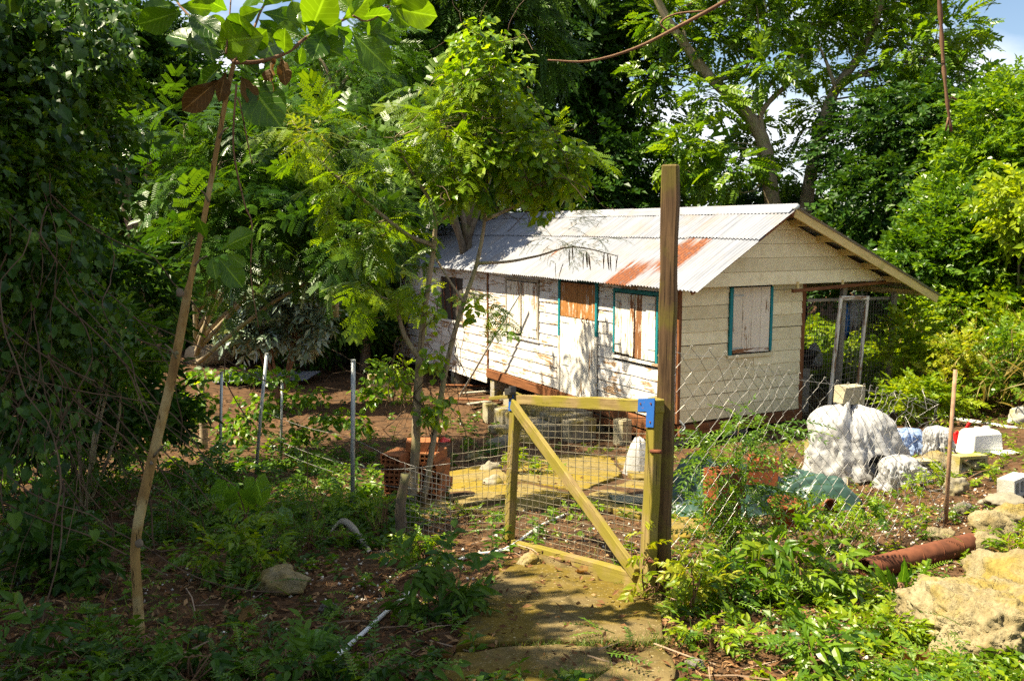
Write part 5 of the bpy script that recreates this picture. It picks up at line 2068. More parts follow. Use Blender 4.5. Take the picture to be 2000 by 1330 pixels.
lm = [(path3([(1548, 620), (1535, 500), (1512, 390), (1490, 270), (1430, 190), (1380, 140), (1300, 30), (1270, -40)], Yb), .26, .08),
      (path3([(1550, 560), (1580, 370), (1605, 260), (1632, 175), (1690, 90), (1722, 0), (1730, -60)], Yb + .3), .20, .06),
      (path3([(1632, 178), (1690, 140), (1770, 120), (1830, 110)], Yb - .2), .08, .03),
      (path3([(1632, 175), (1610, 110), (1580, 60)], Yb), .06, .02),
      (path3([(1488, 265), (1490, 215), (1550, 150), (1570, 100)], Yb), .10, .03),
      (path3([(1440, 200), (1480, 190), (1530, 130), (1560, 60)], Yb + .4), .09, .03),
      (path3([(1385, 145), (1360, 130), (1340, 80), (1330, 20)], Yb), .08, .03),
      (path3([(1400, 160), (1450, 140), (1480, 90)], Yb), .06, .02)]
tree('spreading_tree', 'tall sunlit spreading tree with forked pale limbs behind the house', bl, 'pin', 2500, 'leaf_mid', 201, bb, 1.15, 'bark_pale', limbs=lm, shell=.55, ntwig=60, twr=.028, rmean=.75)

# ---- dark vine covered tree right behind the roof
bl = [blob(*a) for a in [(1700, 280, 22, 100, 80), (1790, 250, 21.5, 100, 90), (1850, 330, 21, 90, 90), (1740, 400, 20.5, 110, 90), (1650, 470, 21, 80, 60), (1840, 450, 20, 100, 80), (1700, 520, 20.5, 110, 70), (1570, 440, 25, 90, 60), (1500, 400, 26, 60, 45), (1890, 230, 22, 70, 80), (1460, 440, 25.5, 60, 50)]]
tree('vine_covered_tree', 'dark dense tree draped in creepers at the right behind the house', bl, 'small', 3600, 'leaf_dark', 211, None, 1.25, r0=.2, shell=.28, droop=.5)
# ---- bushes at the right edge
bl = [blob(*a) for a in [(1960, 260, 19, 90, 80), (1930, 350, 18.5, 80, 70), (2030, 330, 18.5, 110, 110), (1880, 420, 18, 80, 70), (1990, 200, 20, 60, 60)]]
tree('olive_tree', 'olive green sunlit tree at the right edge under the open sky', bl, 'small', 2250, 'leaf_mid', 221, None, 1.1, r0=.14, shell=.3, rmean=.7)
bl = [blob(*a) for a in [(1850, 470, 17.2, 75, 60), (1800, 520, 17, 60, 50), (1910, 510, 16.8, 80, 60), (1985, 500, 16.5, 80, 80), (1870, 410, 17.6, 50, 40)]]
tree('leafy_bush', 'bright leafy bush right of the porch roof in front of the dark tree', bl, 'small', 2300, 'leaf_mid', 226, None, .95, r0=.07, shell=.3, cat='bush', rmean=.45)
bl = [blob(*a) for a in [(1995, 395, 15.5, 45, 50), (2050, 430, 15.5, 60, 70)]]
tree('pale_shrub', 'pale large leaved shrub cut by the right edge', bl, 'broad', 420, 'leaf_bright', 229, None, .9, r0=.05, shell=.4, cat='bush', rmean=.9)

# ---- trees behind the middle
bl = [blob(*a) for a in [(1150, 60, 26, 110, 70), (1090, 150, 25.5, 90, 70), (1190, 170, 26, 80, 80), (1150, 270, 25, 80, 70), (1220, 330, 24.5, 70, 60), (1130, 360, 24.5, 90, 60), (1240, 70, 26, 70, 70), (1060, 330, 25, 80, 70), (1200, 420, 24, 90, 50), (1160, -30, 26, 140, 50), (1270, 370, 25, 60, 50)]]
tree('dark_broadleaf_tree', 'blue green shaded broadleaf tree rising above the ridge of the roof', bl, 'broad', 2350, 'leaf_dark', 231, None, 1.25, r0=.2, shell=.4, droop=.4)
bl = [blob(*a) for a in [(900, 30, 20, 100, 60), (990, 40, 20, 90, 60), (850, 110, 19.5, 80, 60), (800, 40, 20, 80, 60), (760, 150, 19, 60, 60), (940, -40, 20, 180, 50), (830, 200, 19, 70, 60), (1050, 110, 20.5, 70, 50)]]
tree('feathery_back_tree', 'dark feathery tree high behind the vine topped tree', bl, 'pinfine', 1650, 'leaf_dark', 236, None, 1.5, r0=.16, shell=.45, droop=.5, rmean=.7)
# ---- feathery trees left of the middle
bl = [blob(*a) for a in [(430, 320, 12.6, 105, 70), (560, 400, 12, 100, 65), (470, 460, 11.8, 110, 60), (660, 440, 11.5, 80, 50), (720, 400, 12, 80, 50), (560, 260, 12.8, 110, 70), (690, 270, 12.4, 80, 60), (380, 400, 12.5, 80, 70), (620, 350, 12.2, 80, 60), (700, 500, 11.8, 50, 40), (360, 250, 13, 80, 60)]]
tree('feathery_tree', 'feathery leaved tree with layered fronds left of the middle', bl, 'bipbig', 660, 'leaf_feather', 241, np.array((-4.6, 13.0, 0)), 1.5, 'bark_pale', .08, shell=.5, droop=.3, rmean=.5, twr=.012, ntwig=40)
bl = [blob(*a) for a in [(640, 170, 14, 90, 50), (720, 100, 14.5, 80, 60), (590, 110, 15, 60, 50), (780, 260, 14, 60, 60)]]
lm = [(path3([(655, 620), (650, 400), (648, 300), (650, 200), (640, 140), (622, 110)], 14.2), .06, .015), (path3([(650, 215), (665, 170), (685, 140), (690, 110)], 14.2), .035, .012), (path3([(648, 250), (600, 225), (550, 222)], 14.2), .03, .01), (path3([(650, 180), (670, 120), (715, 108)], 14.2), .03, .01)]
tree('pale_stemmed_tree', 'slender tree with bare pale forked stems behind the feathery fronds', bl, 'bipbig', 170, 'leaf_feather', 246, at(655, 620, 14.2), 1.5, 'bark_pale', limbs=lm, droop=.3, twr=.008)

# ---- dark wood at the back left
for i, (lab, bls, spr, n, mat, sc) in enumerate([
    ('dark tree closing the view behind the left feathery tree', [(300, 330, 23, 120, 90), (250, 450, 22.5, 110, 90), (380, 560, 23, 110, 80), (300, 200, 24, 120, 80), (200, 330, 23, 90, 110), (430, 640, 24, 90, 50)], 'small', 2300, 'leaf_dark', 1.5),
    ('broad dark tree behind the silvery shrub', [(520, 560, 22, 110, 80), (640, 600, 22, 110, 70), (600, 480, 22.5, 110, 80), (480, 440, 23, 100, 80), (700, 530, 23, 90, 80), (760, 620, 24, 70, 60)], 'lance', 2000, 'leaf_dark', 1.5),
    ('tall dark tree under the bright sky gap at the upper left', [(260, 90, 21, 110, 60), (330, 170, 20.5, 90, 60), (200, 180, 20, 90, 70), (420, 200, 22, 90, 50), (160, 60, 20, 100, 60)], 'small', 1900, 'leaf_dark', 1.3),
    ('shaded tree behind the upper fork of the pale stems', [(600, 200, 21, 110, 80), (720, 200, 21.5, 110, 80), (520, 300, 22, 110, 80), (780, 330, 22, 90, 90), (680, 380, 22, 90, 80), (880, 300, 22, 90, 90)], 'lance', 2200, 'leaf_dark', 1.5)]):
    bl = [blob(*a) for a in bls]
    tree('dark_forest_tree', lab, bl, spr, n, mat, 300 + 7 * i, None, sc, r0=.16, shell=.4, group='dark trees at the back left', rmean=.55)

# far wood that closes the view: nobody could count it
rr = np.random.default_rng(77)
N = 3200
x = rr.uniform(-30, 34, N)
y = 31 + rr.uniform(-2, 5, N) + .004 * x ** 2
topz = 6.0 + 1.5 * np.sin(x * .35) + .8 * np.sin(x * .9 + 1) - 3.0 * np.exp(-((x - 10) / 6) ** 2) - 1.0 * ss(14, 20, x)
z = -1.2 + (topz + 1.2) * rr.uniform(0, 1, N) ** .8
P = np.stack([x, y, z], 1)
me = scatter_mesh('far_wood', SPR['broad'], P, np.stack([rr.normal(0, 1, N), -np.abs(rr.normal(.6, .6, N)), rr.normal(-.1, .5, N)], 1), rr.uniform(2.0, 3.2, N), M['leaf_dark'], 5, .7, .5)
tag(link('far_wood', me), 'dark mass of distant forest behind the house and the trees', 'forest', kind='stuff')

# ---- trees on the left that shade the foreground
def W(x_, y_, z_, rx, ry, rz):
    return np.array((x_, y_, z_)), np.array((rx, ry, rz))


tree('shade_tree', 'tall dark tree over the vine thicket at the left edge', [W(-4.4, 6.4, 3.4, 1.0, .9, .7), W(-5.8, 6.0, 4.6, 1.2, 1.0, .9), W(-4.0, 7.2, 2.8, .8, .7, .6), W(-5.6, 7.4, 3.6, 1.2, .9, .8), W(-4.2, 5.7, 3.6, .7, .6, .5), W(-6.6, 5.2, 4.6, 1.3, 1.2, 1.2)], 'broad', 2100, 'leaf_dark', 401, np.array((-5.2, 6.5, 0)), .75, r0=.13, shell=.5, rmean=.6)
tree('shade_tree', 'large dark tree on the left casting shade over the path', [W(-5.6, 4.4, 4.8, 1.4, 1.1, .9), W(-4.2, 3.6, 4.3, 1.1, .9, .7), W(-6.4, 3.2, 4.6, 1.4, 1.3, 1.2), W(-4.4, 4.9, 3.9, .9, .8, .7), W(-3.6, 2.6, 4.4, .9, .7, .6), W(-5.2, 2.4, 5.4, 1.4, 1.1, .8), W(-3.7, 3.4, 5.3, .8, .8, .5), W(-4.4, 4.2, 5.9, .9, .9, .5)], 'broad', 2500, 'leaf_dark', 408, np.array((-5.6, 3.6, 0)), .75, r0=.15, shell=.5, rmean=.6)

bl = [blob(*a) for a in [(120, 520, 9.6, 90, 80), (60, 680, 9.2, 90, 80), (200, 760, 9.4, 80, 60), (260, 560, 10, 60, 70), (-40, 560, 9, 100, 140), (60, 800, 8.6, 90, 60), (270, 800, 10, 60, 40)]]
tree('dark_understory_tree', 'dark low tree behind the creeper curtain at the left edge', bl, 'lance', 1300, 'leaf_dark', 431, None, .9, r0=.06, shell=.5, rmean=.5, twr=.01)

tree('added_canopy_tree', 'added unseen tree beyond the left edge whose crown blocks sky light from the thicket', [W(-5.4, 1.6, 6.6, 1.5, 1.4, .6), W(-6.2, 3.8, 6.9, 1.6, 1.0, .6), W(-5.9, 7.3, 6.4, 1.3, .8, .6), W(-7.6, 3.0, 6.2, 1.5, 1.5, .8), W(-7.4, 6.4, 6.0, 1.4, 1.4, .8)], 'broad', 1500, 'leaf_dark', 441, np.array((-7.2, 3.8, 0)), .9, r0=.16, shell=.6, rmean=.6)  # unseen crown added to keep sky light off the left foreground
tree('added_canopy_tree', 'added unseen tree behind the camera blocking sky light from the lower left ground', [W(-3.2, -1.6, 5.6, 1.6, 1.4, .6), W(-1.0, -2.6, 5.6, 1.5, 1.3, .6), W(-4.6, -.2, 6.2, 1.4, 1.2, .6)], 'broad', 1100, 'leaf_dark', 447, np.array((-2.6, -3.0, 0)), .9, r0=.16, shell=.6, rmean=.6)  # unseen tree added to block sky light from behind the camera

# ---- vine thicket at the left edge
vt = thing('vine_thicket', 'curtain of creepers coloured dark for shade and dry tangled stems along the left edge', 'thicket', gp(60, 1180))
o0 = np.array(vt.location)
rr = np.random.default_rng(90)
mb = MB()
for i in range(130):
    px_ = rr.uniform(-260, 170)
    Y = rr.uniform(4.6, 7.5)
    zt = at(0, rr.uniform(300, 900), Y)[2]
    p = np.array((at(px_ - 20, 500, Y)[0], Y, zt))
    zg = gz(p[0], p[1])
    d = np.array((rr.normal(0, .3), rr.normal(0, .3), -1.0))
    P = [p.copy()]
    for q in range(11):
        d = d + rr.normal(0, .45, 3) * np.array((1, 1, .5))
        d[2] = d[2] * .8 - .28
        p = p + Vn(d) * .15 * (1.0 + .3 * (zt - zg) / 3)
        if p[2] < zg + .02:
            p[2] = zg + .02 + rr.uniform(0, .05)
        P.append(p.copy())
    mb.tube(smooth_path(P, 2) - o0, rr.uniform(.0018, .0055), 4, cap=False)
o = mb.build('dry_stems', M['vine_dry'], vt)
o['kind'] = 'stuff'
n = 9500
px_ = rr.uniform(-300, 260, n)
py_ = rr.uniform(-40, 1060, n)
edge = 195 + 60 * np.sin(py_ * .011 + 1) + 35 * np.sin(py_ * .031)
Y = 6.6 - .9 * (py_ > 750) + rr.normal(0, .55, n) - .0016 * (edge - px_)
dens = vnoise(np.stack([px_ * .012, py_ * .012, Y], 1), 1, 8)
ok = (px_ < edge + rr.normal(0, 18, n)) & (dens > -.55 + .0006 * (py_ - 300)) & (rr.uniform(0, 1, n) < np.where(py_ > 700, .55, 1))
P = np.array([at(a, b, c) for a, b, c in zip(px_[ok], py_[ok], Y[ok])])
P = P[P[:, 2] > g(P[:, 0], P[:, 1]) + .05]
D = np.stack([rr.normal(.25, .5, len(P)), rr.normal(-.5, .4, len(P)), rr.normal(-.7, .4, len(P))], 1)
me = scatter_mesh('leaves', SPR['heart'] + SPR['ivy'], P - o0, D, rr.uniform(.028, .095, len(P)) * rr.uniform(.7, 1.1, len(P)), M['leaf_dark'], 91, .9, .5, .3)  # dark leaf colour stands in for the deep shade of the thicket
o = link('leaves', me, vt)
o['kind'] = 'stuff'
# leafy boughs hanging in at the top left
bl = [blob(*a) for a in [(60, 60, 6.6, 110, 90), (170, 120, 7.0, 70, 60), (40, 200, 6.4, 90, 80), (150, 20, 7, 90, 40), (70, 320, 6.3, 70, 60), (-60, 300, 6, 120, 200), (110, 430, 6.6, 50, 60), (190, 240, 7.2, 45, 50), (60, 560, 6.4, 70, 60), (130, 640, 6.6, 50, 40), (20, 450, 6.2, 60, 60)]]
tree('overhanging_tree', 'dark leafy boughs hanging into the upper left corner', bl, 'small', 1500, 'leaf_mid', 415, at(-150, 800, 6.4), .5, r0=.07, shell=.5, droop=.5, rmean=.25, twr=.008)

# ---- young almond tree in front
AB = gp(273, 1250)
YA = AB[1]
alm = thing('almond_sapling', 'young slender tree with big paddle leaves at the left front', 'tree', AB)
tr = np.array([at(a, b, YA + c) for a, b, c in [(273, 1252, 0), (268, 1150, 0), (264, 1075, 0), (274, 1000, .0), (300, 885, 0.02), (335, 740, .04), (358, 620, .05), (366, 575, .05), (392, 460, .06), (420, 310, .08), (442, 190, .1), (457, 122, .1)]]) - AB
Q = smooth_path(tr, 4)
rad = np.interp(np.linspace(0, 1, len(Q)), [0, .1, .2, .27, .5, .64, .66, .8, 1], [.027, .023, .023, .025, .021, .019, .014, .012, .010])
MB().tube(Q, rad, 10).build('trunk', M['bark_sapling'], alm, smooth=True)
for (a, b), r_ in (((272, 1062), .020), ((352, 573), .020), ((345, 690), .010), ((296, 905), .008)):
    c = at(a, b, YA - .015) - AB
    link('knot', rock_mesh('knot', 2, int(a), (r_, r_ * .8, r_ * 1.3), M['bark'], .3), alm, c)
Z1 = lambda a, b: (200 + a / 2.857, b / 2.857)
for P_, r_ in (([(735, 350), (690, 300), (560, 170), (430, 30), (380, -60)], .008), ([(740, 340), (790, 270), (850, 150), (890, 50), (960, -40)], .008), ([(745, 350), (880, 345), (1040, 290), (1140, 210), (1290, 140), (1400, 90), (1600, 40)], .010), ([(1400, 90), (1480, 120), (1590, 60)], .005), ([(690, 300), (705, 150), (720, -40)], .005)):
    pts = [at(*Z1(a, b), YA + .1 + .1 * (i - 1)) - AB for i, (a, b) in enumerate(P_)]
    q = smooth_path(pts, 3)
    rod('branch', q, np.linspace(r_, r_ * .6, len(q)), M['twig'], alm, 7)
for P_, r_ in (([(462, 165), (456, 250), (458, 310), (478, 400), (492, 440), (490, 540), (505, 640)], .005), ([(458, 192), (468, 200), (480, 260), (492, 320)], .005)):
    q = smooth_path([at(a, b, YA + .05) - AB for a, b in P_], 4)
    rod('shoot', q, np.linspace(r_, r_ * .5, len(q)), M['twig'], alm, 6)


for (a, b), (c, d) in (((345, 700), (322, 672)), ((300, 892), (325, 868)), ((380, 520), (405, 500)), ((408, 395), (392, 372)), ((276, 1000), (258, 985)), ((428, 270), (446, 250))):
    p, q = at(a, b, YA) - AB, at(c, d, YA - .03) - AB
    rod('twig_stub', smooth_path([p, (p + q) / 2 + (0, 0, .01), q], 3), np.linspace(.006, .003, 7), M['bark'], alm, 6)


def big_leaf_mesh(name, prof, aspect, mat, seed, curl=.12, fold=.10, wav=.03, rnd=.5, n=9, cols=7):
    v, f, r_, lu, lv = leaf_t(prof, 1, aspect, n, fold, curl, cols, .0, wav, seed)
    return mesh_from(name, v, f, mat, True, {'rnd': np.full(len(v), rnd), 'lu': lu, 'lv': lv})


def put_leaf(me, base, tip, nrm, parent, name='leaf', k=1.0):
    d = np.asarray(tip) - np.asarray(base)
    L = np.linalg.norm(d)
    y = d / L
    x = Vn(np.cross(y, nrm))
    z = np.cross(x, y)
    Mx = Matrix(((x[0] * L * k, y[0] * L, z[0] * L, base[0]), (x[1] * L * k, y[1] * L, z[1] * L, base[1]), (x[2] * L * k, y[2] * L, z[2] * L, base[2]), (0, 0, 0, 1)))
    return link(name, me, parent, mw=Mx)


alm_m = [big_leaf_mesh('almond_leaf', 'obov', .62, M['leaf_almond'], s_, .10 + .05 * s_, .12, .03, .2 + .18 * s_) for s_ in range(5)]
alm_d = [big_leaf_mesh('dead_leaf', 'obov', .50, M['leaf_dead'], s_ + 9, .2, .35, .08, .2 + .2 * s_) for s_ in range(3)]
LV = [((690, 340), (500, 520), 0), ((700, 310), (872, 395), 0), ((770, 400), (975, 680), 1), ((660, 300), (360, 165), 0), ((450, 60), (205, 150), 2), ((500, 170), (470, 325), 1), ((540, 130), (682, 130), 3), ((430, 30), (595, 60), 3), ((800, 290), (1032, 235), 2), ((780, 280), (895, 205), 3),
      ((890, 70), (1120, 122), 1), ((890, 50), (755, 100), 3), ((1140, 190), (1050, 15), 4), ((1150, 190), (1240, 5), 4), ((1140, 210), (1342, 122), 2), ((1130, 230), (1320, 275), 1), ((1120, 250), (1095, 365), 2), ((1390, 180), (1588, 375), 2), ((1410, 130), (1638, 218), 0), ((1390, 100), (1420, -70), 4),
      ((1400, 90), (1605, 105), 3), ((1600, 40), (1862, 105), 4), ((1600, 30), (1765, -60), 4), ((430, 20), (330, -90), 1), ((430, 30), (225, 35), 1), ((500, 20), (605, -75), 3), ((890, 40), (1010, -70), 3), ((900, 20), (780, -90), 2), ((1290, 120), (1205, -45), 4), ((1130, 210), (960, 145), 3),
      ((1200, 160), (1090, 60), 3), ((1000, 20), (1080, -80), 4), ((620, 240), (780, 215), 4), ((1480, 60), (1560, -60), 3), ((700, 60), (590, 10), 2), ((960, 250), (870, 130), 4), ((1560, 80), (1500, 190), 3), ((560, 180), (620, 290), 1), ((640, 260), (560, 90), 2), ((870, 110), (980, 190), 2), ((1290, 140), (1400, 240), 1), ((1240, 170), (1180, 320), 0), ((1420, 80), (1300, -20), 3), ((1600, 40), (1700, 150), 2), ((430, 30), (350, 140), 0), ((820, 220), (730, 120), 2), ((1020, 300), (1000, 200), 3), ((470, 80), (640, 190), 0), ((1340, 110), (1480, 20), 4)]
rr = np.random.default_rng(6)
for (a, b), (c, d), mi in LV:
    p0 = at(*Z1(a, b), YA + .12 + rr.normal(0, .05)) - AB
    p1 = at(*Z1(c, d), YA + .10 + rr.normal(0, .10)) - AB
    nr = np.array((rr.normal(.1, .35), -1.3 + rr.normal(0, .2), (.65 if mi < 2 else -.45) + rr.normal(0, .2)))
    put_leaf(alm_m[mi], p0, p1, nr, alm)
for (a, b), (c, d) in (((660, 440), (450, 620)), ((685, 400), (660, 560)), ((770, 420), (850, 580)), ((970, 320), (915, 510)), ((1000, 320), (1022, 465))):
    put_leaf(alm_d[rr.integers(0, 3)], at(*Z1(a, b), YA + .1) - AB, at(*Z1(c, d), YA + .05) - AB, np.array((rr.normal(0, .5), -1, .2)), alm, 'dead_leaf')
for (a, b), (c, d), mi in (((432, 488), (487, 452), 2), ((405, 468), (386, 432), 1), ((425, 500), (472, 560), 1), ((413, 500), (420, 542), 2), ((440, 495), (476, 515), 3), ((412, 465), (432, 462), 3), ((150, 470), (110, 455), 1)):
    put_leaf(alm_m[mi], at(a, b, YA + .05) - AB, at(c, d, YA + rr.normal(0, .05)) - AB, np.array((rr.normal(0, .3), -.9, .5)), alm)

# ---- small tree with feathery leaves in the middle
LB_ = gp(806, 992)
YL = LB_[1]
luc = thing('slender_tree', 'forked slender tree with fine feathery leaves before the house', 'tree', LB_)
lim = [([(803, 1000), (810, 900), (815, 780), (820, 690)], .046, .038, 0), ([(820, 695), (828, 620), (842, 520), (850, 440), (842, 395), (805, 340), (770, 270)], .030, .010, 0), ([(847, 480), (800, 462), (745, 420), (680, 365), (640, 330), (600, 285), (570, 235)], .022, .006, -.2),
       ([(818, 700), (792, 660), (778, 615), (775, 588)], .026, .016, -.05), ([(826, 985), (850, 840), (875, 705), (905, 590), (930, 520), (945, 440), (952, 340), (962, 200), (968, 80)], .030, .007, .15), ([(935, 515), (985, 512), (1050, 500), (1120, 482), (1205, 500)], .016, .004, .1),
       ([(948, 430), (1010, 400), (1080, 345), (1140, 290)], .018, .005, .2), ([(850, 440), (870, 425), (900, 390), (960, 330), (1020, 250)], .018, .005, .1), ([(905, 590), (860, 520), (835, 470)], .014, .005, .2), ([(955, 300), (900, 220), (880, 150)], .014, .004, .2)]
mb = MB()
pts = []
for P_, a, b, dy in lim:
    n_ = len(P_)
    q = np.array([at(x_, y_, YL + dy * i / max(1, n_ - 1)) for i, (x_, y_) in enumerate(P_)]) - LB_
    pts.append(limb_tubes(mb, q, a, b, 8))
pts = np.concatenate(pts)
bl = [blob(px_, py_, YL + dy, rx, ry) for px_, py_, dy, rx, ry in [(680, 360, -.1, 50, 30), (745, 290, 0, 45, 35), (610, 270, -.2, 45, 40), (740, 450, .0, 60, 35), (800, 545, .1, 35, 30), (900, 320, .1, 80, 55), (990, 290, .2, 85, 60), (955, 150, .1, 50, 80), (1085, 290, .3, 50, 45),
                                                                  (965, 580, .1, 30, 25), (860, 250, .0, 70, 60), (830, 180, .2, 45, 45), (715, 560, -.1, 35, 28)]]
P, D = crown_points(bl, 290, 55, .95, .3)
twigs_to(mb, pts, P[:110] - LB_, None, .006, 4)
mb.build('trunk', M['bark_pale'], luc, smooth=True)
rr = np.random.default_rng(56)
link('crown', scatter_mesh('crown', SPR['bip'], P - LB_, D, rr.uniform(.95, 1.35, len(P)), M['leaf_bright'], 57, .5, .45), luc)
# sparse fine sprays over the roof with hanging pods
bl = [blob(px_, py_, YL + .1, rx, ry) for px_, py_, rx, ry in [(1090, 470, 40, 25), (1150, 465, 45, 30), (1195, 480, 20, 20), (1110, 430, 25, 25)]]
P, D = crown_points(bl, 38, 58, .7, .1)
P2, D2 = crown_points([blob(600, 270, YL - .2, 50, 50), blob(640, 250, YL - .2, 40, 50)], 45, 59, .7, .0)
link('fine_sprays', scatter_mesh('fine_sprays', [bipinnate(4, 9, .20, .10, .010, .0035, s_) for s_ in (31, 32, 33)], np.concatenate([P, P2]) - LB_, np.concatenate([D, D2]), 1.0, M['leaf_yellow'], 60, .6, .35), luc)
pm = MB().add(np.array([(-.006, 0, 0), (.006, 0, 0), (.010, .004, -.07), (-.010, .004, -.07), (.003, .0, -.15), (-.003, 0, -.15)]), [(0, 1, 2, 3), (3, 2, 4, 5)]).mesh('pod', M['twig'])
for i, (px_, py_) in enumerate([(1112, 488), (1118, 480), (1140, 495), (1146, 492), (1150, 497), (1180, 494), (1187, 496), (1192, 500), (1203, 497), (1207, 498), (870, 255), (873, 250), (868, 260), (925, 262), (920, 268), (930, 266), (1100, 515), (1085, 515)]):
    link('pod', pm, luc, at(px_, py_, YL + .08) - LB_, (rr.normal(0, .2), rr.normal(0, .2), rr.uniform(0, 3)))

# ---- climbing vine over that tree
vin = thing('climbing_vine', 'bright heart leaved creeper draped over the top and stem of the slender tree', 'vine', LB_ + (0.15, .05, 0))
vo = np.array(vin.location)
bl = [blob(px_, py_, YL + dy, rx, ry) for px_, py_, dy, rx, ry in [(940, 75, .0, 62, 40), (955, 150, -.05, 85, 60), (1000, 230, 0, 75, 50), (1040, 300, 0, 80, 55), (950, 300, -.15, 80, 50), (1110, 330, .1, 45, 60), (890, 370, -.2, 50, 30), (1010, 370, .0, 50, 25), (840, 590, -.1, 22, 50), (850, 700, -.1, 28, 45), (850, 800, -.1, 40, 35), (775, 740, -.1, 22, 40), (925, 600, 0, 15, 30), (1065, 400, .1, 25, 35)]]
P, D = crown_points(bl, 1750, 66, .55, .7)
link('leaves', scatter_mesh('leaves', SPR['ivy'] + SPR['heart'], P - vo, D + (-.2, -.5, 0), rr.uniform(.045, .10, len(P)), M['leaf_vine'], 67, .6, .68, .25), vin)['kind'] = 'stuff'
mb = MB()
for i in range(46):
    a = P[rr.integers(0, len(P))]
    q = [a]
    d = rr.normal(0, 1, 3)
    for _ in range(9):
        d = d + rr.normal(0, .6, 3)
        d[2] -= .25
        q.append(q[-1] + Vn(d) * .07)
    mb.tube(smooth_path(q, 2) - vo, .003, 4, cap=False)
for i in range(26):
    a = at(rr.uniform(770, 900), rr.uniform(560, 760), YL - rr.uniform(-.1, .2))
    q = [a]
    for _ in range(9):
        q.append(q[-1] + np.array((rr.normal(0, .035), rr.normal(0, .03), -.075)))
    mb.tube(smooth_path(q, 2) - vo, rr.uniform(.002, .005), 4, cap=False)
mb.build('stems', M['vine_dry'], vin)['kind'] = 'stuff'

# ---- tree above and behind the photographer whose dry twigs hang into view
ov = thing('overhead_tree', 'overhead tree whose bare dry twigs hang into the top of the view', 'tree', (3.6, -1.2, gz(3.6, -1.2)))
oo = np.array(ov.location)
mb = MB()
t1 = path3([(1070, 118), (1150, 120), (1240, 95), (1330, 50), (1420, 0), (1500, -60)], 3.2)
t2 = path3([(1858, 258), (1850, 200), (1842, 120), (1838, 50), (1834, -20), (1838, -90)], 2.6)
j1, j2 = t1[-1], t2[-1]
hub = np.array((2.9, 1.2, 4.9))
limb_tubes(mb, np.array([oo - (0, 0, .1), oo + (-.05, .1, 1.5), oo + (-.1, .6, 3.0), hub]) - oo, .16, .06, 9)
limb_tubes(mb, np.array([hub, (hub + j1) / 2 + (0, 0, .4), j1]) - oo, .05, .010, 7)
limb_tubes(mb, np.array([hub, (hub + j2) / 2 + (0, 0, .3), j2]) - oo, .04, .010, 7)
mb.build('trunk', M['bark'], ov, smooth=True)
q = smooth_path(t1, 4) - oo
rod('dry_twig', q, np.linspace(.003, .009, len(q)), M['twig'], ov, 6)
q = smooth_path(path3([(1305, 62), (1290, 45), (1320, 28), (1375, 22)], 3.2), 4) - oo
rod('side_twig', q, .0035, M['twig'], ov, 5)
q = smooth_path(t2, 4) - oo
rod('dry_twig', q, np.linspace(.004, .007, len(q)) * (1 + .25 * np.sin(np.arange(len(q)) * 2)), M['twig'], ov, 6)
for a in ([(1850, 205), (1858, 190), (1868, 195)], [(1852, 230), (1847, 256)]):
    rod('side_twig', np.array(path3(a, 2.6)) - oo, .003, M['twig'], ov, 5)
P, D = crown_points([W(2.9, 1.0, 5.6, 1.3, 1.2, .5), W(4.0, -.6, 5.8, 1.6, 1.4, .7), W(2.6, -1.5, 5.6, 1.4, 1.2, .6)], 420, 71, .6)
link('crown', scatter_mesh('crown', SPR['broad'], P - oo, D, .7, M['leaf_mid'], 72), ov)


# ---- shrubs
def shrub(name, label, px_, py_, blobs_px, spr, n, scale, mat, seed, cat='shrub', Y=None, stem='twig', nst=6, r_=.012, rmean=.5, shell=.6, droop=.0, group=None):
    b_ = gp(px_, py_)
    if Y:
        b_ = np.array((at(px_, py_, Y)[0], Y, 0))
        b_[2] = gz(b_[0], b_[1])
    t = thing(name, label, cat, b_, 0, group)
    bl_ = [blob(a, b, b_[1] + (c[0] if c else 0), rx, ry) for a, b, rx, ry, *c in blobs_px]
    P_, D_ = crown_points(bl_, n, seed, shell, droop)
    keep = P_[:, 2] > g(P_[:, 0], P_[:, 1]) + .02
    P_, D_ = P_[keep], D_[keep]
    rr_ = np.random.default_rng(seed)
    mb_ = MB()
    for i in range(nst):
        tgt = P_[rr_.integers(0, len(P_))] - b_
        a = np.array((rr_.normal(0, .03), rr_.normal(0, .03), -.03))
        m = tgt * .5 + np.array((rr_.normal(0, .04), rr_.normal(0, .04), .06))
        mb_.tube(smooth_path([a, m, tgt], 4), np.linspace(r_, r_ * .35, 9), 6)
    mb_.build('stem', M[stem], t, smooth=True)
    link('foliage', scatter_mesh('foliage', SPR[spr] if isinstance(spr, str) else spr, P_ - b_, D_, scale * rr_.uniform(.75, 1.25, len(P_)), M[mat], seed + 1, .5, rmean), t)
    return t


shrub('silvery_shrub', 'glossy shrub with its shine put into silvery leaf colour in the left background', 545, 720, [(480, 560, 40, 40), (560, 560, 70, 45), (610, 600, 40, 35), (500, 640, 50, 40), (570, 650, 50, 35), (450, 620, 25, 40), (620, 540, 30, 25)], 'whorl', 420, 1.5, 'leaf_painted_sheen', 501, Y=17.0, r_=.04, rmean=.5)
shrub('young_tree', 'small leafy young tree on a pale stem left of the sapling', 158, 900, [(180, 640, 60, 35), (240, 650, 45, 40), (150, 670, 45, 30), (220, 710, 50, 40), (260, 700, 35, 40), (120, 700, 30, 30)], 'lance', 190, .55, 'leaf_mid', 506, Y=7.6, stem='bark_pale', nst=5, r_=.016, rmean=.4)
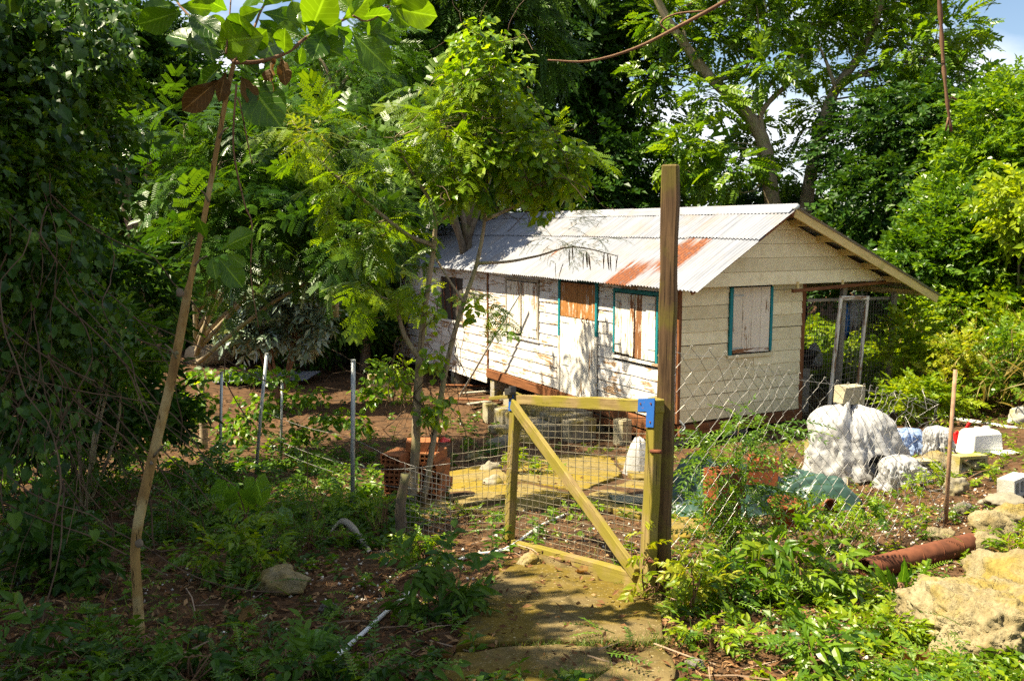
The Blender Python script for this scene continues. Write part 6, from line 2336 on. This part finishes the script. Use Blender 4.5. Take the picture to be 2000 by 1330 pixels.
# creeper over the old fence
hed = thing('creeper_hedge', 'low band of ivy creeper hanging over the old metal fence posts', 'creeper', gp(520, 905))
ho = np.array(hed.location)
bl = [blob(a, b, ho[1] + c, rx, ry) for a, b, rx, ry, c in [(400, 735, 45, 14, .6), (470, 730, 50, 14, .4), (540, 735, 50, 18, .2), (600, 775, 45, 20, 0), (650, 815, 40, 18, -.2), (520, 790, 60, 25, .2), (470, 830, 50, 30, .3), (600, 840, 50, 25, .1), (700, 830, 35, 25, -.5), (380, 790, 40, 40, .5), (725, 770, 35, 30, -.4), (740, 720, 25, 30, -.3)]]
P, D = crown_points(bl, 1150, 511, .5, .6)
link('leaves', scatter_mesh('leaves', SPR['ivy'] + SPR['heart'], P - ho, D + (0, -.5, 0), RNG.uniform(.05, .11, len(P)), M['leaf_vine'], 512, .6, .45, .25), hed)['kind'] = 'stuff'
mb = MB()
for i in range(40):
    q = [P[RNG.integers(0, len(P))]]
    d = RNG.normal(0, 1, 3) * (1, .5, .4)
    for _ in range(8):
        d = d + RNG.normal(0, .5, 3) * (1, .5, .5)
        q.append(q[-1] + Vn(d) * .09)
    mb.tube(smooth_path(q, 2) - ho, .003, 4, cap=False)
mb.build('stems', M['vine_dry'], hed)['kind'] = 'stuff'

# ---- single plants in the foreground
brd = [spray(9, .20, leaf_t('ovate', 1, .48, 4, .2, .3, 3), .085, s_ + 60, .15, .9) for s_ in range(4)]
brl = [spray(7, .22, leaf_t('ovate', 1, .46, 4, .2, .35, 5), .125, s_ + 70, .2, .9) for s_ in range(4)]
seedl = [pinnate(9, .24, .012, .036, s_ + 80, .3) for s_ in range(4)]
SPR['seedling'] = seedl
PL = [
    ('leafy_plant', 'dark green broad leaved plant left of the path before the gate', 850, 1205, [(870, 1090, 35, 30), (810, 1110, 40, 30), (900, 1130, 40, 35), (850, 1160, 60, 40), (890, 1190, 50, 30)], brl, 62, 1.0, 'leaf_dark', .95),
    ('leafy_plant', 'yellow green bushy plant in the shade right of the sapling trunk', 470, 1135, [(460, 1040, 45, 25), (430, 1080, 50, 30), (500, 1080, 50, 35), (520, 1110, 50, 25)], brd, 95, 1.0, 'leaf_bright', .4),
    ('leafy_plant', 'sunlit weed bush under the mesh panel beside the stake', 830, 1105, [(815, 1060, 30, 20), (850, 1075, 35, 20), (790, 1085, 30, 15), (880, 1095, 30, 15)], brd, 60, .75, 'leaf_vine', .7),
    ('feathery_seedling', 'tall feathery seedling in the shade left of the rightmost metal post', 600, 1075, [(590, 930, 50, 40), (630, 960, 45, 35), (570, 990, 50, 30), (650, 1010, 40, 30), (600, 880, 40, 30)], seedl, 95, 1.3, 'leaf_mid', .6),
    ('feathery_seedling', 'sunlit feathery seedling between the metal post and the stake', 735, 1040, [(720, 985, 35, 15), (760, 975, 30, 15), (705, 1005, 30, 12)], seedl, 26, 1.1, 'leaf_bright', .6),
    ('feathery_sapling', 'tall dark feathery sapling growing through the fence right of the tall post', 1430, 1120, [(1440, 850, 40, 35), (1500, 830, 40, 25), (1400, 870, 40, 30), (1430, 930, 50, 45), (1380, 900, 35, 30), (1450, 1000, 60, 40), (1400, 1050, 60, 40), (1500, 1010, 45, 30), (1530, 960, 35, 20)], seedl, 270, 1.75, 'leaf_mid', .55),
    ('large_leaved_plant', 'bright plant with large pointed leaves in front of the fence', 1560, 1170, [(1555, 1030, 35, 25), (1520, 1070, 35, 30), (1600, 1060, 30, 25), (1560, 1100, 50, 35), (1630, 1120, 40, 30), (1480, 1110, 35, 30), (1600, 1150, 50, 25), (1520, 1160, 60, 25)], brl, 85, 1.0, 'leaf_bright', .5),
    ('large_leaved_plant', 'reddish tipped leafy plant at the bottom right of the path', 1595, 1310, [(1590, 1200, 35, 20), (1620, 1240, 40, 25), (1570, 1250, 40, 25), (1600, 1290, 50, 25)], brl, 34, .9, 'leaf_mid', .6),
    ('slim_plant', 'slim lime green weed sprouting in front of the gate hinge stile', 1263, 1185, [(1265, 1040, 14, 14), (1262, 1085, 18, 18), (1258, 1130, 22, 18), (1250, 1165, 30, 14)], brd, 22, .8, 'leaf_yellow', .8),
    ('leafy_plant', 'lime green upright weed just right of the tall post', 1350, 1200, [(1355, 1075, 18, 20), (1345, 1110, 35, 20), (1360, 1150, 35, 25), (1330, 1180, 30, 20)], brd, 46, 1.0, 'leaf_yellow', .7),
    ('leafy_plant', 'dense dark undergrowth plant between the tall post and the large leaved plant', 1440, 1190, [(1420, 1130, 45, 30), (1480, 1150, 45, 30), (1400, 1170, 45, 25), (1460, 1190, 50, 20)], brd, 110, .9, 'leaf_mid', .5),
    ('leafy_plant', 'weedy tangle in the sun behind the rusty pipe under the fence', 1640, 1080, [(1620, 1010, 45, 25), (1680, 1030, 40, 25), (1580, 990, 40, 20), (1650, 1060, 50, 20), (1700, 1000, 40, 20)], brd, 130, .65, 'leaf_vine', .6),
    ('leafy_plant', 'little weed clump in the shade at the foot of the sapling', 262, 1300, [(265, 1255, 40, 18), (300, 1270, 35, 15), (230, 1280, 35, 15)], brd, 26, .9, 'leaf_dark', .8),
    ('leafy_plant', 'low shaded weed at the bottom edge left of the path', 600, 1330, [(600, 1290, 60, 18), (660, 1310, 50, 18), (540, 1310, 50, 18)], brd, 44, 1.0, 'leaf_dark', .8),
    ('leafy_plant', 'dark weed clump at the bottom left corner', 80, 1320, [(60, 1230, 50, 25), (130, 1270, 50, 25), (30, 1290, 50, 25)], brl, 24, .85, 'leaf_dark', .7),
    ('leafy_plant', 'shaded bushy undergrowth left of the sapling at mid height', 190, 1010, [(190, 920, 60, 40), (250, 960, 45, 35), (150, 980, 50, 30), (230, 870, 40, 40)], brd, 120, 1.0, 'leaf_dark', .8),
    ('leafy_plant', 'dim weed bush between the sapling and the elephant ear plant', 380, 1030, [(370, 950, 50, 30), (420, 980, 40, 25), (340, 990, 40, 25), (380, 900, 40, 30)], brd, 100, 1.0, 'leaf_mid', .3),
    ('leafy_plant', 'shaded bush between the two tallest metal fence posts', 590, 905, [(580, 870, 45, 30), (620, 890, 40, 25), (545, 890, 35, 25)], brd, 70, 1.3, 'leaf_mid', .3),
    ('leafy_plant', 'dim leafy clump at the foot of the dark upright fence post', 420, 960, [(420, 915, 45, 35), (460, 930, 35, 25), (380, 930, 35, 25)], brd, 80, 1.3, 'leaf_mid', .25),
    ('feathery_seedling', 'feathery weed in deep shade just right of the sapling trunk', 340, 1060, [(350, 1000, 40, 35), (380, 1030, 40, 25), (320, 1030, 30, 25)], seedl, 70, 1.5, 'leaf_mid', .3),
    ('feathery_seedling', 'fern like seedling below the elephant ear plant', 560, 1090, [(560, 1040, 40, 25), (600, 1050, 35, 20), (530, 1060, 30, 18)], seedl, 60, 1.5, 'leaf_mid', .45),
    ('leafy_plant', 'low shaded bush in front of the brick stack and the metal post', 690, 1020, [(680, 985, 35, 22), (720, 1000, 30, 18), (655, 1000, 30, 18)], brd, 55, 1.1, 'leaf_vine', .4),
    ('leafy_plant', 'dark bush at the foot of the creeper curtain', 110, 1150, [(100, 1060, 60, 40), (160, 1090, 50, 35), (60, 1110, 50, 35)], brd, 110, 1.4, 'leaf_dark', .6),
    ('leafy_plant', 'broad leaved weed at the bottom edge below the sapling', 380, 1325, [(390, 1280, 50, 22), (340, 1300, 40, 18), (440, 1300, 45, 18)], brl, 20, .8, 'leaf_dark', .8),
    ('leafy_plant', 'dark leafy weed at the bottom edge beside the path slab', 760, 1330, [(770, 1290, 50, 22), (720, 1310, 45, 18), (820, 1310, 35, 18)], brl, 20, .8, 'leaf_dark', .8),
    ('leafy_plant', 'sunlit low weeds on the soil right of the path', 1400, 1265, [(1390, 1240, 40, 14), (1440, 1255, 40, 12), (1350, 1235, 25, 12)], brd, 46, .8, 'leaf_bright', .6),
    ('leafy_plant', 'bright weed patch in front of the coral boulder', 1750, 1245, [(1740, 1215, 40, 16), (1790, 1235, 35, 14), (1700, 1230, 30, 14)], brd, 50, .8, 'leaf_bright', .65),
    ('leafy_plant', 'fresh green weeds at the foot of the concrete steps behind the gate', 1040, 935, [(1020, 905, 30, 14), (1060, 915, 30, 12), (1000, 895, 18, 14)], brd, 60, .8, 'leaf_bright', .7),
    ('leafy_plant', 'weeds growing at the edge of the patio inside the gate', 930, 1015, [(900, 1000, 40, 10), (950, 1010, 30, 10), (990, 1000, 20, 10)], brd, 55, .6, 'leaf_bright', .6),
    ('leafy_plant', 'small weeds on the soil seen low through the gate mesh', 1120, 1010, [(1100, 1000, 30, 8), (1150, 990, 30, 8)], brd, 40, .55, 'leaf_vine', .6),
    ('leafy_plant', 'weed bush at the left end of the house below the extension', 770, 790, [(760, 740, 25, 20), (790, 720, 25, 25), (740, 790, 30, 20), (790, 780, 30, 20)], brd, 110, 1.3, 'leaf_vine', .7),
    ('leafy_plant', 'low weeds round the pierced screen block', 1850, 950, [(1840, 925, 30, 12), (1870, 940, 25, 10), (1800, 945, 35, 10), (1930, 920, 25, 10)], brd, 60, .7, 'leaf_bright', .7),
    ('leafy_plant', 'green weed tuft right of the round grey stone', 1975, 1100, [(1975, 1075, 25, 20), (1995, 1050, 20, 18)], brd, 40, .7, 'leaf_bright', .6),
]
for i, (nm, lab, px_, py_, bls, spr, n, sc, mat, rm) in enumerate(PL):
    shrub(nm, lab, px_, py_, bls, spr, int(n * .85), sc * .68, mat, 600 + 5 * i, 'plant', nst=9, r_=.006, rmean=rm, shell=.7, droop=.0)

BK = [('small bright shrub on the bank just right of the porch', 1790, 690, [(1785, 640, 40, 35), (1820, 670, 35, 30), (1770, 690, 35, 30)], 14.5),
      ('yellow green shrub on the bank above the jerrycan', 1890, 760, [(1880, 690, 50, 40), (1920, 720, 40, 35), (1850, 740, 45, 30)], 13.8),
      ('leafy shrub on the upper bank below the right bushes', 1900, 640, [(1880, 600, 60, 30), (1950, 590, 50, 35), (1830, 600, 40, 25)], 16.0),
      ('creeper covered shrub on the bank at the right edge', 1985, 740, [(1980, 670, 45, 40), (2010, 730, 45, 40), (1960, 740, 35, 30)], 13.2),
      ('low bright shrub at the foot of the bank behind the plastic bags', 1800, 790, [(1800, 765, 45, 22), (1850, 785, 40, 18), (1760, 780, 30, 18)], 12.8)]
for i, (lab, px_, py_, bls, Yk) in enumerate(BK):
    shrub('bank_shrub', lab, px_, py_ + 60, bls, 'small', 200, .62, ('leaf_bright', 'leaf_yellow', 'leaf_vine', 'leaf_mid', 'leaf_bright')[i], 560 + 3 * i, 'shrub', Y=Yk, rmean=.7, group='shrubs on the sunny bank')

# elephant ear: each blade is a part
def blade_plant(name, label, px_, py_, blades, prof, asp, mat, stem='twig', seed=0, cat='plant'):
    b_ = gp(px_, py_)
    t = thing(name, label, cat, b_)
    rr_ = np.random.default_rng(seed)
    for k_, (p0, p1, nr) in enumerate(blades):
        me = big_leaf_mesh('blade', prof, asp, M[mat], seed + k_, .15, .06, .025, rr_.uniform(.1, .9))
        a = at(*p0, b_[1] + rr_.normal(0, .05)) - b_
        c = at(*p1, b_[1] - .05 + rr_.normal(0, .05)) - b_
        put_leaf(me, a, c, np.array(nr), t, 'blade')
        q = smooth_path([np.array((rr_.normal(0, .02), 0, -.02)), a * .5 + np.array((.0, .02, .05)), a], 4)
        rod('stalk', q, .006, M[stem], t, 6)


blade_plant('elephant_ear', 'elephant ear plant with broad glossy blades in the left undergrowth', 480, 1040, [((500, 935), (512, 992), (-.3, -.8, .9)), ((445, 945), (430, 1000), (.2, -.9, .4)), ((465, 960), (475, 1010), (0, -.8, .5)), ((505, 1005), (520, 1032), (.1, -.6, .8)), ((545, 1000), (575, 1020), (.2, -.5, .9))], 'heart', 1.0, 'leaf_big', seed=31)
blade_plant('broad_weed', 'broad pale leaved seedling at the bottom right edge', 1790, 1345, [((1790, 1318), (1780, 1288), (0, -.5, .8)), ((1788, 1322), (1745, 1308), (0, -.3, .9)), ((1795, 1325), (1830, 1322), (.1, -.4, .9)), ((1785, 1325), (1765, 1340), (0, -.3, .9))], 'ovate', .62, 'leaf_big', seed=41)
blade_plant('lily_clump', 'clump of upright strap leaves beside the rusty pipe', 1755, 1150, [((1735 + 8 * k, 1148), (1705 + 20 * k + (k % 2) * 8, 1098 + (k % 3) * 10), (.2 * (k - 3), -.9, .4)) for k in range(7)], 'lance', .22, 'leaf_big', seed=51)
blade_plant('broad_weed', 'big pale green leaves lying low beside the thin white pipe', 610, 1300, [((560, 1275), (655, 1235), (0, -.5, .8)), ((575, 1280), (660, 1270), (.1, -.4, .9)), ((590, 1255), (545, 1262), (0, -.4, .9))], 'ovate', .6, 'leaf_big', seed=61)
# large dead leaves on the ground
for i, (a, b, c, d, lab) in enumerate([(1755, 1285, 1815, 1310, 'curled red brown dead leaf beside the coral boulder'), (845, 1285, 885, 1300, 'rusty brown dead leaf at the left edge of the path'), (1925, 1262, 1960, 1255, 'tan dead leaf in front of the coral boulder'), (1920, 1098, 1958, 1092, 'orange dead leaf behind the coral boulder'),
                                       (460, 1215, 500, 1200, 'brown dead leaf lying among pebbles in the shade'), (1120, 1132, 1150, 1140, 'red dead leaf beneath the gate rail')]):
    p0, p1 = gp(a, b) + (0, 0, .02), gp(c, d) + (0, 0, .04)
    me = big_leaf_mesh('dead_leaf', 'obov', .6, M['leaf_dead'], 70 + i, -.15, .3, .07, .15 + .12 * i)
    tag(put_leaf(me, p0, p1, np.array((0.1, -.3, 1)), None, 'dead_leaf'), lab, 'leaf')

# ------------------------------------------------------------------ ground litter, pebbles, weeds, grass
rr = np.random.default_rng(123)


def in_slabs(P):
    """mask of points on the path or the patio (they stay nearly bare)"""
    polys = [[(985, 1108), (1060, 1100), (1292, 1175), (1285, 1262), (905, 1262), (930, 1200)], [(900, 1272), (1160, 1275), (1165, 1302), (860, 1345)], [(868, 925), (1000, 905), (1190, 893), (1300, 905), (1330, 985), (1140, 990), (960, 1010), (845, 962)], [(1240, 1285), (1330, 1300), (1330, 1400), (1150, 1420)], [(840, 1358), (1130, 1352), (1130, 1480), (800, 1480)]]
    m = np.zeros(len(P), bool)
    for pl in polys:
        q = gpv([a for a, _ in pl], [b for _, b in pl])[:, :2]
        c = np.zeros(len(P), bool)
        j = len(q) - 1
        for i in range(len(q)):
            xi, yi, xj, yj = *q[i], *q[j]
            cr = ((yi > P[:, 1]) != (yj > P[:, 1])) & (P[:, 0] < (xj - xi) * (P[:, 1] - yi) / (yj - yi + 1e-9) + xi)
            c ^= cr
            j = i
        m |= c
    return m


def in_house(P):
    c, s_ = math.cos(HROT), math.sin(HROT)
    dx, dy = P[:, 0] - HC[0], P[:, 1] - HC[1]
    lx, ly = c * dx + s_ * dy, -s_ * dx + c * dy
    return (lx > -.05) & (ly > -.1) & (ly < TOT) & (lx < np.where(ly < 2.7, 4.55, 2.6))


def ground_pts(n, y0=690, y1=1480, x0=-350, x1=2350, pw=1.0):
    py_ = y0 + (y1 - y0) * rr.uniform(0, 1, n) ** pw
    return gpv(rr.uniform(x0, x1, n), py_)


P = ground_pts(46000)
sl = in_slabs(P)
P = P[(~sl | (rr.uniform(0, 1, len(P)) < .13)) & ~in_house(P)]
sl = in_slabs(P)
P[:, 2] = g(P[:, 0], P[:, 1]) + .006 + .03 * sl + rr.uniform(0, .012, len(P))
a = rr.uniform(0, 2 * math.pi, len(P))
D = np.stack([np.cos(a), np.sin(a), rr.normal(0, .22, len(P))], 1)
sc = rr.uniform(.016, .050, len(P)) * (1 + .05 * P[:, 1])
lit = [leaf_t('ovate', 1, .5, 2, .25, c_) for c_ in (-.3, .25, -.1)]
tag(link('leaf_litter', scatter_mesh('leaf_litter', lit, P, D, sc, M['leaf_litter'], 3, .5, .45, .28)), 'brown fallen leaves and chips strewn over the bare ground', 'leaf litter', kind='stuff')
# pale pebbles and shells
P = ground_pts(15000, 900)
den = vnoise(P * (1, 1, 0), .8, 31)
P = P[~in_slabs(P) & (den + .5 * vnoise(P * (1, 1, 0), 2.5, 33) + .45 * (P[:, 0] > 1.4) > rr.uniform(-.1, 1.1, len(P))) & (P[:, 1] < 12)]
P[:, 2] = g(P[:, 0], P[:, 1]) + .006
oc = np.array([(1, 0, 0), (-1, 0, 0), (0, 1, 0), (0, -1, 0), (0, 0, .7), (0, 0, -.7)], float)
of = np.array([(0, 2, 4), (2, 1, 4), (1, 3, 4), (3, 0, 4), (2, 0, 5), (1, 2, 5), (3, 1, 5), (0, 3, 5)])
peb = [(oc * rr.uniform(.6, 1.2, (6, 3)), of, np.zeros(6), np.zeros(6), np.zeros(6)) for _ in range(5)]
M['pebble'] = leaf_mat('pebble', (.22, .17, .12), (.46, .40, .33), (.72, .68, .60), 0.0, .7, .3)
tag(link('pebbles', scatter_mesh('pebbles', peb, P, rr.normal(0, 1, P.shape), rr.uniform(.006, .021, len(P)), M['pebble'], 4, 1., .55, .28, True)), 'pale pebbles and shell bits scattered on the soil', 'pebbles', kind='stuff')
# twigs on the ground
P = ground_pts(900, 850)
P = P[~in_slabs(P) & ~in_house(P)]
tw = [tube_t(np.array([(0, -.5, 0), (.04 * s_, 0, .03), (0, .5, 0)]), .012, 3) for s_ in (-1, 1, 2)]
P[:, 2] = g(P[:, 0], P[:, 1]) + .012
a = rr.uniform(0, 6.28, len(P))
M['twig_litter'] = leaf_mat('twig_litter', (.07, .04, .025), (.16, .10, .06), (.30, .22, .15), 0, .8, .2)
tag(link('twig_litter', scatter_mesh('twig_litter', tw, P, np.stack([np.cos(a), np.sin(a), rr.normal(0, .1, len(P))], 1), rr.uniform(.08, .35, len(P)), M['twig_litter'], 6, .3)), 'thin dry twigs lying on the ground', 'twigs', kind='stuff')


# weeds
def rosette(n, L, prof='ovate', asp=.55, seed=0, h=.6):
    r_ = np.random.default_rng(seed)
    lf = kite_t(1, asp * 1.15, .2, .25)
    out = [tube_t(np.array([(0, 0, 0), (0.005, 0, h * L * .5), (0, 0.004, h * L)]), .02 * L + .0008)]
    for i in range(n):
        an = i * 2.4 + r_.normal(0, .3)
        zz = h * L * (i + 1) / n
        d = np.array([[math.cos(an), math.sin(an), r_.uniform(-.1, .6)]])
        out.append(inst(lf, rotm(d, np.array([r_.normal(0, .3)]))[0], np.array((0, 0, zz)), L * r_.uniform(.5, .9) * (1 - .3 * i / n), r_.uniform(-.2, .2)))
    v, f, a_, b_, c_ = merge(out)
    # templates stand along +Z; scatter turns +Y to D, so lay them down first
    return v[:, [0, 2, 1]] * np.array((1, 1, -1)), f, a_, b_, c_


ros = [rosette(7, 1, 'ovate', .6, s_, .7) for s_ in range(4)] + [rosette(9, 1, 'lance', .35, s_ + 9, 1.0) for s_ in range(3)]
P = ground_pts(16500, 780)
den = vnoise(P * (1, 1, 0), .55, 41) + .5 * vnoise(P * (1, 1, 0), 1.7, 42)
ok = (den > rr.uniform(-.7, .75, len(P))) & ~in_slabs(P) & ~in_house(P)
yard = (P[:, 0] > -.8) & (P[:, 0] < 1.4) & (P[:, 1] > 5.6) & (P[:, 1] < 12)
ok &= ~(yard & (rr.uniform(0, 1, len(P)) < .8))
bare = (P[:, 0] < -1) & (P[:, 1] > 14.0)
fl = (P[:, 0] < -.2) & (P[:, 1] < 6.3)
ok &= ~(fl & (rr.uniform(0, 1, len(P)) < .78))
ok &= ~(bare & (rr.uniform(0, 1, len(P)) < .75))
P = P[ok]
P[:, 2] = g(P[:, 0], P[:, 1])
up3 = np.stack([rr.normal(0, .25, len(P)), rr.normal(0, .25, len(P)), np.ones(len(P))], 1)
lit_side = P[:, 0] > .3 + rr.normal(0, .5, len(P))  # same weeds: sunlight and shade are put into two leaf colours
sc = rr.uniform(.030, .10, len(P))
tag(link('sun_toned_weeds', scatter_mesh('sun_toned_weeds', ros, P[lit_side], up3[lit_side], sc[lit_side], M['leaf_bright'], 8, 1.5, .55, .3)), 'low weeds coloured brighter for the sunny ground', 'weeds', kind='stuff')
tag(link('shade_toned_weeds', scatter_mesh('shade_toned_weeds', ros, P[~lit_side], up3[~lit_side], sc[~lit_side] * (1.25 + .5 * ss(6, 8, P[~lit_side][:, 1])), M['leaf_mid'], 9, 1.5, .35, .3)), 'low weeds coloured darker for the shaded ground on the left', 'weeds', kind='stuff')
# feathery seedlings among the weeds
P = ground_pts(900, 880)
ok = ~in_slabs(P) & ~in_house(P) & (vnoise(P * (1, 1, 0), .5, 45) > -.1) & (P[:, 1] < 11)
P = P[ok]
P[:, 2] = g(P[:, 0], P[:, 1]) + rr.uniform(.01, .14, len(P))
a = rr.uniform(0, 6.28, len(P))
tag(link('feathery_weeds', scatter_mesh('feathery_weeds', seedl, P, np.stack([np.cos(a), np.sin(a), rr.uniform(.1, .8, len(P))], 1), rr.uniform(.45, .95, len(P)), M['leaf_mid'], 10, .3, .55)), 'feathery seedlings mixed through the weeds', 'weeds', kind='stuff')
# grass
bl_ = leaf_t('lance', 1, .045, 3, .1, .4)
P = np.concatenate([ground_pts(2600, 880), gpv(rr.normal(1130, 60, 900), rr.normal(1322, 9, 900)), gpv(rr.normal(1130, 90, 700), rr.normal(1270, 4, 700)), gpv(rr.normal(1275, 22, 350), rr.normal(1268, 8, 350)), gpv(rr.uniform(880, 1240, 900), rr.normal(1345, 8, 900))])
k0 = np.arange(len(P)) >= 2600
ok = k0 | (~in_slabs(P) & (vnoise(P * (1, 1, 0), .7, 47) > .1) & ~in_house(P))
P = P[ok]
k0 = k0[ok]
P[:, 2] = g(P[:, 0], P[:, 1]) + .01
tag(link('grass_tufts', scatter_mesh('grass_tufts', [bl_], P, np.stack([rr.normal(0, .5, len(P)), rr.normal(0, .5, len(P)), np.ones(len(P))], 1), np.where(k0, rr.uniform(.02, .06, len(P)), rr.uniform(.05, .16, len(P))), M['grass'], 11, 1.5, .35, .25)), 'short grass blades along the slab joints and the soil', 'grass', kind='stuff')

# green bank on the right
n = 9500
x = rr.uniform(3.6, 13.5, n)
y = rr.uniform(11.5, 21, n)
P = np.stack([x, y, g(x, y)], 1)
_c, _s = math.cos(HROT), math.sin(HROT)
lx_, ly_ = _c * (x - HC[0]) + _s * (y - HC[1]), -_s * (x - HC[0]) + _c * (y - HC[1])
d_ = np.maximum(ss(4.9, 5.5, lx_) * ss(-3.7, -2.5, ly_ + .35 * (lx_ - 5)), (lx_ > 2.8) * ss(3.1, 3.6, ly_))
ok = (rr.uniform(0, 1, n) < d_) & ~in_house(P)
P = P[ok]
hgt = .55 + .6 * (vnoise(P * (1, 1, 0), .8, 51) + .6) + .5 * ss(8, 11, P[:, 0])
P[:, 2] += hgt * rr.uniform(0, 1, len(P)) ** .6
D = np.stack([rr.normal(-.3, .5, len(P)), rr.normal(-.5, .5, len(P)), rr.normal(.1, .5, len(P))], 1)
bank_sp = [spray(8, .35, kite_t(1, .95, .15, .25), .11, s_ + 90, .3) for s_ in range(4)]
tag(link('bank_creepers', scatter_mesh('bank_creepers', bank_sp, P, D, rr.uniform(.7, 1.3, len(P)), M['leaf_bright'], 12, .7, .7, .3)), 'sunny bank overgrown with bright green creepers right of the porch', 'creepers', kind='stuff')
n = 5200
x = rr.uniform(5.0, 14, n)
y = rr.uniform(12, 19, n)
P = np.stack([x, y, g(x, y)], 1)
ok = (rr.uniform(0, 1, n) < ss(6.0, 7.2, x - .25 * (y - 13))) & (vnoise(P * (1, 1, 0), .6, 53) > -.15) & ~in_house(P)
P = P[ok]
P[:, 2] += rr.uniform(.2, .9, len(P))
tag(link('bank_grass', scatter_mesh('bank_grass', [bl_], P, np.stack([rr.normal(0, .55, len(P)), rr.normal(-.15, .5, len(P)), np.full(len(P), .8)], 1), rr.uniform(.25, .6, len(P)), M['straw'], 13, 1.5, .4, .3)), 'tall straw yellow grass growing through the creepers on the bank', 'grass', kind='stuff')
